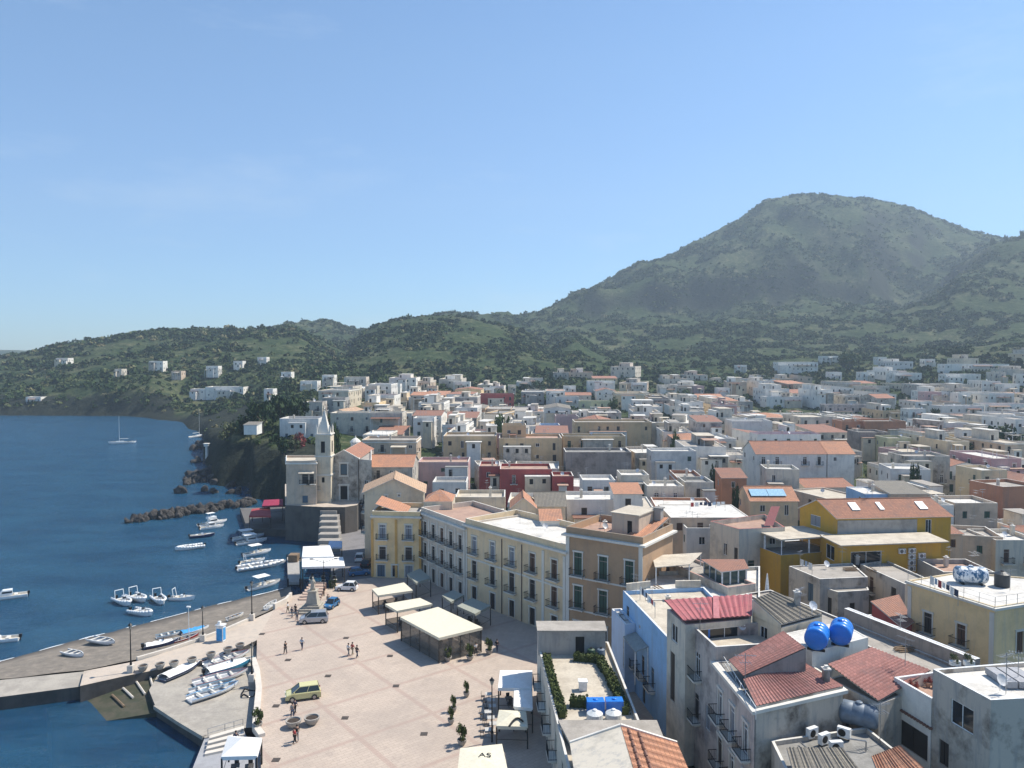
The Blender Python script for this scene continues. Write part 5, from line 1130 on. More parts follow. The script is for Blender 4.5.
H('patched white house with arched windows on two levels', 686, 715, 482, 13, 8, 'offwhite', rmat='grey', st=2, yb=504, sh='dark')
H('stained white house with external pipes', 648, 685, 486, 13, 8, 'offwhite', rmat='white', st=2, yb=506)
H('pale block with dusty white roof behind the barrel-roofed house', 622, 650, 475, 14.5, 8, 'offwhite', rmat='white', st=1, yb=500)
H('bluish white terrace house behind the white doors', 583, 616, 480, 13.4, 8, 'white2', rmat='white', st=1, yb=500)
H('long white house with dark door and window behind the brown palazzo', 567, 644, 499.5, 14.8, 9, 'white2', rmat='white', st=1, yb=522, sh='dark', bay=7, dens=1, lod=0)
H('white upper room with orange barrel-tiled roof', 615, 643, 494, 16.2, 6, 'white', 'shed', 'orange', rise=1.0, yb=508, st=1, lod=0)
H('cream house under grey old tiles left of the long white house', 536, 566, 506, 14.6, 8, 'palecream', 'gable', 'greyt', rise=1.8, yb=520, st=1, lod=0)
H('small cream gable with bright orange tiles behind the cream palazzo', 511, 536, 508, 14.8, 7, 'palecream', 'gable', 'orange', rise=1.8, yb=518, st=1, lod=0, axis=1)
H('little house with orange hip roof behind the grey palazzo end', 423, 452, 502, 15.2, 7, 'palecream', 'hip', 'orange', rise=1.6, yb=508, st=0)
H('flat-roofed cream house with arched back veranda behind the palazzo', 455, 505, 497, 14.8, 8, 'palecream', rmat='cream', st=1, yb=512, sh='dark')
H('low white room on the palazzo roofs with a rusty hatch', 541, 562, 521, 15.2, 5, 'white', 'shed', 'orange', rise=.8, yb=526, st=1, lod=0)
H('wide flat white roof right of the brown palazzo', 672, 752, 517.5, 13.2, 12, 'beige', rmat='white', st=1, yb=530, parapet=.1)
H('grey-tan house below the wide white roof', 688, 716, 528, 12.0, 7, 'white2', rmat='cement', st=1, yb=556, lod=0)
ft = [U(739, 529, 14.5), U(785, 527, 14.5), U(765, 514, 14.5), U(710, 521, 14.5)]
r, rl = building('house', 'dirty white house with a red-walled roof terrace left of the ochre house', ft, 14.5, 'offwhite', 'flat', 'pinkish', z0=2, lod=0, parapet=.8, ops={3: [(3.2, 4.0, 9.6, 11.6, 'win', None), (5.6, 6.4, 9.4, 11.4, 'win', 'dark')]}, cap=plain('brick_red_coping', (.35, .1, .08), .7))
g = MB(); g.add([(2, 1, 0), (3.5, 1, 0), (6.0, 5, 2.4), (4.5, 5, 2.4)], [(0, 1, 2, 3)]); g.build('stair_roof', RF['maroon'], r, (0, -2, 14.2 - rl[2]))
H('orange-rendered wide house in the right-hand town', 866, 907, 421, 17.5, 11, 'brick', rmat='cement', st=1, yb=440, dens=.4, bay=5)
H('orange-rendered house with dark openings left of the wide orange one', 843, 865, 421, 17.3, 9, 'brick', rmat='cement', st=1, yb=432)
H('grey-brown box house below the orange-rendered pair', 860, 889, 432, 16, 9, 'stone', rmat='cement', st=1, yb=444, dens=.4)
H('yellowish house at the side of the grey-brown box', 889, 913, 438, 15, 9, 'olive', rmat='cement', st=1, yb=452)
H('wide bluish white house with one small window above the white roofs', 894, 931, 469, 13.6, 10, 'white2', rmat='white', st=1, yb=484, dens=.5, yaw=-10)
H('tall grey-tan corner house with open windows and iron stair', 906, 952, 456, 15.2, 9, 'grey2', rmat='cement', st=2, yb=476)
H('tall straw-coloured house with slanted white roof edge', 983, 1011, 470, 13.8, 9, 'cream', rmat='white', st=1, yb=488, yaw=8, dens=.4)
H('orange-beige blank house at the right edge', 1003, 1048, 486, 14.2, 9, 'brick', rmat='cement', st=0, yb=516, yaw=12)
H('beige house with green shutter near the right edge', 958, 1001, 503, 14.2, 8, 'beige', rmat='white', st=1, yb=520, sh='green', dens=.9, bay=4, lod=0)
H('white shop house with dish beside the beige green-shuttered house', 933, 957, 505, 13.9, 8, 'white', rmat='white', st=1, yb=516, lod=0)
H('blue-walled house under a flat white roof', 867, 893, 494, 13, 9, 'blue', rmat='white', st=1, yb=500, parapet=.15)
H('house with bright white sloping roof above the ochre house', 893, 930, 494, 13.2, 10, 'beige', 'shed', 'greyt', rise=1.0, yb=501, st=0)
H('beige box house with small square window behind the ochre wing', 964, 1004, 536, 12.8, 8, 'beige', rmat='cement', st=1, yb=562, yaw=-14, dens=.6, lod=0)
H('beige house with terracotta canopy roof touching the ochre house', 946, 966, 534, 13, 7, 'beige', 'shed', 'brownt', rise=.9, yb=556, lod=0, st=1)
H('white-grey house with dirty side at the right edge', 1000, 1045, 540, 12.5, 8, 'offwhite', rmat='white', st=1, yb=565, lod=0)
H('low house with pinkish roof behind the water tank terrace', 948, 1000, 572, 11.5, 7, 'grey', rmat='pinkish', st=0, yb=585)
H('white villa with long arcade on the upper right slope', 945, 1009, 364, 36, 10, 'white', rmat='white', st=1, yb=374, bay=5, name='villa')
H('second long white villa below the arcade villa', 946, 981, 374, 33, 9, 'white', rmat='white', st=1, yb=384, bay=4, name='villa')
H('white villa with terraces in the middle of the wooded slope', 778, 818, 362, 33, 12, 'white', rmat='white', st=2, yb=375, name='villa')
H('small white villa right of the terraced villa', 822, 838, 356, 38, 9, 'white', rmat='white', st=1, yb=360, name='villa')
H('white house cluster with terrace near the right slope', 893, 922, 373, 31, 10, 'white', rmat='white', st=1, yb=384, name='villa')
H('pale flat villa beside a wall on the right slope', 860, 890, 386, 27, 10, 'offwhite', rmat='cement', st=1, yb=394, name='villa')
H('long white house row on the right with blue details', 942, 985, 406, 20.5, 10, 'white2', rmat='white', st=1, yb=416)
H('white two-tier house at the far right with red trim', 986, 1030, 404, 21, 10, 'white', rmat='pinkish', st=1, yb=414)
H('tall white gabled-wall house among trees', 910, 927, 409, 21, 8, 'white', rmat='white', st=2, yb=424)
H('long pinkish grey house with dark openings in the right middle', 828, 872, 405, 20, 10, 'mauve', rmat='cement', st=1, yb=416, sh='dark')
H('big white hotel with rows of balconies on the left headland', 205, 243, 387, 33, 14, 'white', rmat='white', st=3, yb=402, name='hotel', bay=4)
H('white lower wing of the headland hotel', 190, 204.5, 389, 30, 9, 'white', rmat='white', st=1, yb=402, name='hotel')
H('blue and white seaside house on the rocky point', 168, 190, 406, 13, 9, 'white2', rmat='white', st=1, yb=413, name='villa', z0=6)
H('white villa above the rocky cove', 25, 40, 397, 16, 8, 'white', rmat='white', st=1, yb=402, name='villa')
H('small white house high on the left headland', 56, 68, 358, 50, 9, 'white', rmat='white', st=1, yb=362, name='villa')
H('white villa on the green slope left of centre', 300, 317, 381, 33, 9, 'white', rmat='white', st=1, yb=388, name='villa')
H('pale villa with two levels above the dark trees', 344, 366, 377, 34, 10, 'offwhite', rmat='white', st=2, yb=386, name='villa')
H('white villa under the terraced mound', 453, 470, 382, 31, 9, 'white', rmat='white', st=1, yb=388, name='villa')
H('tall narrow beige villa in front of cypress trees', 530, 543, 378, 33, 8, 'offwhite', rmat='white', st=2, yb=390, name='villa')
H('white double villa with balconies right of the tall beige villa', 588, 615, 381, 29, 10, 'white', rmat='white', st=2, yb=391, name='villa')
H('white sea-view shed on top of the dark cliff', 243, 256, 425, 20.5, 5, 'white', 'shed', 'greyt', rise=.5, st=0, yb=430, name='shed', z0=17.5)
H('tan house with roof terrace beneath the cliff pines', 303, 322, 402, 23, 8, 'grey2', rmat='white', st=2, yb=416)
H('grey townhouse behind the cliff pines', 322, 345, 398, 23.5, 9, 'grey', rmat='white', st=2, yb=412)
H('red house with black balconies in the far town', 480, 514, 394, 21.5, 10, 'red', rmat='grey', st=2, yb=408, sh='dark')
H('salmon stepped wall house right of centre', 556, 578, 416, 18, 9, 'pink', rmat='grey', st=0, yb=426)
H('blue-grey house with terraces in the middle distance', 540, 560, 425, 17, 8, 'paleblue', rmat='grey', st=1, yb=432)
H('yellow-green villa with arches in the far town', 580, 612, 401, 21, 9, 'olive', rmat='cement', st=1, yb=412)
H('large bluish house block left of the yellow-green villa', 556, 579, 397, 22, 9, 'white2', rmat='grey', st=1, yb=408)
for px, yt, w, wl, lb in ((118, 369, 7, 'offwhite', 'tiny pale house half way up the left headland'), (156, 361, 14, 'white', 'white house with long wall high on the headland'), (176, 371, 10, 'beige', 'beige house in the terraced fields of the headland'),
    (212, 366, 12, 'white', 'white house among headland terraces above the hotel'), (238, 361, 9, 'white', 'small white house right of the terraces above the hotel'), (268, 389, 9, 'white', 'little white cottage among trees behind the cliff pines'), (286, 372, 10, 'white', 'white cottage on the saddle left of the mound'),
    (328, 375, 12, 'white', 'white pair of cubes at the left foot of the mound'), (262, 357, 9, 'white', 'white farmhouse on the upper slope right of the headland'), (371, 386, 12, 'offwhite', 'pale house below the two-level villa'), (395, 384, 10, 'white', 'white cube at the edge of the fields under the mound'), (432, 386, 10, 'beige', 'beige cube under the mound left of the white villa'),
    (488, 388, 10, 'white', 'white cube between mound villa and beige villa'), (512, 385, 8, 'offwhite', 'narrow pale house at the foot of the brown hillock'), (570, 386, 12, 'white', 'white house under the brown hillock'), (640, 383, 14, 'white', 'long white house at the left edge of the woods'), (668, 385, 18, 'offwhite', 'pale long block in front of the woods'), (700, 386, 9, 'pink', 'pink little house with steep roof in the woods'),
    (724, 388, 12, 'white', 'white house under the bright green wood tree'), (742, 365, 10, 'white', 'white house at the wood edge left of the terraced villa'), (806, 384, 16, 'beige', 'long beige house in front of the huge dark tree'), (836, 372, 12, 'white', 'white house above the huge dark tree'), (868, 372, 14, 'white', 'white house with pergola left of the right-slope cluster'),
    (882, 357, 9, 'white', 'small white house high above the right-slope cluster'), (930, 359, 10, 'white', 'white house left of the long arcade villa'), (934, 392, 16, 'pink', 'pinkish low house in the fields on the right'), (965, 393, 12, 'white', 'white house between the field trees on the right'), (1012, 384, 16, 'white', 'white house at the right edge below the cypresses'), (1000, 372, 12, 'offwhite', 'pale house below the arcade villa near the right edge'),
    (790, 248, 5, 'white', 'single tiny white house high on the mountain')):
    H(lb, px - w / 2, px + w / 2, yt, 30, 8, wl, rmat='white', st=1 if w < 11 else 2, yb=yt + 9, name='villa')
NH = len(BLD)
# ------------------------------------------------------------------ town: the rest, row after row
rnd = random.Random(11)
GEN = []
def overlap(ft, others, m=0.8):
    ax0 = min(p[0] for p in ft) - m; ax1 = max(p[0] for p in ft) + m; ay0 = min(p[1] for p in ft) - m; ay1 = max(p[1] for p in ft) + m
    for o in others:
        f = o[5]; bx0 = min(p[0] for p in f); bx1 = max(p[0] for p in f); by0 = min(p[1] for p in f); by1 = max(p[1] for p in f)
        if ax0 < bx1 and bx0 < ax1 and ay0 < by1 and by0 < ay1: return True
    return False
WALLS = [('white', 22), ('white2', 16), ('offwhite', 20), ('beige', 8), ('grey', 5), ('grey2', 9), ('palecream', 6), ('cream', 4), ('pink', 3), ('mauve', 3), ('tan', 3), ('brick', 2), ('yellow', 2), ('red', 1), ('stone', 3), ('olive', 1)]
WN = {'white': 'white', 'white2': 'bluish white', 'offwhite': 'stained off-white', 'beige': 'beige', 'grey': 'grey', 'grey2': 'weathered grey', 'palecream': 'pale cream', 'cream': 'cream', 'pink': 'pink', 'mauve': 'mauve-grey', 'tan': 'tan', 'brick': 'orange-rendered', 'yellow': 'yellow', 'red': 'dark red', 'stone': 'rubble-stone', 'olive': 'yellow-green'}
def pick(l):
    t = rnd.uniform(0, sum(w for _, w in l))
    for a, w in l:
        t -= w
        if t <= 0: return a
    return l[0][0]
D = 118.
while D < 610:
    left = np.interp(D, [118, 150, 200, 230, 300, 400, 610], [640, 600, 366, 362, 300, 318, 470])
    right = 1090
    px = left + rnd.uniform(0, 12); step = 12 + D / 24
    while px < right:
        w = rnd.uniform(6, 13) * (1 + max(0, D - 250) / 600); gap = rnd.choice([.3, .3, .5, 1.5, 3.0]); yaw = rnd.choice([0, 0, rnd.uniform(-18, 18)]) + (4 if px > 700 else -3)
        wpx = w / D * F; dd = D + rnd.uniform(-.25, .25) * step
        if D > 500 and rnd.random() < (D - 440) / 210: px += wpx + 4; continue
        c = XD(px + wpx / 2, dd); dpt = rnd.uniform(.55, .9) * step; t = R(yaw); u = Vector((math.cos(t), math.sin(t))); v = Vector((-u.y, u.x)); cc = Vector(c)
        ft = [tuple(cc - u * w / 2), tuple(cc + u * w / 2), tuple(cc + u * w / 2 + v * dpt), tuple(cc - u * w / 2 + v * dpt)]
        g0 = ground(*c); hh = rnd.choice([5.5, 7, 7.5, 8.5, 10, 11]) * (1 if D < 520 else .75); z1 = g0 + hh
        x0, x1 = px, px + wpx
        for o in BLD[:NH]:
            if o[4] > dd - 2 and o[0] < x1 - 2 and o[1] > x0 + 2:
                z1 = min(z1, ztop(o[3], dd) - .2)
        for o in GEN_B if 'GEN_B' in globals() else []: pass
        if z1 < g0 + 2.8 or overlap(ft, BLD[:NH], .5) or overlap(ft, BLD[NH:], -1.2): px += wpx * .5 + 2; continue
        if len(GEN) > 222: break
        wall = pick(WALLS); rk = pick([('flat', 84), ('gable', 8), ('shed', 6), ('hip', 2)]); 
        rm = pick([('white', 26), ('cement', 28), ('cream', 18), ('grey', 12), ('pinkish', 14)]) if rk == 'flat' else pick([('red', 5), ('orange', 5), ('brownt', 4), ('tant', 2), ('greyt', 2)])
        st = 1 if hh < 6.5 else 2
        root, rl = building('house', '', ft, z1, wall, rk, rm, storeys=st, lod=1 if dd < 230 else 2, parapet=rnd.choice([.3, .6, .9]), rise=rnd.uniform(1, 1.8), axis=rnd.choice([0, 0, 1]), cornice=rnd.choice([0, 0, .15]),
                            dens=rnd.uniform(.5, .95), kinds=('win', 'bal') if dd < 260 else ('win',), group='houses of the old town', cat='house', trim=None if rnd.random() < .6 else TRIM)
        feats = []
        if dd < 560: wings(root, rl, ft, z1, wall, rnd, rnd.choice([1, 2, 2, 3]) if dd > 200 else rnd.choice([0, 1]))
        def rp(a, b_): q = cc - u * w / 2 + u * w * a + v * dpt * b_; return (q.x, q.y)
        if rk == 'flat':
            for _q in range(rnd.choice([0, 1, 1, 2]) + (dd > 260)):
                a0 = rnd.uniform(.05, .5); a1 = a0 + rnd.uniform(.25, .45); b0 = rnd.uniform(.3, .5) + .05 * _q; rh = rnd.uniform(1.6, 2.9)
                if not any(o[4] > dd and o[0] < x1 and o[1] > x0 and ztop(o[3], dd) < z1 + rh for o in BLD[:NH]):
                    room_part(root, rl, [rp(a0, b0), rp(a1, b0), rp(a1, .93), rp(a0, .93)], z1 - .6, z1 + rh, rnd.choice([wall, 'offwhite', 'white', 'grey2']), rnd.choice(['cement', 'white', 'cream', 'white']), {0: [(.4, 1.3, z1 - .5, z1 + 1.4)]} if (a1 - a0) * w > 2 else None); feats.append('roof room') if 'roof room' not in feats else None
            if rnd.random() < .3 and dd < 420:
                a0 = rnd.uniform(.02, .5); a1 = a0 + .4
                canopy(root, 'pergola', [rp(a0, .05), rp(a1, .05), rp(a1, .4), rp(a0, .4)], [z1 + 1.7] * 4, z1 - .6, RF[rnd.choice(['white', 'cream', 'pinkish', 'grey'])], rl); feats.append('terrace canopy')
            for _ in range(rnd.choice([0, 1, 1, 2])): x, y = rp(rnd.uniform(.1, .9), rnd.uniform(.2, .9)); antenna_part(root, rl, x, y, z1 - .4, rnd.uniform(0, 3))
            if rnd.random() < .35: x, y = rp(rnd.uniform(.1, .9), rnd.uniform(.1, .8)); dish_part(root, rl, x, y, z1 - .3, rnd.uniform(-.6, .6))
        if rnd.random() < .5: x, y = rp(rnd.uniform(.15, .85), rnd.uniform(.5, .8)); chimney_part(root, rl, x, y, z1 - .4, rnd.uniform(1.0, 2.0))
        GEN.append(dict(root=root, px=(x0 + x1) / 2, D=dd, wall=WN[wall], roof=(rk, rm), feats=feats, w=w, z1=z1, rp=rp, st=st))
        px += wpx + gap / D * F
    D += step
# labels that single each generated house out: colour + roof + extras, then its place among its like
RN = {'flat': 'flat-roofed', 'gable': 'gabled', 'shed': 'lean-to-roofed', 'hip': 'hip-roofed'}
RM = {'white': 'whitewashed roof', 'cement': 'cement roof', 'cream': 'cream roof', 'grey': 'dark grey roof', 'pinkish': 'terracotta roof', 'red': 'red tiles', 'orange': 'orange tiles', 'brownt': 'brown tiles', 'tant': 'straw tiles', 'greyt': 'mossy grey tiles'}
def zone(g):
    d = 'front rows' if g['D'] < 200 else 'middle rows' if g['D'] < 330 else 'back rows' if g['D'] < 480 else 'hill foot'
    s = 'left' if g['px'] < 520 else 'centre' if g['px'] < 700 else 'right' if g['px'] < 880 else 'far right'
    return f'{s}, {d}'
buckets = {}
for g in GEN:
    b_ = f"{g['wall']} {RN[g['roof'][0]]} house, {RM[g['roof'][1]]}" + (f", {g['feats'][0]}" if g['feats'] else '')
    g['base'] = b_; buckets.setdefault((b_, zone(g)), []).append(g)
ORD = ['leftmost', 'second from left', 'third from left', 'fourth from left', 'fifth from left', 'sixth from left', 'seventh from left']
for (b_, z_), l in buckets.items():
    l.sort(key=lambda g: g['px'])
    for i, g in enumerate(l):
        g['root']['label'] = f"{b_}, {z_}" + (f", {ORD[min(i, 6)]}" if len(l) > 1 else '')
print('buildings', len(BLD), 'generated', len(GEN))
# ------------------------------------------------------------------ vegetation
def leafmat(name, c, c2, scale=1.2):
    m, nt, b = newmat(name); b.inputs['Roughness'].default_value = 0.75; b.inputs['Specular IOR Level'].default_value = 0.2
    nt.links.new(ramp(nt, noi(nt, pos(nt), scale, 4, .7), [(0.3, c), (0.7, c2)]), b.inputs['Base Color']); return m
LEAF = {'dark': leafmat('dark_pine_foliage', (.014, .032, .012), (.035, .065, .02)), 'mid': leafmat('green_foliage', (.03, .055, .018), (.075, .11, .032)), 'olive': leafmat('olive_foliage', (.05, .065, .03), (.11, .125, .06)),
        'red': leafmat('red_blossom', (.22, .04, .05), (.30, .10, .07)), 'hedge': leafmat('hedge_leaves', (.03, .045, .012), (.09, .11, .03), 4)}
BARK = plain('bark', (.10, .075, .05), .9)
_cr = {}
def crown_mesh(kind, mat, seed, n=520):
    k = (kind, mat, seed)
    if k in _cr: return _cr[k]
    r = random.Random(seed * 31 + 5); g = MB(); lobes = []
    if kind == 'round':
        for i in range(9): a = r.uniform(0, 6.28); rr = r.uniform(.1, .62); lobes.append((rr * math.cos(a), rr * math.sin(a), r.uniform(.35, .85), r.uniform(.22, .38)))
    elif kind == 'pine':
        for i in range(9): a = r.uniform(0, 6.28); rr = r.uniform(.1, .75); lobes.append((rr * math.cos(a), rr * math.sin(a), r.uniform(.62, .85), r.uniform(.2, .3)))
    elif kind == 'cypress':
        for i in range(8): t = i / 7; lobes.append((r.uniform(-.05, .05), r.uniform(-.05, .05), .12 + .8 * t, .22 * (1 - .75 * t)))
    elif kind == 'bush':
        for i in range(6): a = r.uniform(0, 6.28); rr = r.uniform(0, .6); lobes.append((rr * math.cos(a), rr * math.sin(a), r.uniform(.15, .5), r.uniform(.25, .4)))
    for i in range(n):
        lx, ly, lz, lr = r.choice(lobes); v = Vector((r.gauss(0, 1), r.gauss(0, 1), r.gauss(0, 1))).normalized() * lr * r.uniform(.75, 1.08)
        p = Vector((lx, ly, lz)) + v; s = r.uniform(.035, .075); a = Vector((r.gauss(0, 1), r.gauss(0, 1), r.gauss(0, 1))).normalized(); a = (a + v.normalized() * .8).normalized(); u = a.orthogonal().normalized(); w_ = a.cross(u)
        g.quad(p - u * s - w_ * s * .6, p + u * s - w_ * s, p + u * s * .8 + w_ * s, p - u * s + w_ * s * .7)
    for lx, ly, lz, lr in lobes:
        base = len(g.v); q = .72 * lr
        vs = [(0, 0, q), (0, 0, -q)] + [(q * math.cos(t * 1.2566), q * math.sin(t * 1.2566), 0) for t in range(5)]
        g.add([(lx + x, ly + y, lz + z) for x, y, z in vs], [(0, 2 + k, 2 + (k + 1) % 5) for k in range(5)] + [(1, 2 + (k + 1) % 5, 2 + k) for k in range(5)])
    _cr[k] = g.mesh('crown_mesh', LEAF[mat]); return _cr[k]
_tk = {}
def trunk_mesh(seed):
    if seed in _tk: return _tk[seed]
    r = random.Random(seed); g = MB(); g.tube((0, 0, -.1), (.02, 0, .35), .045, .03, 7)
    for i in range(5): a = r.uniform(0, 6.28); g.tube((.02, 0, .28 + .04 * i), (.35 * math.cos(a), .35 * math.sin(a), .6 + .05 * i), .02, .008, 5)
    _tk[seed] = g.mesh('trunk_mesh', BARK); return _tk[seed]
def tree(px, D, h, w, kind, mat, label, z=None, name='tree', group=None):
    x, y = XD(px, D); z = ground(x, y) - .2 if z is None else z
    o = empty(name, (x, y, z), random.uniform(0, 6), label, name.replace('_', ' ').replace('broadleaf ', ''), group)
    s = random.randint(0, 3); inst('trunk', trunk_mesh(s), o, sc=(w, w, h)) ; inst('crown', crown_mesh(kind, mat, s), o, sc=(w / 1.5 if kind not in ('cypress',) else w * 2.2,) * 2 + (h,))
    return o
def treepx(px, ytop, ybot, wpx, D, kind, mat, label, name='tree', group=None):
    zt = ztop(ytop, D); w = wpx / F * D; x, y = XD(px, D); z = ground(x, y) - .3
    return tree(px, D, max(2.0, zt - z), w, kind, mat, label, z, name, group)
for i, (px, yt, D, w, kd, mt, lb) in enumerate([
    (262, 404, 262, 26, 'pine', 'dark', 'wide dark pine on the cliff top left of the blue and white house'),
    (280, 399, 275, 30, 'pine', 'dark', 'largest dark umbrella pine above the blue and white cliff house'),
    (298, 402, 282, 22, 'pine', 'dark', 'dark pine between the umbrella pine and the tan roof-terrace house'),
    (244, 418, 262, 20, 'round', 'dark', 'dark round tree hanging over the cliff edge beside the white shed'),
    (228, 424, 265, 20, 'round', 'olive', 'olive-green tree at the outer end of the cliff'),
    (300, 428, 244, 16, 'bush', 'red', 'red-flowering bougainvillea in front of the blue and white house'),
    (294, 440, 236, 14, 'round', 'olive', 'loose olive tree below the bougainvillea'),
    (283, 438, 232, 14, 'round', 'dark', 'dark shrub tree on the cliff slope under the blue house wall'),
    (334, 432, 212, 14, 'round', 'mid', 'green tree behind the church tower'),
    (384, 441, 262, 12, 'round', 'dark', 'dark tree between the long off-white house and the tan house'),
    (368, 436, 265, 12, 'round', 'dark', 'dark tree below the windows of the long off-white house'),
    (505, 420, 262, 22, 'round', 'mid', 'row of green tree behind the crenellated tan tower'),
    (540, 382, 520, 16, 'round', 'dark', 'dark tree right of the tall beige villa'),
    (524, 384, 520, 12, 'cypress', 'dark', 'slim cypress left of the tall beige villa'),
    (552, 383, 525, 10, 'cypress', 'dark', 'cypress at the foot of the brown hillock'),
    (612, 400, 395, 12, 'round', 'mid', 'palm-green tree right of the yellow-green villa'),
    (737, 378, 560, 26, 'round', 'mid', 'bright green wood tree at the foot of the slope above the white double house'),
    (716, 382, 555, 22, 'round', 'mid', 'broad green tree left of the bright green wood tree'),
    (758, 376, 565, 24, 'round', 'dark', 'dark tree under the terraced white villa'),
    (826, 378, 540, 30, 'round', 'dark', 'huge dark round tree right of the large white double house'),
    (846, 384, 530, 20, 'round', 'mid', 'green tree beside the huge dark round tree'),
    (905, 392, 520, 24, 'round', 'mid', 'green tree between the white villas on the right'),
    (958, 348, 600, 28, 'pine', 'dark', 'dark pine above the long arcade villa'),
    (1008, 357, 560, 9, 'cypress', 'dark', 'tall dark cypress right of the arcade villa'),
    (1019, 358, 560, 9, 'cypress', 'dark', 'second tall cypress at the right edge'),
    (998, 389, 480, 26, 'round', 'mid', 'green tree between the wall and the villas on the right'),
    (978, 392, 470, 10, 'round', 'dark', 'small dark tree on the bare yellow field'),
    (1002, 430, 262, 42, 'round', 'dark', 'large dark tree among houses near the right edge'),
    (918, 432, 300, 20, 'round', 'mid', 'green tree beside the orange-rendered house'),
    (968, 444, 250, 26, 'round', 'dark', 'dark shrubby tree right of the orange shop canopy'),
    (865, 416, 345, 14, 'round', 'dark', 'dark tree in the gap before the orange-rendered houses'),
    (890, 410, 380, 18, 'round', 'mid', 'green tree beside the tall white gable wall'),
    (936, 410, 372, 10, 'round', 'dark', 'dark tree right of the white gable wall'),
    (738, 492, 160, 9, 'round', 'dark', 'small dark tree before the solar-panel house'),
    (716, 468, 196, 14, 'round', 'dark', 'dark courtyard tree behind the brown-roofed little house'),
    (676, 436, 250, 10, 'round', 'mid', 'small green tree behind the white cube house'),
    (655, 414, 330, 14, 'round', 'mid', 'green courtyard tree right of the loggia house'),
    (602, 414, 345, 20, 'round', 'olive', 'olive tree in front of the yellow-green villa'),
    (460, 424, 330, 14, 'round', 'mid', 'green tree left of the crenellated tower'),
    (850, 352, 640, 20, 'round', 'mid', 'green tree by the small white villa'),
    (985, 370, 545, 20, 'round', 'mid', 'green bushy tree right of the second long villa'),
    (915, 470, 185, 12, 'round', 'dark', 'dark tree behind the tall grey-tan corner house'),
    (900, 487, 170, 26, 'bush', 'dark', 'dark creeper mass on the roofs above the ochre house'),
    (945, 486, 172, 22, 'bush', 'dark', 'dark pergola shrub left of the bright white roof'),
    (350, 392, 400, 16, 'round', 'dark', 'dark tree behind the grey townhouse'),
    (250, 396, 560, 18, 'round', 'dark', 'dark tree left of the headland hotel'),
    (88, 337, 850, 7, 'pine', 'dark', 'lone umbrella pine on the left skyline'),
    (118, 334, 860, 8, 'round', 'dark', 'round tree on the crest of the left headland'),
    (155, 333, 855, 8, 'round', 'dark', 'bushy tree next right on the headland crest'),
    (195, 330, 855, 7, 'round', 'dark', 'tree on the headland crest above the white walls'),
    (253, 326, 860, 9, 'round', 'dark', 'dark tree at the high right end of the headland crest'),
    (263, 324, 860, 6, 'cypress', 'dark', 'narrow cypress at the high right end of the headland crest'),
    (232, 327, 860, 9, 'round', 'dark', 'broad dark tree on the crest left of the narrow cypress'),
    (990, 238, 1275, 4, 'pine', 'dark', 'tiny pine on the right mountain skyline'),
    (1003, 236, 1277, 4, 'pine', 'dark', 'second tiny pine on the right mountain skyline'),
    (1020, 231, 1279, 5, 'pine', 'dark', 'tiny pine at the right end of the mountain skyline'),
    ]):
    treepx(px, yt, 0, w, D, kd, mt, lb)
treepx(333.5, 583, 596, 11, 131, 'round', 'hedge', 'bushy green tree beside the parked white car near the statue') ; 
# shrub and wood masses (uncountable): many leaf clumps spread over the slopes
def woods(name, label, n, dens, rng, size, mat, seed, zmin=4, zmax=900, faces=3):
    rs = np.random.RandomState(seed); V = []; Q = []; cols = []
    rr = random.Random(seed); tmpl = []
    for k in range(6):
        pts = []; 
        for i in range(faces * 9):
            v = Vector((rr.gauss(0, 1), rr.gauss(0, 1), abs(rr.gauss(0, .8)))).normalized(); v *= rr.uniform(.6, 1.0); a = (v + Vector((rr.gauss(0, .6), rr.gauss(0, .6), rr.gauss(0, .6)))).normalized(); u = a.orthogonal().normalized(); w_ = a.cross(u); s = rr.uniform(.22, .42)
            pts += [v - u * s, v + w_ * s * 1.1 - u * .2 * s, v + u * s, v - w_ * s]
        tmpl.append(np.array([tuple(p) for p in pts]))
    cnt = 0; tries = 0; vs = []; tint = []
    while cnt < n and tries < n * 12:
        tries += 1
        D = rng[2] + (rng[3] - rng[2]) * rs.rand() ** .8; px = rng[0] + (rng[1] - rng[0]) * rs.rand(); x, y = XD(px, D)
        z = terr(px, D)
        if z is None or z < zmin or z > zmax: continue
        if rs.rand() > dens(x, y, z, px): continue
        s = size * (0.55 + rs.rand() ** 2 * 1.3) * (.8 + D / 2200); t = tmpl[rs.randint(6)]; a = rs.rand() * 6.28; ca, sa = math.cos(a), math.sin(a)
        q = t * np.array([s, s, s * (.7 + .5 * rs.rand())]); q = np.stack([q[:, 0] * ca - q[:, 1] * sa + x, q[:, 0] * sa + q[:, 1] * ca + y, q[:, 2] + z], 1)
        vs.append(q); tint.append(np.full(len(q), rs.rand())); cnt += 1
    A_ = np.concatenate(vs); T_ = np.concatenate(tint); nq = len(A_) // 4
    me = bpy.data.meshes.new(name); me.vertices.add(len(A_)); me.vertices.foreach_set('co', A_.ravel()); me.loops.add(nq * 4); me.polygons.add(nq)
    me.loops.foreach_set('vertex_index', np.arange(nq * 4)); me.polygons.foreach_set('loop_start', np.arange(nq) * 4); me.polygons.foreach_set('loop_total', np.full(nq, 4)); me.update()
    at = me.attributes.new('tint', 'FLOAT', 'POINT'); at.data.foreach_set('value', T_)
    me.materials.append(mat); o = bpy.data.objects.new(name, me); COL.objects.link(o); tag(o, label, 'woodland', None, 'stuff'); print(name, cnt)
m, nt, b = newmat('maquis_foliage'); b.inputs['Roughness'].default_value = .9; b.inputs['Specular IOR Level'].default_value = .1
at = nt.nodes.new('ShaderNodeAttribute'); at.attribute_name = 'tint'
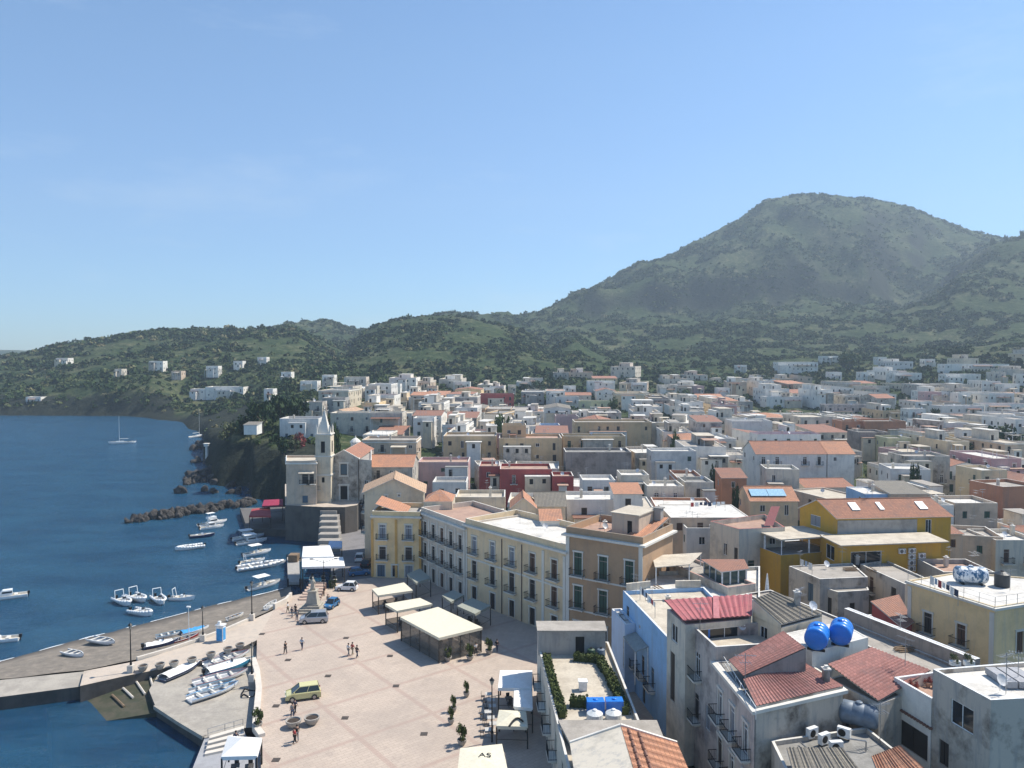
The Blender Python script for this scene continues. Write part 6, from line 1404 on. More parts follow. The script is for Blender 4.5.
col = ramp(nt, at.outputs['Fac'], [(0, (.014, .030, .012)), (.35, (.030, .054, .019)), (.65, (.058, .086, .030)), (.88, (.105, .125, .05)), (1, (.18, .16, .08))])
nt.links.new(col, b.inputs['Base Color']); MAQ = m
_T = bpy.data.objects['terrain'].data
_n = 8
def make_terr():
    from mathutils.bvhtree import BVHTree
    bv = BVHTree.FromPolygons([v.co for v in _T.vertices], [tuple(p.vertices) for p in _T.polygons])
    def f(px, D):
        x, y = XD(px, D); h = bv.ray_cast(Vector((x, y, 900)), Vector((0, 0, -1))); return None if h[0] is None else h[0].z
    return f
terr = make_terr()
BG = [(min(p[0] for p in f[5]), max(p[0] for p in f[5]), min(p[1] for p in f[5]), max(p[1] for p in f[5])) for f in BLD]
def free(x, y, m=1.5): return not any(a - m < x < b_ + m and c - m < y < d - 0 + m for a, b_, c, d in BG)
def d1(x, y, z, px):
    k = 1.5 * mn.fractal(Vector((x, y, 0)) / 60.0, 1.0, 2.0, 3); k2 = mn.noise(Vector((x, y, 7)) / 18.0)
    return max(0.03, min(1, .45 + 1.6 * k + .7 * k2))
woods('hillside_shrubs', 'dense green maquis and trees covering the hills behind the town', 17000, lambda x, y, z, px: d1(x, y, z, px), (-60, 1090, 590, 1050), 2.1, MAQ, 3)
woods('mountain_shrubs', 'sparse bushes and woods over the mountain flanks', 27000, lambda x, y, z, px: d1(x, y, z, px) * (.5 if z > 260 else 1), (-60, 1090, 1050, 1690), 2.0, MAQ, 5, 20, faces=2)
woods('town_edge_greenery', 'green gardens and trees between the last houses and the hills', 2600, lambda x, y, z, px: (.9 if free(x, y) else 0), (-20, 1090, 460, 620), 2.2, MAQ, 8)
woods('cliff_greenery', 'green shrubs spilling over the dark cliff top', 900, lambda x, y, z, px: (.9 if z > 12.5 and free(x, y) else .02) , (203, 345, 236, 480), 1.5, MAQ, 9, 3)
woods('courtyard_greenery', 'patches of green in the gaps between town houses', 500, lambda x, y, z, px: (.35 if free(x, y, .3) else 0), (420, 1090, 180, 460), 1.6, MAQ, 10, 3)
# ------------------------------------------------------------------ hedges on the roof terrace
def hedge(label, pts, w, h, z):
    r = random.Random(len(label)); P = [Vector(p) for p in pts]; g = MB()
    for i in range(len(P) - 1):
        a, b_ = P[i], P[i + 1]; L = (b_ - a).length; d = (b_ - a).normalized(); nn = Vector((-d.y, d.x))
        g.prism([tuple(a + nn * w * .36), tuple(a - nn * w * .36), tuple(b_ - nn * w * .36), tuple(b_ + nn * w * .36)], z, z + h * .82)
        for k in range(int(L * 90)):
            t = r.random() * L; u = r.uniform(-1, 1); v = r.uniform(0, 1); side = r.random()
            if side < .45: q = a + d * t + nn * u * w * .48; p = Vector((q.x, q.y, z + h * (.8 + .2 * r.random() + .12 * mn.noise(Vector((t, i, 0))))))
            else: q = a + d * t + nn * (w * .5 * (1 if u > 0 else -1) * r.uniform(.8, 1.12)); p = Vector((q.x, q.y, z + h * v))
            s = r.uniform(.06, .13); n_ = Vector((r.gauss(0, 1), r.gauss(0, 1), r.gauss(0.5, 1))).normalized(); uu = n_.orthogonal().normalized(); ww = n_.cross(uu)
            g.quad(p - uu * s - ww * s * .5, p + uu * s - ww * s, p + uu * s + ww * s * .6, p - uu * s * .7 + ww * s)
    o = g.build('hedge', LEAF['hedge']); tag(o, label, 'hedge'); return o
hz_ = 7.97
hedge('left clipped hedge along the street side of the roof terrace', [(3.85, 84.5), (4.15, 78), (4.75, 70.8)], .8, .85, hz_)
hedge('right clipped hedge bending round the far corner of the roof terrace', [(6.9, 84.6), (9.6, 84.0), (10.3, 79), (10.75, 71.5)], .85, .85, hz_)
hedge('short broken hedge across the roof terrace next to the blue cisterns', [(5.6, 73.4), (7.4, 73.2)], .9, 1.0, hz_)
def ibc(x, y, rz, label, grp=None):
    o = empty('cistern', (x, y, hz_), rz, label, 'water tank', grp); g = MB(); g.box((0, 0, .62), (1.65, 1.05, 1.2)); 
    for k in range(4): g.box((-.66 + k * .44, 0, .62), (.07, 1.12, 1.22))
    g.build('body', BLUEP, o); g = MB(); g.lathe([(.22, 1.22), (.22, 1.30), (.18, 1.33)], n=10); g.build('lid', BLUEP, o); return o
ibc(7.95, 72.1, .02, 'left square blue cistern on the hedged roof terrace'); ibc(9.75, 72.2, .02, 'right square blue cistern on the hedged roof terrace')
def dome_tank(x, y, label):
    o = empty('water_tank', (x, y, hz_), 0, label, 'water tank'); g = MB(); g.lathe([(.75, 0), (.78, .3), (.75, .75), (.3, .98), (.18, 1.0)], n=16); g.build('body', plain('pale_tank', (.62, .64, .62), .5), o, smooth=False); g = MB(); g.lathe([(.2, 1.0), (.2, 1.1), (.1, 1.15)], n=10); g.build('lid', WPAINT, o)
dome_tank(7.7, 70.3, 'left round pale tank in front of the blue cisterns'); dome_tank(9.45, 70.4, 'right round pale tank in front of the blue cisterns')
o = empty('roof_hatch', (7.2, 77.0, hz_), 0, 'small white box in the middle of the hedged roof terrace', 'hatch'); g = MB(); g.box((0, 0, .45), (.8, .7, .88)); g.build('body', WPAINT, o); g = MB(); g.box((0, 0, .94), (.95, .85, .09)); g.build('lid', WPAINT, o)
for k, x in enumerate((8.9, 10.0)):
    o = empty('barrel', (x, 85.2, hz_), 0, ['dark green barrel by the penthouse door of the hedged roof', 'grey barrel right of the dark green barrel by the penthouse'][k], 'barrel'); g = MB(); g.lathe([(.42, 0), (.48, .5), (.42, 1.0), (.2, 1.1)], n=14); g.build('body', plain('green_barrel', (.03, .07, .04), .5) if k == 0 else GREYP, o); g = MB(); g.lathe([(.16, 1.1), (.16, 1.18)], n=10); g.build('lid', IRON, o)
# ------------------------------------------------------------------ big horizontal tanks
def htank(x, y, z, r, L, rz, mat, label, legs=True):
    o = empty('water_tank', (x, y, z), rz, label, 'water tank'); g = MB(); n = 20
    prof = [(-L / 2, .02), (-L / 2 + .01, r * .7), (-L / 2 + .05 * L, r * .93), (-L / 2 + .10 * L, r), (-L * .165, r), (-L * .155, r * .975), (-L * .135, r * .975), (-L * .125, r), (L * .125, r), (L * .135, r * .975), (L * .155, r * .975), (L * .165, r), (L / 2 - .10 * L, r), (L / 2 - .05 * L, r * .93), (L / 2 - .01, r * .7), (L / 2, .02)]
    vs = [(px_, rr * math.cos(2 * math.pi * k / n), r + .12 + rr * math.sin(2 * math.pi * k / n)) for px_, rr in prof for k in range(n)]
    g.add(vs, [(j * n + k, (j + 1) * n + k, (j + 1) * n + (k + 1) % n, j * n + (k + 1) % n) for j in range(len(prof) - 1) for k in range(n)]); g.build('body', mat, o, smooth=True)
    g = MB(); g.lathe([(.28, 2 * r + .08), (.28, 2 * r + .22), (.2, 2 * r + .27)], n=12); g.build('lid', mat, o)
    for s in (-1, 1): g = MB(); g.box((s * L * .28, 0, .1), (.22, r * 1.5, .2)); g.build('foot', IRON, o)
x, y = U(821, 652, 15.6); htank(x, y + .9, 15.62, 1.0, 2.5, R(62), BLUEP, 'left big blue cylindrical water tank on the white platform')
x, y = U(846, 648, 15.6); htank(x, y + 1.1, 15.62, 1.0, 2.5, R(62), BLUEP, 'right big blue cylindrical water tank on the white platform')
x, y = U(861, 728, 11.2); htank(x, y + .4, 11.1, .95, 3.0, R(-32), GREYP, 'blue-grey cylindrical tank on the dark service roof')
m_, nt_, b_ = newmat('blue_white_peeling_tank'); nt_.links.new(ramp(nt_, noi(nt_, pos(nt_, (1, 1, .6)), 2.2, 5, .7), [(0.48, (.65, .68, .7)), (0.54, (.02, .10, .2))]), b_.inputs['Base Color'])
x, y = U(972, 584, 14.2); htank(x, y + .3, 14.15, 1.0, 3.6, R(-12), m_, 'peeling blue and white cylindrical tank on the pale yellow house')
x, y = U(725, 634, 14.3); htank(x, y + .2, 14.3, .62, 2.4, R(8), plain('cream_tank', (.6, .54, .42), .6), 'cream cylindrical tank on the terrace below the maroon roof')
o = empty('water_tank', (*U(707, 637, 14.3), 14.3), 0, 'small upright blue drum left of the cream cylindrical tank', 'water tank'); g = MB(); g.lathe([(.4, 0), (.43, .1), (.43, 1.2), (.2, 1.35)], n=14); g.build('body', BLUEP, o); g = MB(); g.lathe([(.15, 1.35), (.15, 1.42)], n=10); g.build('lid', BLUEP, o)
o = empty('water_tank', (*U(1002, 586, 14.2), 14.2), 0, 'dark upright tank right of the peeling cylindrical tank', 'water tank'); g = MB(); g.lathe([(.8, 0), (.85, .1), (.85, 1.5), (.3, 1.8)], n=16); g.build('body', plain('dark_tank', (.03, .035, .04), .5), o); g = MB(); g.lathe([(.2, 1.8), (.2, 1.9)], n=10); g.build('lid', IRON, o)
def acunit(x, y, z, rz, label):
    o = empty('air_conditioner', (x, y, z), rz, label, 'air conditioner', 'air conditioners on the service roof'); g = MB(); g.box((0, 0, .5), (1.0, .4, .8)); g.build('case', WPAINT, o)
    g = MB(); g.lathe([(.001, 0), (.3, 0), (.3, .02)], n=16)
    for i in range(len(g.v)): a, b2_, c = g.v[i]; g.v[i] = (a - .12, -.202 - c, b2_ + .5)
    g.build('fan_grille', IRON, o); g = MB(); 
    for s in (-.38, .38): g.box((s, 0, .05), (.08, .4, .1))
    g.build('foot', IRON, o)
for k, (px, py, rz, lb) in enumerate([(812, 738, .5, 'farthest left white air conditioner on the service roof'), (824, 744, .5, 'middle white air conditioner in the row on the service roof'), (836, 752, .1, 'nearest white air conditioner showing its fan on the service roof'), (844, 738, -.7, 'white air conditioner standing apart beside the blue-grey tank')]):
    x, y = U(px, py, 11.15); acunit(x, y, 11.12, rz, lb)
g = MB()
pp = [(800, 742), (815, 755), (836, 764)]; q = [U(a, b2, 11.3) for a, b2 in pp]
for i in range(2): g.tube((*q[i], 11.3), (*q[i + 1], 11.3), .06, n=6)
x, y = U(866, 750, 11.2); g.tube((x, y, 11.1), (x, y, 11.9), .06, n=6); g.tube((x, y, 11.9), (x - 1.2, y + .4, 11.9), .06, n=6); tag(g.build('roof_pipes', STEEL), 'bent steel pipes on the dark service roof', 'pipe')
# ------------------------------------------------------------------ boats
def hull_mesh(L, B, Hh, mats, dk=.12, full=.5):
    """x forward; waterline at z=0"""
    g = MB(); ns = 13; rows = []
    for i in range(ns):
        t = i / (ns - 1); x = (t - .5) * L
        w = B / 2 * (1 - max(0, (t - full) / (1 - full)) ** 2.1) * (0.86 + .14 * min(1, t * 3)); w = max(w, .012)
        sh = Hh * (.72 + .38 * t * t + .06 * (1 - t)); rk = .04 * L * max(0, t - .8) * 5
        kz = -.25 * Hh + (.5 * Hh if False else 0) * t + (Hh * .5) * max(0, t - .82) / .18
        row = [(x + rk, w, sh), (x + rk * .6, w * .93, sh * .45), (x + rk * .2, w * .62, min(kz + .12 * Hh, sh * .4)), (x, 0, kz), (x + rk * .2, -w * .62, min(kz + .12 * Hh, sh * .4)), (x + rk * .6, -w * .93, sh * .45), (x + rk, -w, sh)]
        wi = max(w - .09, .004); fl = max(sh - dk * 3.2, .08)
        row += [(x + rk, -wi, sh), (x + rk * .9, -wi * .95, fl), (x + rk * .9, wi * .95, fl), (x + rk, wi, sh)]
        rows.append(row)
    m = 11; vs = [p for r in rows for p in r]; fs = []; mi = []
    for i in range(ns - 1):
        for j in range(m):
            fs.append((i * m + j, i * m + (j + 1) % m, (i + 1) * m + (j + 1) % m, (i + 1) * m + j)); mi.append(0 if j < 6 else (1 if j in (6, 10) else 2))
    b_ = len(g.v); g.v += vs; g.f += fs; g.m += mi
    g.f.append(tuple(range(m - 1, -1, -1))); g.m.append(0); g.f.append(tuple((ns - 1) * m + k for k in range(m))); g.m.append(0)
    return g.mesh('hull_mesh', mats)
HW = plain('white_gelcoat', (.80, .80, .78), .25, 0, .04); CREAMG = plain('cream_deck', (.66, .62, .54), .5); NAVY = plain('navy_paint', (.012, .025, .085), .35); REDP = plain('red_paint', (.28, .02, .02), .4); TEAL = plain('teal_blue_paint', (.05, .28, .42), .4)
GREYI = plain('grey_boat_inside', (.38, .39, .40), .6); BLK = plain('black_outboard', (.012, .012, .014), .3); BCLOTH = plain('blue_boat_cover', (.05, .30, .62), .8); WCLOTH = plain('white_canvas', (.80, .79, .75), .8); SGL = glassmat('smoked_screen', (.03, .04, .05))
def boat(typ, sx, sy, bx, by, label, z=0.0, hull='white', L=None, group='boats in the harbour', B=None, tilt=0, cover=None, extra=(), rim=None):
    a = Vector(U(sx, sy, z)); b_ = Vector(U(bx, by, z)); d = b_ - a; LL = L or d.length; ang = math.atan2(d.y, d.x); c = (a + b_) / 2
    B = B or min(2.6, LL * .36); Hh = {'sail': 1.0, 'row': .55}.get(typ, .75)
    nm = {'motor': 'motorboat', 'rib': 'inflatable_boat', 'cabin': 'cabin_boat', 'row': 'rowing_boat', 'sail': 'sailing_boat'}[typ]
    o = empty(nm, (c.x, c.y, z + (0 if z < .1 else .18)), ang, label, nm.replace('_', ' '), group); o.rotation_euler[0] = tilt
    hm = {'white': HW, 'navy': NAVY, 'red': REDP, 'teal': TEAL, 'cream': CREAMG}[hull]
    inst('hull', hull_mesh(LL, B, Hh, [hm, rim or HW, GREYI if typ in ('row', 'rib') else CREAMG]), o)
    if typ == 'rib':
        g = MB(); P = []
        for i in range(11): t = i / 10; P.append(Vector(((t - .5) * LL * (.98), B / 2 * (1 - max(0, (t - .5) / .5) ** 2.2) * 1.02, Hh * (.72 + .30 * t * t) + .05)))
        P += [Vector((p.x, -p.y, p.z)) for p in reversed(P[:-1])]
        for i in range(len(P) - 1): g.tube(P[i], P[i + 1], .2, n=8)
        g.build('tube', HW, o, smooth=True)
    if typ in ('motor', 'rib', 'cabin'):
        g = MB(); g.box((-LL / 2 - .18, 0, Hh * .9), (.38, .34, .5)); g.box((-LL / 2 - .16, 0, Hh * .2), (.16, .16, .9)); g.build('outboard_motor', BLK, o)
        g = MB(); g.box((0.02 * LL, 0, Hh * .75), (.55, .6, .75)); g.build('console', HW, o)
        g = MB(); g.box((.02 * LL + .3, 0, Hh * .75 + .52), (.05, .62, .35)); g.build('windscreen', SGL, o)
        g = MB(); g.box((-LL * .22, 0, Hh * .62), (.5, B * .66, .38)); g.box((LL * .28, 0, Hh * .85), (LL * .2, B * .34, .15)); g.build('seat', CREAMG, o)
    if typ == 'cabin':
        g = MB(); w = B * .62; l = LL * .34; z0 = Hh * .8
        g.add([(-l * .4, -w / 2, z0), (l * .75, -w * .38, z0), (l * .75, w * .38, z0), (-l * .4, w / 2, z0), (-l * .4, -w * .44, z0 + .95), (l * .3, -w * .34, z0 + .95), (l * .3, w * .34, z0 + .95), (-l * .4, w * .44, z0 + .95)], [(0, 3, 2, 1), (4, 5, 6, 7), (0, 1, 5, 4), (1, 2, 6, 5), (2, 3, 7, 6), (3, 0, 4, 7)])
        c_ = g.build('cabin', HW, o); g = MB(); g.box((-.02 * l, 0, z0 + .6), (l * .72, w * .96, .28)); g.build('cabin_window', SGL, c_)
    if 'arch' in extra:
        g = MB(); w = B * .42; X = -LL * .28
        for s in (-1, 1): g.tube((X, s * w, Hh * .6), (X - .25, s * w * .92, Hh + 1.25), .06, n=6)
        g.tube((X - .25, -w * .94, Hh + 1.25), (X - .25, w * .94, Hh + 1.25), .06, n=6); g.build('roll_bar', HW, o)
    if 'canopy' in extra:
        g = MB(); w = B * .42; z1 = Hh + 1.35
        g.box((-LL * .06, 0, z1), (LL * .4, w * 2.1, .07)); c_ = g.build('canopy', WCLOTH, o); g = MB()
        for sx_ in (-.2, .1):
            for s in (-1, 1): g.tube((LL * sx_, s * w, Hh * .6), (LL * sx_, s * w, z1), .025, n=5)
        g.build('canopy_frame', STEEL, c_)
    if typ == 'row':
        g = MB(); 
        for x in (-.28, -.02, .22): g.box((x * LL, 0, Hh * .72), (.24, B * .86 * (1 - max(0, x) * .8), .05))
        g.build('thwart', WOOD if hull != 'white' else CREAMG, o)
    if cover:
        g = MB(); ns = 9; vs = []; 
        for i in range(ns):
            t = i / (ns - 1); x = (t * .8 - .45) * LL; w = B / 2 * (1 - max(0, (t * .8 + .05 - .5) / .5) ** 2.1) * .93
            vs += [(x, -w, Hh * .78 + .06 * t), (x, -w * .4, Hh * .78 + .22 + .1 * math.sin(i * 2)), (x, w * .4, Hh * .78 + .24 + .08 * math.sin(i * 2.7)), (x, w, Hh * .78 + .06 * t)]
        g.add(vs, [(i * 4 + j, i * 4 + j + 1, i * 4 + j + 5, i * 4 + j + 4) for i in range(ns - 1) for j in range(3)]); g.build('cover', cover, o, smooth=True)
    if typ == 'sail':
        g = MB(); g.tube((.05 * LL, 0, Hh), (.05 * LL, 0, Hh + LL * 1.25), .07, .04, n=6); g.build('mast', HW, o); g = MB(); g.tube((.05 * LL, 0, Hh + 1.3), (-LL * .35, 0, Hh + 1.25), .09, n=6); g.build('boom', WCLOTH, o)
        g = MB(); g.box((.02 * LL, 0, Hh * .95), (LL * .35, B * .5, .4)); g.build('cabin', HW, o)
        g = MB(); g.tube((.05 * LL, 0, Hh + LL * 1.2), (LL * .5, 0, Hh), .012, n=3); g.tube((.05 * LL, 0, Hh + LL * 1.2), (-LL * .48, 0, Hh), .012, n=3); g.build('rigging', STEEL, o)
    if 'flybridge' in extra:
        g = MB(); g.box((-.05 * LL, 0, Hh + 1.05), (LL * .3, B * .5, .5)); f_ = g.build('flybridge', HW, o); g = MB(); g.box((-.08 * LL, 0, Hh + 2.2), (LL * .26, B * .5, .06)); 
        for s in (-1, 1): g.tube((-.12 * LL, s * B * .22, Hh + 1.2), (-.12 * LL, s * B * .22, Hh + 2.2), .03, n=5)
        g.build('bimini', WCLOTH, f_)
    return o
boat('sail', 132, 443, 109, 444, 'white sailing boat anchored far out at the left', B=2.6)
boat('sail', 190, 438, 207, 436, 'white sailing boat by the rocks at the foot of the cliff', B=2.6)
boat('motor', 128.5, 443, 136, 442.5, 'tiny white dinghy trailing the far sailing boat', B=1.2)
boat('rib', 204, 547, 176, 551, 'white inflatable with raised bow and black motor, alone left of the moored rows', extra=())
boat('cabin', 199, 527, 226, 522, 'white cabin cruiser with flybridge nearest the breakwater', extra=('flybridge',))
boat('cabin', 200, 530, 223, 527, 'white cabin boat moored in front of the flybridge cruiser')
boat('motor', 190, 538, 214, 536, 'low dark-blue speedboat with white deck', hull='navy')
boat('cabin', 232, 541, 263, 536.5, 'white canopied cruiser at the back of the right-hand row', extra=('canopy',))
boat('cabin', 236, 545.5, 266, 541, 'large white canopied cruiser in front of the rearmost one', extra=('canopy',))
boat('motor', 243, 557, 270, 552, 'white boat with long cream sun canopy in the middle of the row', extra=('canopy',))
boat('motor', 240, 565, 264, 561, 'white open motorboat with navy gunwale squeezed behind the long inflatable', rim=NAVY, extra=('arch',))
boat('rib', 237, 571, 284, 564, 'longest grey-white inflatable pointing at the jetty')
boat('motor', 247, 591, 279, 583, 'white motorboat with sun roof closest to the beach lamp', rim=GREYI, extra=('canopy',))
boat('rib', 116, 600, 131, 607, 'leftmost inflatable with roll bar in the cluster off the beach', extra=('arch',), L=5)
boat('rib', 130, 597, 146, 603, 'rear inflatable with roll bar in the cluster off the beach', extra=('arch',), L=5)
boat('rib', 133, 613, 150, 616, 'front inflatable of the cluster seen from its motor end', extra=(), L=4.6)
boat('rib', 155, 598, 164, 606, 'inflatable facing the beach between the cluster and the rightmost boat', extra=('arch',), L=4.8)
boat('motor', 170, 600, 194, 600, 'rightmost white boat with roll bar off the beach', extra=('arch',), hull='white')
boat('cabin', 18, 597, -4, 600, 'white motorboat cut by the left edge, farther out', L=6)
boat('motor', 9, 641, -10, 643, 'white boat with black motor cut by the left edge near the beach', L=5)
zb_ = .55
boat('row', 64, 654, 83, 659, 'small round white boat lying on the sand', z=zb_, group='boats on the beach')
boat('row', 90, 641, 114, 646, 'white rowing boat lying on the sand by the water', z=zb_, group='boats on the beach')
boat('motor', 144, 651, 177, 645, 'navy-hulled boat with white deck against the promenade wall', z=.9, hull='navy', group='boats on the beach', cover=WCLOTH)
boat('row', 168, 646, 198, 638, 'dark red boat leaning against the promenade wall', z=.9, hull='red', group='boats on the beach')
boat('row', 156, 640, 182, 635, 'white rowing boat with teal gunwale behind the dark red boat', rim=TEAL, z=.7, group='boats on the beach')
boat('row', 180, 637, 208, 630, 'white boat with bright blue cover beside the kiosk', z=.7, group='boats on the beach', cover=BCLOTH)
boat('row', 266, 611, 276, 604, 'small grey boat at the end of the beach near the statue', z=1.3, group='boats on the beach', L=3.4)
boat('row', 227, 622, 243, 617, 'thin driftwood-brown boat lying on the upper beach', z=1.0, group='boats on the beach', hull='cream')
zs = 1.32
boat('row', 162, 682, 200, 665, 'navy rowing boat with white deck at the left side of the slip', z=zs, hull='navy', group='boats on the slipway', cover=WCLOTH)
boat('row', 205, 668, 248, 655, 'white boat with red lining at the back of the slip', rim=REDP, z=zs, group='boats on the slipway')
boat('motor', 205, 677, 252, 664, 'teal-blue boat in the middle of the slip', z=zs, hull='teal', group='boats on the slipway', cover=WCLOTH)
boat('row', 194, 687, 246, 674, 'white boat with red trimmed bow on the slip', rim=REDP, z=zs, group='boats on the slipway')
boat('row', 190, 696, 234, 685, 'white boat with teal gunwale squeezed behind the nearest one on the slip', rim=TEAL, z=zs, group='boats on the slipway')
boat('row', 189, 703, 237, 687, 'nearest slender white boat with blue gunwale on the slip', rim=BCLOTH, z=zs, group='boats on the slipway', cover=None)
boat('row', 205, 663, 225, 657, 'small white boat behind the planters at the back of the slip', z=zs, group='boats on the slipway')
# ------------------------------------------------------------------ breakwater boulders and shore rocks
def rockmesh(seed):
    r = random.Random(seed); import bmesh
    bm = bmesh.new(); bmesh.ops.create_icosphere(bm, subdivisions=2, radius=1)
    for v in bm.verts:
        k = 1 + .45 * mn.noise(v.co * 1.1 + Vector((seed * 3, 0, 0))) + .15 * mn.noise(v.co * 3 + Vector((0, seed, 0))); v.co *= k; v.co.z *= .8
    me = bpy.data.meshes.new('boulder_mesh'); bm.to_mesh(me); bm.free(); return me
m_, nt_, b_ = newmat('dark_lava_rock'); b_.inputs['Roughness'].default_value = .95
nt_.links.new(ramp(nt_, noi(nt_, pos(nt_), .9, 6, .75), [(0.35, (.022, .020, .018)), (0.6, (.065, .058, .052)), (.75, (.17, .155, .14))]), b_.inputs['Base Color']); bump(nt_, b_, noi(nt_, pos(nt_), 3, 4), .6, .15); ROCK = m_
RM_ = [rockmesh(i) for i in range(6)]
for q in RM_: q.materials.append(ROCK)
r = random.Random(4)
def rock(x, y, z, s, label, group):
    o = inst('boulder', r.choice(RM_), None, (x, y, z), r.uniform(0, 6), (s * r.uniform(.8, 1.2), s * r.uniform(.8, 1.2), s * r.uniform(.7, 1))); o.rotation_euler = (r.uniform(0, 6), r.uniform(0, 6), r.uniform(0, 6)); tag(o, label, 'boulder', group)
ba = Vector(U(127, 523, 0)); bb = Vector(U(252, 504, 0)); bd = bb - ba; bn = Vector((-bd.y, bd.x)).normalized()
for i in range(125):
    t = r.random() ** .9; w = 2.6 * min(1, .25 + t * 2.2); v = r.uniform(-1, 1); p = ba + bd * t + bn * v * w + Vector((0, bd.x * 0)) ; rock(p.x, p.y, .15 + (1 - abs(v)) * 1.1 * min(1, t * 3 + .2), r.uniform(.6, 1.35), 'dark lava boulder piled in the long breakwater', 'boulders of the breakwater')
for (px, py, n, sp, s) in ((193, 481, 14, 4.5, 1.5), (204, 476, 10, 4, 1.8), (193, 449, 4, 2, 1.8), (203, 446, 8, 4, 2.2), (222, 484, 14, 7, 1.7), (250, 489, 12, 7, 1.5), (208, 462, 10, 5, 2.4), (216, 470, 8, 5, 2.2)):
    x, y = U(px, py, 0)
    for i in range(n): rock(x + r.gauss(0, sp * .6), y + r.gauss(0, sp), r.uniform(-.3, .8), s * r.uniform(.5, 1.2), 'dark rock lying at the foot of the cliff', 'rocks below the cliff')
# white navigation pillar on the rock
x, y = U(207, 463, 0); o = empty('beacon', (x, y, .5), 0, 'small white pillar with flat cap on the rocks at the cliff tip', 'beacon'); g = MB(); g.tube((0, 0, 0), (0, 0, 6), .6, .5, 10); g.build('shaft', PL['white'], o); g = MB(); g.box((0, 0, 6.5), (1.7, 1.6, 1.0)); g.box((0, 0, 7.1), (2.2, 2.0, .18)); g.build('cap', PL['white'], o)
# ------------------------------------------------------------------ canopies of the cafes
FRM = plain('dark_bronze_frame', (.045, .038, .032), .5, .3); CT = plain('cream_canopy_cloth', (.66, .61, .47), .85, 0, .05); GT = plain('grey_green_awning_cloth', (.30, .31, .26), .85, 0, .06); WT_ = plain('white_awning_cloth', (.76, .75, .72), .85, 0, .04)
SHPANEL = bpy.data.materials.new('shade_dark_side_panel'); SHPANEL.use_nodes = True; _nt = SHPANEL.node_tree
_pb = _nt.nodes['Principled BSDF']; _pb.inputs['Base Color'].default_value = (.12, .12, .11, 1); _pb.inputs['Roughness'].default_value = .15; _pb.inputs['Alpha'].default_value = .72  # see-through panels coloured dark and near opaque to imitate shade under the canopies
def cafe(label, px4, z, cloth, walls=True, name='canopy', slope=0.0, group=None, peak=0.0):
    P = [Vector((*U(a, b2, z), z)) for a, b2 in px4]; c = sum(P, Vector()) / 4; zf = 2.0
    o = empty(name, (c.x, c.y, zf), 0, label, 'awning' if name != 'canopy' else 'canopy', group)
    Q = [p - Vector((c.x, c.y, zf)) for p in P]; g = MB(); ct = Vector((0, 0, z - zf + peak))
    top = [q + Vector((0, 0, .02)) for q in Q]
    g.add([tuple(q) for q in top] + [tuple(ct + Vector((0, 0, .02)))], [(0, 1, 4), (1, 2, 4), (2, 3, 4), (3, 0, 4)])
    for i in range(4): a, b2 = top[i], top[(i + 1) % 4]; g.quad((a.x, a.y, a.z - .35), (b2.x, b2.y, b2.z - .35), tuple(b2), tuple(a))
    g.add([tuple(q - Vector((0, 0, .04))) for q in top] + [tuple(ct - Vector((0, 0, .02)))], [(1, 0, 4), (2, 1, 4), (3, 2, 4), (0, 3, 4)])
    g.build('cloth', cloth, o)
    for q in Q: h = MB(); k = q * .97; h.box((0, 0, (k.z - .05) / 2), (.14, .14, k.z - .1)); h.build('post', FRM, o, (k.x, k.y, 0))
    g = MB()
    for i in range(4): a, b2 = Q[i] * .97, Q[(i + 1) % 4] * .97; zz = z - zf - .12; g.tube((a.x, a.y, zz), (b2.x, b2.y, zz), .06, n=4); g.tube((a.x, a.y, .9), (b2.x, b2.y, .9), .03, n=4)
    for k in (.25, .5, .75): a = Q[0].lerp(Q[1], k) * .96; b2 = Q[3].lerp(Q[2], k) * .96; g.tube((a.x, a.y, z - zf - .1), (b2.x, b2.y, z - zf - .1), .035, n=4)
    if walls == 2:
        for i in range(4):
            a, b2 = Q[i] * .965, Q[(i + 1) % 4] * .965; nn_ = max(2, int((b2 - a).length / 2.2))
            for k in range(1, nn_): q_ = a.lerp(b2, k / nn_); g.box((q_.x, q_.y, (z - zf - .1) / 2), (.09, .09, z - zf - .12))
    g.build('frame', FRM, o)
    if walls:
        g = MB()
        for i in range(4):
            a, b2 = Q[i] * .965, Q[(i + 1) % 4] * .965
            if walls == 2 or i in (0, 3, 2): g.quad((a.x, a.y, .1), (b2.x, b2.y, .1), (b2.x, b2.y, .95 if walls == 1 else z - zf - .5), (a.x, a.y, .95 if walls == 1 else z - zf - .5))
        g.build('side_panel', SHPANEL, o)
    return o, P
CAN = []
CAN.append(cafe('largest cream cafe canopy with enclosed sides in front of the palazzi', [(400, 617), (439, 638), (482.5, 627.5), (438, 607)], 5.4, CT, 2))
CAN.append(cafe('middle cream cafe canopy between the largest and the smallest', [(385, 604), (397, 611), (432.5, 604), (420, 598)], 5.2, CT, 1))
CAN.append(cafe('smallest cream cafe canopy in front of the yellow corner house', [(372, 589), (378, 595.5), (413, 590.5), (404, 582.5)], 5.0, CT, 1))
CAN.append(cafe('grey-green awning at the corner between yellow house and long palazzo', [(407, 574), (416, 583), (431, 578), (420, 568.5)], 5.2, GT, False, 'awning'))
CAN.append(cafe('small grey-green awning in the middle of the palazzo front', [(442, 595.5), (451, 602), (464, 595), (453, 590)], 5.0, GT, False, 'awning'))
CAN.append(cafe('larger grey-green awning below the cream palazzo', [(457, 606), (475, 614), (491, 605.5), (472, 598)], 5.0, GT, False, 'awning'))
CAN.append(cafe('wide white cafe awning at the corner of the hedged-roof house', [(498, 688), (532, 688.5), (532.3, 670.5), (500, 670.5)], 4.9, WT_, False, 'awning', peak=.25))
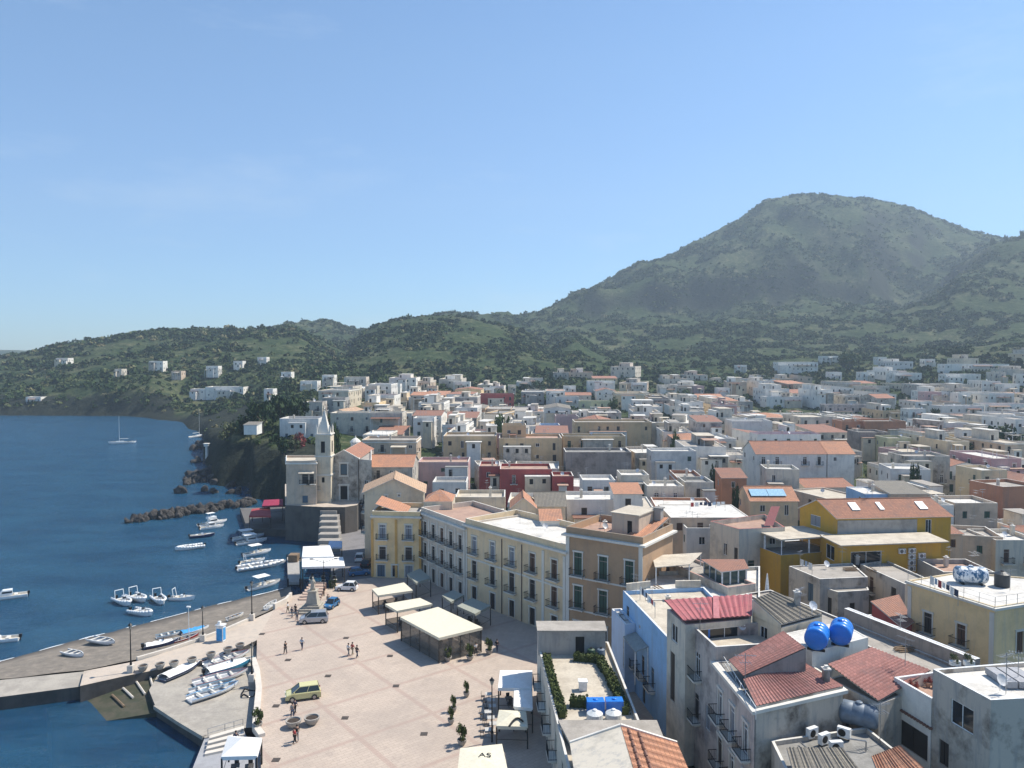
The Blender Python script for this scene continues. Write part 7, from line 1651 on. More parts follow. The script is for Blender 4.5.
CAN.append(cafe('square white cafe awning joined to the wide one', [(513.5, 706.5), (532.8, 708.5), (532, 689.5), (514, 689)], 4.7, WT_, False, 'awning', peak=.2))
CAN.append(cafe('cream awning with black swirl mark beside the alley-side lamp', [(496, 726), (528, 727), (526, 711), (499, 710)], 4.3, CT, False, 'awning', peak=.5))
CAN.append(cafe('big cream awning with small dark letters at the bottom edge', [(457, 776), (509, 776), (502, 744), (460, 748.5)], 4.6, CT, False, 'awning', peak=.3))
CAN.append(cafe('white peaked tent on the lower quay at the bottom left', [(221, 757), (257, 756), (262, 738), (228, 736)], 4.6, WT_, False, 'awning', peak=.8))
# marks on two awnings
def wtext(s, px, py, z, size, rz, root):
    cu = bpy.data.curves.new('mark', 'FONT'); cu.body = s; cu.size = size; cu.extrude = .004; tt = bpy.data.objects.new('lettering_curve', cu); COL.objects.link(tt); bpy.context.view_layer.update(); me = bpy.data.meshes.new_from_object(tt.evaluated_get(bpy.context.evaluated_depsgraph_get())); bpy.data.objects.remove(tt); me.materials.clear(); me.materials.append(IRON); t = bpy.data.objects.new('lettering', me); COL.objects.link(t); x, y = U(px, py, z)
    t.parent = root; t.location = (x - root.location.x, y - root.location.y, z - root.location.z); t.rotation_euler = (0, 0, rz)
wtext('AS', 478, 757, 4.90, 1.1, 0, CAN[9][0])
g = MB(); o9 = CAN[8][0]; prev = None
for k in range(12):
    t = k / 11; px = 509 + 14 * t; py = 724 - 7 * math.sin(t * 2.4) ; x, y = U(px, py, 4.85); p = (x - o9.location.x, y - o9.location.y, 2.62 + .12 * math.sin(t * 3.1))
    if prev: g.tube(prev, p, .10, n=5)
    prev = p
g.build('swirl_mark', IRON, o9)
# restaurant canopy on the quay
CAN.append(cafe('white quay restaurant canopy, front section', [(302, 567), (345, 566), (343, 557), (302, 558)], 5.6, WT_, False, 'awning', peak=.25))
CAN.append(cafe('white quay restaurant canopy, rear section', [(302, 557), (334, 556.5), (330, 545.5), (303, 546.5)], 5.9, WT_, False, 'awning', peak=.25))
CAN.append(cafe('red sun canopy on the dark basin quay', [(249, 516), (271, 516), (270, 507), (252, 509)], 5.0, plain('red_canopy_cloth', (.38, .05, .05), .8), False, 'awning', peak=.3))
CAN.append(cafe('crimson canopy right of the red one at the foot of the presbytery', [(262, 506), (283, 505), (283, 499), (264, 500)], 6.0, plain('crimson_canopy_cloth', (.30, .02, .06), .8), False, 'awning', peak=.3))
CAN.append(cafe('light blue van-sized awning at the foot of the church steps', [(328, 547), (342, 547), (342, 541), (329, 541)], 4.4, plain('pale_blue_cloth', (.45, .55, .68), .8), False, 'awning'))
# ------------------------------------------------------------------ tables and chairs
CH_ = MB(); CH_.box((0, 0, .45), (.42, .42, .05)); CH_.box((0, .2, .72), (.42, .04, .5))
for a in (-.18, .18):
    for b2 in (-.18, .18): CH_.box((a, b2, .215), (.04, .04, .43))
CHM = [CH_.mesh('chair_mesh', [plain('dark_rattan', (.05, .04, .035), .7)]), ]
TB = MB(); TB.box((0, 0, .73), (.8, .8, .04)); TB.box((0, 0, .36), (.07, .07, .7)); TB.box((0, 0, .02), (.45, .45, .04)); TBM = TB.mesh('table_mesh', plain('pale_table_top', (.5, .48, .44), .5)); TBD = TB.mesh('table_mesh', plain('dark_table_top', (.07, .06, .05), .5))
def seats(i, nx, ny, dark, what, f=.8):
    P = CAN[i][1]; k = 0
    for a in range(nx):
        for b2 in range(ny):
            u = .5 + ((a + .5) / nx - .5) * f; v = .5 + ((b2 + .5) / ny - .5) * f; p = P[0].lerp(P[1], u).lerp(P[3].lerp(P[2], u), v)
            tag(inst('table', TBD if dark else TBM, None, (p.x, p.y, 2.0), .3), f'square cafe table standing under the {what}', 'table', f'tables under the {what}')
            for s, rz in ((1, 0), (-1, math.pi)): tag(inst('chair', CHM[0], None, (p.x - .3 * s * math.sin(.3), p.y + .62 * s, 2.0), .3 + rz), f'dark rattan chair at a table under the {what}', 'chair', f'chairs under the {what}')
seats(0, 3, 3, True, 'largest cream canopy'); seats(1, 2, 2, True, 'middle cream canopy', .7); seats(2, 2, 2, True, 'smallest cream canopy', .7); seats(11, 3, 2, False, 'quay restaurant canopy'); seats(6, 2, 1, True, 'wide white awning'); seats(5, 2, 1, True, 'larger grey-green awning'); seats(10, 2, 1, True, 'white peaked tent')
rr_ = random.Random(2)
for k in range(7):
    x, y = U(488 + 2.2 * (k % 3) + rr_.random(), 700 + 6 * k, 2); tag(inst('table', TBM, None, (x, y, 2.0), .1), 'small pale table in the row left of the cafe lamp', 'table', 'tables in the row by the cafe lamp')
    tag(inst('chair', CHM[0], None, (x - .7, y, 2.0), 1.6), 'dark chair on the square side of the table row by the lamp', 'chair', 'chairs in the row by the cafe lamp')
# ------------------------------------------------------------------ street lamps
def lamp(px, py, h, label, z=2.0, kind='lantern', base=True):
    x, y = U(px, py, z); o = empty('street_lamp', (x, y, z), 0, label, 'street lamp', 'lamps of the square')
    if base: g = MB(); g.box((0, 0, .45), (.7, .7, .9)); g.build('base', KB, o)
    g = MB(); g.tube((0, 0, .9 if base else 0), (0, 0, h), .09, .05, 8); g.lathe([(.14, .9), (.16, 1.1), (.09, 1.3)], n=8); g.build('pole', IRON, o)
    if kind == 'lantern':
        g = MB(); g.lathe([(.10, h), (.24, h + .45), (.24, h + .5)], n=6); g.build('lantern', glassmat('lantern_glass', (.25, .25, .22), .3), o); g = MB(); g.lathe([(.3, h + .5), (.05, h + .75), (.03, h + .85)], n=6); g.build('lantern_cap', IRON, o)
    else:
        g = MB()
        for s in (-1, 1): g.tube((0, 0, h - .4), (s * 1.9, .1 * s, h + .25), .035, n=5); g.box((s * 2.0, .1 * s, h + .22), (.55, .25, .12))
        g.build('arm', IRON, o)
    return o
lamp(252, 681, 4.0, 'lantern lamp on a stone base at the corner of the slipway'); lamp(203, 641, 4.2, 'lantern lamp beside the kiosk at the promenade wall'); lamp(252, 620, 5.2, 'lantern lamp where the promenade wall ends near the beach boats')
lamp(131, 672, 5.5, 'tall dark lamp at the end of the promenade wall', base=True); lamp(301, 594, 5.5, 'slim lamp on the quay by the steps to the restaurant', base=False); lamp(324, 596, 6.0, 'double-armed lamp in front of the white quay restaurant canopy', kind='arm', base=False)
lamp(492, 742, 6.0, 'dark lamp among the tables near the white awnings', base=False)
x, y = U(189, 640, 2); o = empty('flag_pole', (x, y, 1.2), 0, 'thin white pole behind the kiosk lamp', 'pole'); g = MB(); g.tube((0, 0, 0), (0, 0, 5.4), .06, .04, 6); g.build('shaft', WPAINT, o); g = MB(); g.box((0, 0, 5.5), (.5, .3, .2)); g.build('floodlight', WPAINT, o)
# kiosk
x, y = U(221, 641, 2); o = empty('kiosk', (x, y, 2.0), R(-12), 'narrow blue and white ticket kiosk by the promenade wall', 'kiosk'); g = MB(); g.box((0, 0, 1.15), (1.05, .75, 2.2)); g.build('body', WPAINT, o)
g = MB(); g.box((0, -.39, 1.0), (.85, .03, 1.7)); g.box((.54, 0, 1.1), (.03, .6, 1.7)); g.build('poster', BCLOTH, o); g = MB(); g.box((0, 0, 2.32), (1.25, .95, .12)); g.box((-.2, 0, 2.6), (.35, .35, .4)); g.build('roof', WPAINT, o)
# round concrete planters in a row, and two larger in the square
POT = plain('grey_concrete_planter', (.36, .33, .29), .9)
def bowl(px, py, r_, h, label, group, plant=None, z=2.0):
    x, y = U(px, py, z); o = empty('planter', (x, y, z), 0, label, 'planter', group); g = MB(); g.lathe([(r_ * .5, 0), (r_ * .62, h * .15), (r_ * .95, h * .7), (r_, h), (r_ * .84, h), (r_ * .8, h * .82)], n=20); g.build('bowl', POT, o)
    g = MB(); g.lathe([(r_ * .78, h * .84), (r_ * .4, h * .9)], n=16); g.build('soil', plain('dark_soil', (.05, .035, .025), 1), o)
    if plant: inst('plant', crown_mesh('bush' if plant[2] < .7 else 'round', 'hedge', 1, 220), o, (0, 0, h * .7), 0, (plant[0], plant[0], plant[1]))
for i, (px, py) in enumerate([(143, 671), (160, 669), (174, 667), (192, 663.5), (211, 658), (228, 653), (240, 649)]): bowl(px, py, .62, .75, 'round grey concrete bowl planter in the row along the promenade edge', 'planters along the promenade edge')
bowl(293.5, 727, .85, .8, 'left of two big round planters on the open square', None); bowl(312, 724, .85, .8, 'right of two big round planters on the open square', None)
for px, py, lb in ((466.5, 697, 'farthest single potted shrub right on the square'), (453.5, 712, 'middle potted shrub on the right of the square'), (451, 724, 'nearest potted shrub on the right of the square')):
    bowl(px, py, .38, .6, lb, 'potted shrubs on the square', (.5, 1.3, .8))
for px, py, lb in ((448, 661, 'dark green potted bush at the near corner of the largest canopy'), (470, 660, 'yellow-green potted bush right of the largest canopy'), (489, 654, 'dark pot plant in the shade of the cream palazzo'), (462, 745, 'leafy pot at the far corner of the big cream awning'), (258, 728, 'dark round bush in a pot at the end of the kerb')):
    bowl(px, py, .5, .6, lb, None, (.8, 1.5, .8))
# ------------------------------------------------------------------ statue
x, y = U(313, 610, 2); o = empty('monument', (x, y, 2.0), 0, 'stone saint statue on a tall stepped pedestal near the quay', 'statue'); ST = plaster('weathered_statue_stone', (.42, .38, .31), .6)
g = MB(); 
for w, z0, h in ((4.2, 0, .3), (3.4, .3, .3), (2.6, .6, .35)): g.box((0, 0, z0 + h / 2), (w, w, h - .004))
g.build('steps', ST, o)
g = MB(); g.add([(-.95, -.95, .95), (.95, -.95, .95), (.95, .95, .95), (-.95, .95, .95), (-.6, -.6, 3.0), (.6, -.6, 3.0), (.6, .6, 3.0), (-.6, .6, 3.0)], [(0, 1, 5, 4), (1, 2, 6, 5), (2, 3, 7, 6), (3, 0, 4, 7), (4, 5, 6, 7)]); g.box((0, 0, 3.1), (1.5, 1.5, .2)); g.box((0, 0, 1.05), (2.1, 2.1, .2)); g.build('pedestal', ST, o)
g = MB(); g.lathe([(.42, 3.2), (.36, 3.7), (.27, 4.2), (.33, 4.6), (.30, 4.75), (.12, 4.85), (.15, 5.0), (.16, 5.12), (.06, 5.25)], n=12); g.tube((.28, 0, 4.6), (.5, -.2, 4.15), .1, .07, 6); g.tube((-.28, 0, 4.6), (-.55, -.1, 4.95), .1, .06, 6); g.build('figure', ST, o, smooth=True)
# ------------------------------------------------------------------ cars
TYRE = plain('tyre_rubber', (.02, .02, .02), .9); RIM = plain('alloy_rim', (.4, .4, .4), .35, .8); CGL = glassmat('car_glass', (.02, .025, .03), .05); RED_ = plain('tail_lamp', (.35, .01, .01), .3); HL = plain('head_lamp', (.7, .7, .7), .2)
def car(px, py, ang, L, Wd, Hc, paint, label, typ='mpv', z=2.0):
    x, y = U(px, py, z); o = empty('parked_car', (x, y, z), ang, label, 'car')
    if typ == 'mpv': lo = [(-.5, .32), (-.5, .80), (-.46, .93), (.30, .93), (.46, .78), (.5, .62), (.5, .30)]; cab = [(-.47, .93), (-.42, 1.0), (.10, 1.0), (.31, .93)]
    elif typ == 'hatch': lo = [(-.5, .32), (-.5, .78), (-.45, .88), (.20, .88), (.45, .74), (.5, .6), (.5, .30)]; cab = [(-.46, .88), (-.36, 1.0), (.02, 1.0), (.22, .88)]
    bh = .93 if typ == 'mpv' else .88; belt = Hc * (.60)
    g = MB(); prof = [(a * L, (b2 / bh) * belt if b2 > .4 else .24) for a, b2 in lo]; n = len(prof); vs = []
    for yy, k in ((-Wd / 2 + .06, 1.0), (-Wd / 2, .93), (Wd / 2, .93), (Wd / 2 - .06, 1.0)):
        for a, b2 in prof: vs.append((a, yy, b2 if b2 < .3 else b2 * (1 if k == 1 else .9)))
    fs = [(j * n + i, j * n + (i + 1) % n, (j + 1) * n + (i + 1) % n, (j + 1) * n + i) for j in range(3) for i in range(n)] + [tuple(range(n - 1, -1, -1)), tuple(range(3 * n, 4 * n))]
    g.add(vs, fs)
    def cabp(s, top): 
        return s
    a0, a1, a2, a3 = [q[0] * L for q in cab]; wl, wt = Wd / 2 - .07, Wd / 2 - .22; zt = Hc
    roof = [(a1, -wt, zt), (a2, -wt, zt), (a2, wt, zt), (a1, wt, zt)]; rb = [(p[0], p[1], p[2] - .07) for p in roof]
    g.add(rb + [(p[0] * .98, p[1] * .95, p[2]) for p in roof], [(0, 1, 5, 4), (1, 2, 6, 5), (2, 3, 7, 6), (3, 0, 4, 7), (4, 5, 6, 7)])
    for s in (-1, 1):
        for xb, xt in ((a0, a1), (a3, a2), ((a0 + a3) / 2 - .1, (a1 + a2) / 2 - .05)): g.tube((xb, s * (wl + .005), belt - .02), (xt, s * (wt + .012), zt - .05), .04, n=4)
    g.build('body', paint, o)
    g = MB(); lo_ = [(a0, -wl, belt - .03), (a3, -wl, belt - .03), (a3, wl, belt - .03), (a0, wl, belt - .03)]; g.add(lo_ + rb, [(0, 1, 5, 4), (1, 2, 6, 5), (2, 3, 7, 6), (3, 0, 4, 7)]); g.build('windows', CGL, o)
    for sx in (-.31, .31):
        for s in (-1, 1):
            w = MB(); w.tube((0, -.1, 0), (0, .1, 0), .31, n=16); wo = w.build('wheel', TYRE, o, (sx * L, s * (Wd / 2 - .08), .31)); w = MB(); w.tube((0, -.108, 0), (0, .108, 0), .19, n=12); w.build('rim', RIM, wo)
    for s in (-1, 1):
        g = MB(); g.box((L / 2 - .03, s * (Wd / 2 - .28), .66), (.08, .3, .16)); g.build('headlight', HL, o); g = MB(); g.box((-L / 2 + .02, s * (Wd / 2 - .14), .8), (.06, .14, .3)); g.build('tail_light', RED_, o)
        g = MB(); g.box((a3 - .25, s * (Wd / 2 + .06), belt + .08), (.12, .16, .12)); g.build('mirror', paint, o)
YEL = plain('pale_yellow_car_paint', (.58, .54, .27), .25, 0, .03); SIL = plain('silver_car_paint', (.42, .44, .47), .25, .5, .03); WCP = plain('white_car_paint', (.72, .72, .72), .25, 0, .03); BLC = plain('blue_car_paint', (.04, .16, .34), .25, .1, .03); DKC = plain('dark_car_paint', (.02, .025, .035), .25, .1, .03)
car(303, 698, R(198), 4.0, 1.75, 1.66, YEL, 'pale yellow compact van parked on the open square')
car(314, 622, R(198 - 8), 4.2, 1.78, 1.68, SIL, 'silver people carrier parked below the statue')
car(347, 590, R(175), 3.6, 1.65, 1.5, WCP, 'white small car behind the statue near the restaurant steps', 'hatch')
car(331.5, 607, R(255), 3.0, 1.5, 1.35, BLC, 'tiny blue car right of the statue', 'hatch')
for k, (px, py, a, c, lb) in enumerate([(372, 566, 80, DKC, 'dark car in the shade left of the yellow corner house'), (364, 560, 95, WCP, 'white car in the shaded street, the only white one there'), (363, 575, 20, BLC, 'dark blue car at the mouth of the shaded street')]): car(px - 4, py, R(a), 3.8, 1.7, 1.5, c, lb, 'hatch', 2.0)
# ------------------------------------------------------------------ people
SKIN = plain('skin', (.42, .25, .17), .6); CL = {'black': plain('black_cloth', (.02, .02, .022), .9), 'white': plain('white_cloth', (.7, .7, .68), .9), 'navy': plain('navy_cloth', (.03, .045, .09), .9), 'red': plain('red_cloth', (.4, .05, .05), .9), 'khaki': plain('khaki_cloth', (.32, .27, .18), .9), 'grey': plain('grey_cloth', (.2, .2, .2), .9), 'pale': plain('pale_blue_cloth_shirt', (.4, .5, .6), .9)}
HAIR = plain('dark_hair', (.03, .02, .015), .8)
def skin_obj(name, verts, edges, rad, mat, parent, lv=1):
    me = bpy.data.meshes.new(name); me.from_pydata(verts, edges, []); me.materials.append(mat); o = bpy.data.objects.new(name, me); COL.objects.link(o); o.parent = parent
    md = o.modifiers.new('skin', 'SKIN'); 
    if not me.skin_vertices: me.attributes.new
    for i, r_ in enumerate(rad): me.skin_vertices[0].data[i].radius = (r_, r_)
    me.skin_vertices[0].data[0].use_root = True; md.use_smooth_shade = True
    s = o.modifiers.new('sub', 'SUBSURF'); s.levels = lv; s.render_levels = lv; return o
def person(px, py, ang, top, bot, label, z=2.0, step=.18, sit=False, h=1.72, arm=.12):
    x, y = U(px, py, z); k = h / 1.72; o = empty('person', (x, y, z), ang, label, 'person'); o.scale = (k, k, k); s = step; hz0 = .92 if not sit else .50; dz = hz0 - .92
    kn = [(s * .6, .1, .50), (-s * .2, -.1, .50)] if not sit else [(.42, .11, .50), (.42, -.11, .50)]
    an = [(s, .1, .09), (-s, -.1, .10)] if not sit else [(.44, .11, .09), (.44, -.11, .09)]
    V = [(0, 0, .95 + dz), (0, 0, 1.18 + dz), (0.01, 0, 1.38 + dz), (.02, 0, 1.50 + dz), (.03, 0, 1.60 + dz), (.03, 0, 1.69 + dz),
         (0, .09, .90 + dz), kn[0], an[0], (an[0][0] + .16, an[0][1], .04), (0, -.09, .90 + dz), kn[1], an[1], (an[1][0] + .16, an[1][1], .04),
         (0.0, .19, 1.40 + dz), (-arm, .25, 1.14 + dz), (arm * .6, .26, .90 + dz), (arm, .26, .82 + dz), (0.0, -.19, 1.40 + dz), (arm, -.25, 1.14 + dz), (arm * 1.6 + .05, -.25, .92 + dz), (arm * 2, -.25, .84 + dz)]
    E = [(0, 1), (1, 2), (2, 3), (3, 4), (4, 5), (0, 6), (6, 7), (7, 8), (8, 9), (0, 10), (10, 11), (11, 12), (12, 13), (2, 14), (14, 15), (15, 16), (16, 17), (2, 18), (18, 19), (19, 20), (20, 21)]
    Rd = [.12, .115, .13, .055, .095, .075, .085, .06, .042, .04, .085, .06, .042, .04, .055, .042, .032, .035, .055, .042, .032, .035]
    skin_obj('body', V, E, Rd, SKIN, o)
    tv = [V[0], V[1], V[2], (.01, 0, 1.44 + dz), V[14], V[15], V[18], V[19]]; skin_obj('shirt', tv, [(0, 1), (1, 2), (2, 3), (2, 4), (4, 5), (2, 6), (6, 7)], [.145, .14, .15, .075, .075, .06, .075, .06], CL[top], o)
    lv_ = [V[0], V[6], V[7], an[0], V[10], V[11], an[1]]; skin_obj('trousers', lv_, [(0, 1), (1, 2), (2, 3), (0, 4), (4, 5), (5, 6)], [.14, .105, .08, .06, .105, .08, .06], CL[bot], o)
    g = MB(); g.lathe([(.02, 1.76 + dz), (.09, 1.73 + dz), (.108, 1.66 + dz), (.10, 1.60 + dz)][::-1], (.005, 0, 0), 10); g.build('hair', HAIR, o, smooth=True); return o
person(285.5, 654, 2.5, 'black', 'black', 'person in black walking alone on the square left of the one in a pale shirt')
person(302, 650, 1.2, 'pale', 'navy', 'person in a pale blue shirt with a bag walking on the square')
person(348.5, 656, .8, 'white', 'grey', 'person in white shirt, left in the walking group of three'); person(352.5, 655, .8, 'red', 'khaki', 'person in red top in the middle of the walking group of three'); person(357, 658, .7, 'black', 'navy', 'person in black, right in the walking group of three')
person(292, 618, 1.0, 'navy', 'grey', 'person in navy standing in the group left of the monument'); person(295.5, 615, 4.0, 'black', 'black', 'person in black standing in the group left of the monument'); person(297, 621, 2.0, 'grey', 'navy', 'person in grey nearest in the group left of the monument'); person(288, 613, 2.9, 'white', 'khaki', 'person in white shirt at the beach side of the monument group')
person(292.5, 718, 2.2, 'grey', 'navy', 'person in grey standing behind the left big planter'); person(295, 714, 1.0, 'navy', 'black', 'person in navy standing behind the left big planter')
person(297, 741, 2.0, 'black', 'grey', 'person in black standing in front of the left big planter'); person(294.5, 744, .5, 'red', 'black', 'person in a red top standing in front of the left big planter')
person(328, 605, 2.0, 'grey', 'black', 'person in grey beside the tiny blue car'); person(476, 655, 2.0, 'white', 'black', 'person in white in the shade by the cream palazzo'); person(497, 652, 1.0, 'black', 'navy', 'person in black in the shade near the brown palazzo')
person(236, 747, 1.8, 'navy', 'khaki', 'person in navy on the lower quay beside the white peaked tent', z=1.25)
# ------------------------------------------------------------------ jetty, steps, railings
g = MB(); p = [U(288, 582, .9), U(300, 582, .9), U(299, 556, .9), (U(287, 557, .9))]; g.prism(p, .4, .9); o = empty('jetty', (0, 0, 0), 0, 'short grey floating jetty beside the quay restaurant', 'jetty'); g.build('deck', plain('grey_jetty_deck', (.36, .34, .31), .8), o)
g = MB()
for a in p: g.tube((a[0], a[1], -2), (a[0], a[1], 1.5), .14, n=8)
g.build('pile', IRON, o); g = MB(); c_ = Vector(U(294, 561, .9)); g.box((c_.x, c_.y, 1.6), (1.8, 2.0, 1.4)); g.build('hut', WOOD, o)
g = MB()
for k in range(7): y0 = 124 + k * 1.05; g.prism([(-34.8 + k * .05, y0), (-31.2 - k * .1, y0), (-31.6 - k * .1, y0 + 1.04), (-35.1 + k * .05, y0 + 1.04)], 1.9, 2.05 + .13 * (k + 1))
tag(g.build('quay_steps', plaster('pink_stone_steps', (.45, .33, .26), .4)), 'pinkish stone steps leading up behind the monument to the restaurant', 'steps')
def rail(label, pts, z, h=1.0, mat=None, bars=.9):
    P = [Vector((*U(a, b2, z), z)) for a, b2 in pts]; g = MB()
    for i in range(len(P) - 1):
        a, b2 = P[i], P[i + 1]; n_ = max(1, int((b2 - a).length / bars))
        for k in range(n_ + 1): q = a.lerp(b2, k / n_); g.tube(tuple(q), (q.x, q.y, z + h), .03, n=5)
        for hh in (h, h * .5): g.tube((a.x, a.y, z + hh), (b2.x, b2.y, z + hh), .025, n=5)
    tag(g.build('railing', mat or STEEL), label, 'railing')
rail('thin metal railing between the slipway and the lower quay steps', [(208, 738), (225, 733), (243, 728)], 1.32)
g = MB()
for k in range(4): a = .6 * k; p = [U(210 - k * 1.5, 741 + k * 4, 1.3), U(244, 731 + k * 4.5, 1.3), U(244, 734 + k * 4.5, 1.3), U(209 - k * 1.5, 744 + k * 4, 1.3)]; g.prism(p, 1.0, 1.9 - .14 * k)
tag(g.build('quay_steps', KB), 'four broad pale steps beside the white peaked tent', 'steps')
def rz_(p):
    ob = bpy.data.objects['sunken_ramp']; h = ob.ray_cast(Vector((p[0], p[1], 20)), Vector((0, 0, -1))); return h[1].z if h[0] else .5
bpy.context.view_layer.update()
for k, (a, b2) in enumerate([((123, 688), (133, 699)), ((136, 683), (145, 697)), ((150, 680), (154, 695)), ((161, 684), (163, 691)), ((112, 693), (124, 706))]):
    p0, p1 = U(*a, .7), U(*b2, .45); g = MB(); zz0, zz1 = (rz_(p0) + .14, rz_(p1) + .14); g.tube((*p0, zz0), (*p1, zz1), .14, n=6); tag(g.build('slip_rail', WOOD if k == 4 else KB), 'wooden launching rail lying across the upper boat ramp', 'rail', 'launching rails on the boat ramp')
# mooring ropes coil
g = MB(); x, y = U(249, 694, 1.32)
for k in range(10): t0, t1 = k * .628, (k + 1) * .628; g.tube((x + math.cos(t0) * .9, y + math.sin(t0) * 1.0, 1.45 + .25 * math.sin(k * 2)), (x + math.cos(t1) * .9, y + math.sin(t1) * 1.0, 1.45 + .25 * math.sin(k * 2 + 2)), .1, n=6)
tag(g.build('rope_coil', BLK), 'dark tangled mooring rope at the foot of the slipway lamp', 'rope')
# drains in the square
for px, py in ((346, 638), (390, 656), (396, 686), (345, 718), (288, 660), (328, 676), (424, 734), (276, 706), (276, 760), (262, 634)):
    x, y = U(px, py, 2); g = MB(); g.box((0, 0, 0), (.75, .75, .03)); g.box((0, 0, .02), (.5, .5, .02)); o = g.build('drain_cover', plain('cast_iron_cover', (.07, .055, .045), .7), None, (x, y, 2.012)); tag(o, 'dark square drain cover set in the paving', 'drain cover', 'drain covers in the square')
# white parasol folded and terrace furniture
x, y = U(767, 590, 11.9); o = empty('parasol', (x, y, 11.0), 0, 'folded white parasol in front of the ochre terrace wing', 'parasol'); g = MB(); g.tube((0, 0, 0), (0, 0, 3.0), .04, n=6); g.build('pole', STEEL, o); g = MB(); g.lathe([(.28, .9), (.22, 1.6), (.08, 2.9), (.02, 3.1)], n=8); g.build('cloth', WCLOTH, o)
for k, (px, py) in enumerate([(668, 574), (675, 571), (683, 573)]):
    x, y = U(px, py, 11.75); o = tag(inst('chair', CHM[0], None, (x, y, 11.72), k), 'dark chair on the roof terrace under the cream canopy', 'chair', 'chairs on the roof terrace')
for k, (px, py) in enumerate([(907, 692), (913, 694), (926, 689), (932, 690)]):
    x, y = U(px, py, 13.7); o = empty('flower_pot', (x + .5, y + .6, 13.62), 0, 'red-leaved plant in a terracotta pot on the white terrace', 'flower pot', 'flower pots on the white terrace'); g = MB(); g.lathe([(.16, 0), (.25, .4), (.21, .4)], n=10); g.build('pot', RF['pinkish'], o); inst('plant', crown_mesh('bush', 'red', 2, 160), o, (0, 0, .3), 0, (.45, .45, .8))
for k in range(2):
    x, y = U(955 + k * 14, 664, 13.5); o = empty('flower_pot', (x, y, 13.41), 0, ['yellow-leaved potted plant on the end of the long wall', 'green potted plant beside the yellow-leaved one'][k], 'flower pot'); g = MB(); g.box((0, 0, .2), (.9, .4, .4)); g.build('pot', WPAINT, o); inst('plant', crown_mesh('bush', 'olive', 1, 160), o, (0, 0, .35), 0, (.6, .5, .9))

# ------------------------------------------------------------------ clutter on the near roofs
LB = {o['label']: o for o in COL.objects if 'label' in o and o.parent is None}
def root_of(key):
    for k, o in LB.items():
        if key in k: return o
    raise KeyError(key)
def part_at(key, px, py, z, mesh_or_fn, name=None, rz=0):
    o = root_of(key); rl = tuple(o.location); x, y = U(px, py, z)
    if callable(mesh_or_fn): return mesh_or_fn(o, rl, x, y, z, rz)
    return inst(name, mesh_or_fn, o, (x - rl[0], y - rl[1], z - rl[2]), rz)
for key, px, py, z, s_ in (('hut with old grey mossy', 800, 616, 17.0, 1.2), ('grey terrace end', 700, 628, 15.5, 1.1), ('weathered grey-mauve', 745, 690, 14.3, 1.3), ('bright blue house', 652, 606, 12.5, 1.0), ('bright blue house', 636, 592, 12.5, 1.0),
    ('crumbling grey house', 800, 566, 11.4, 1.0), ('crumbling grey house', 842, 566, 11.4, 1.2), ('big ochre house', 872, 500, 18.4, 1.3), ('bare grey block', 1006, 690, 17.0, 1.2), ('bare grey block', 1018, 680, 17.0, 1.0), ('long dark grey shed', 880, 566, 11.3, 1.0),
    ('tall brown palazzo', 600, 530, 17.4, 1.0), ('broad rose-tiled slope', 905, 668, 14.6, 1.2), ('dark grey lower roof', 880, 740, 11.4, 1.3), ('pale yellow house with', 1010, 590, 14.3, 1.1), ('long low house with a bare', 900, 640, 12.1, 1.2), ('long cream three-storey', 520, 522, 15.3, 1.0), ('long grey-cream three', 440, 505, 14.6, 1.0)):
    o = root_of(key); rl = tuple(o.location); x, y = U(px, py, z); antenna_part(o, rl, x, y, z - .3, px * .7, s_)
for key, px, py, z in (('hut with old grey mossy', 812, 612, 16.9), ('crumbling grey house', 826, 568, 11.4), ('bare grey block', 1000, 688, 17.0), ('long low house with a bare', 880, 630, 12.1), ('grey terrace end', 741, 632, 14.6), ('long cream three-storey', 545, 530, 15.2)):
    o = root_of(key); rl = tuple(o.location); x, y = U(px, py, z); dish_part(o, rl, x, y, z - .2, .3)
for key, px, py, z, h in (('hut with old grey mossy', 797, 604, 17.0, 1.6), ('crumbling grey house', 857, 562, 11.4, 1.2), ('weathered grey-mauve', 826, 676, 15.0, 1.0), ('long low house with a bare', 870, 622, 12.1, .9), ('blue house', 668, 600, 12.2, .8)):
    o = root_of(key); rl = tuple(o.location); x, y = U(px, py, z); chimney_part(o, rl, x, y, z - .4, h, PL['grey2'])
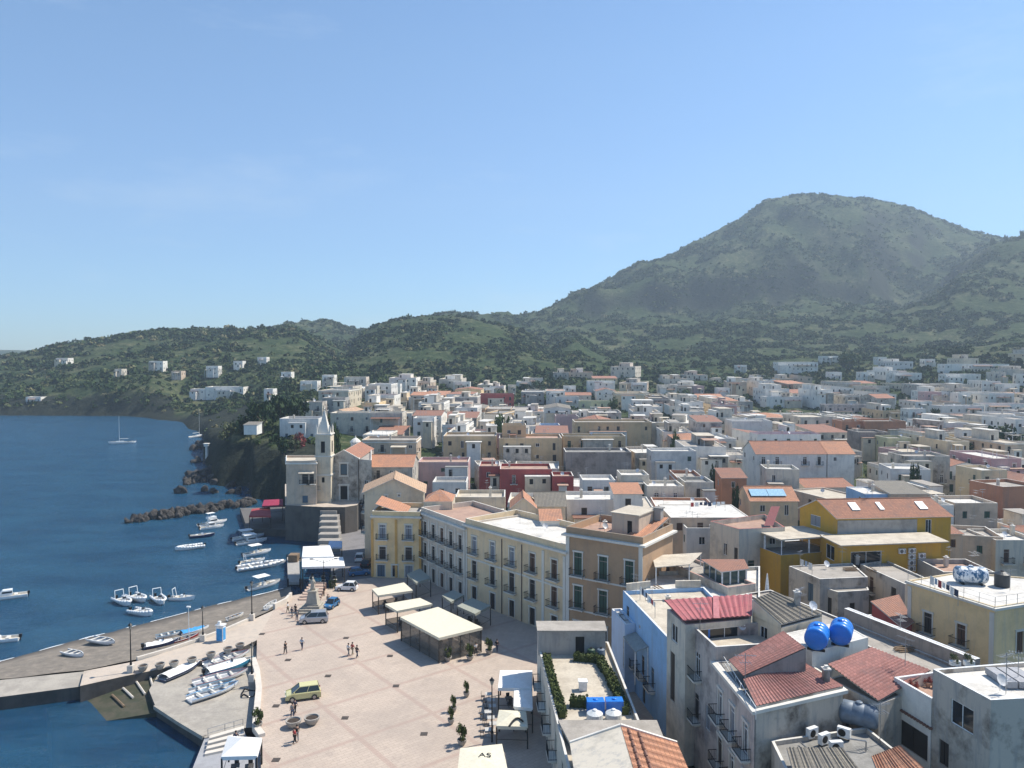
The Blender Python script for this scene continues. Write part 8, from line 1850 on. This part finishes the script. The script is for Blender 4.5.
# loose things lying on the roofs
for px, py, z, lb, d in ((733, 629, 14.35, 'small pale table on the terrace below the maroon roof', (.9, .7)),):
    x, y = U(px, py, z); o = empty('table', (x, y, z), .3, lb, 'table'); g = MB(); g.box((0, 0, .72), (d[0], d[1], .04)); g.build('top', WPAINT, o)
    for a in (-1, 1):
        for b2 in (-1, 1): g = MB(); g.box((a * .38, b2 * .28, .35), (.04, .04, .7)); g.build('leg', WPAINT, o)
def clothes(px0, py0, px1, py1, z, label, seed):
    r = random.Random(seed); a = Vector((*U(px0, py0, z), z)); b2 = Vector((*U(px1, py1, z), z)); o = empty('clothes_line', tuple((a + b2) / 2), 0, label, 'clothes line'); c = (a + b2) / 2; A_, B_ = a - c, b2 - c
    g = MB(); g.tube((A_.x, A_.y, 0), (A_.x, A_.y, 1.8), .03, n=5); g.tube((B_.x, B_.y, 0), (B_.x, B_.y, 1.8), .03, n=5); g.tube((A_.x, A_.y, 1.75), (B_.x, B_.y, 1.75), .012, n=4); g.build('frame', STEEL, o)
    n_ = int((b2 - a).length / .8); d = (B_ - A_).normalized()
    for k in range(n_):
        p = A_.lerp(B_, (k + .5) / n_); w = r.uniform(.25, .36); h = r.uniform(.5, 1.0); g = MB(); q0 = p - d * w; q1 = p + d * w; nn = Vector((-d.y, d.x, 0)) * .03
        g.add([tuple(q + nn * s + Vector((0, 0, zz))) for s in (-1, 1) for q, zz in ((q0, 1.74 - h), (q1, 1.74 - h), (q1, 1.74), (q0, 1.74))], [(0, 1, 2, 3), (7, 6, 5, 4), (0, 4, 5, 1), (1, 5, 6, 2), (2, 6, 7, 3), (3, 7, 4, 0)]); g.build('laundry', r.choice([WCLOTH, CL['pale'], CL['red'], CL['navy'], WCLOTH]), o)
clothes(640, 600, 655, 618, 12.1, 'clothes line with washing on the roof of the bright blue house', 1); clothes(930, 590, 958, 606, 14.15, 'clothes line with washing on the pale yellow house', 2); clothes(690, 512, 725, 511, 13.1, 'clothes line across the wide flat white roof', 3); clothes(800, 571, 812, 576, 11.25, 'short clothes line on the crumbling grey house', 5)
def stack(px, py, z, label, seed):
    r = random.Random(seed); x, y = U(px, py, z); g = MB()
    for k in range(7): g.box((r.uniform(-.15, .15), k * .16 - .5, .06 + .11 * (k % 3)), (2.2 * r.uniform(.6, 1), .13, .09), rz=r.uniform(-.06, .06))
    o = g.build('planks', WOOD, None, (x, y, z)); tag(o, label, 'planks'); o.rotation_euler[2] = r.uniform(0, 3)
stack(872, 571, 11.05, 'loose planks on the long dark shed block', 1); stack(850, 570, 11.3, 'loose planks on the crumbling grey house', 2); stack(905, 650, 11.9, 'loose planks on the bare strip roof by the brown wall', 3); stack(660, 590, 12.15, 'loose planks on the bright blue house roof', 4)
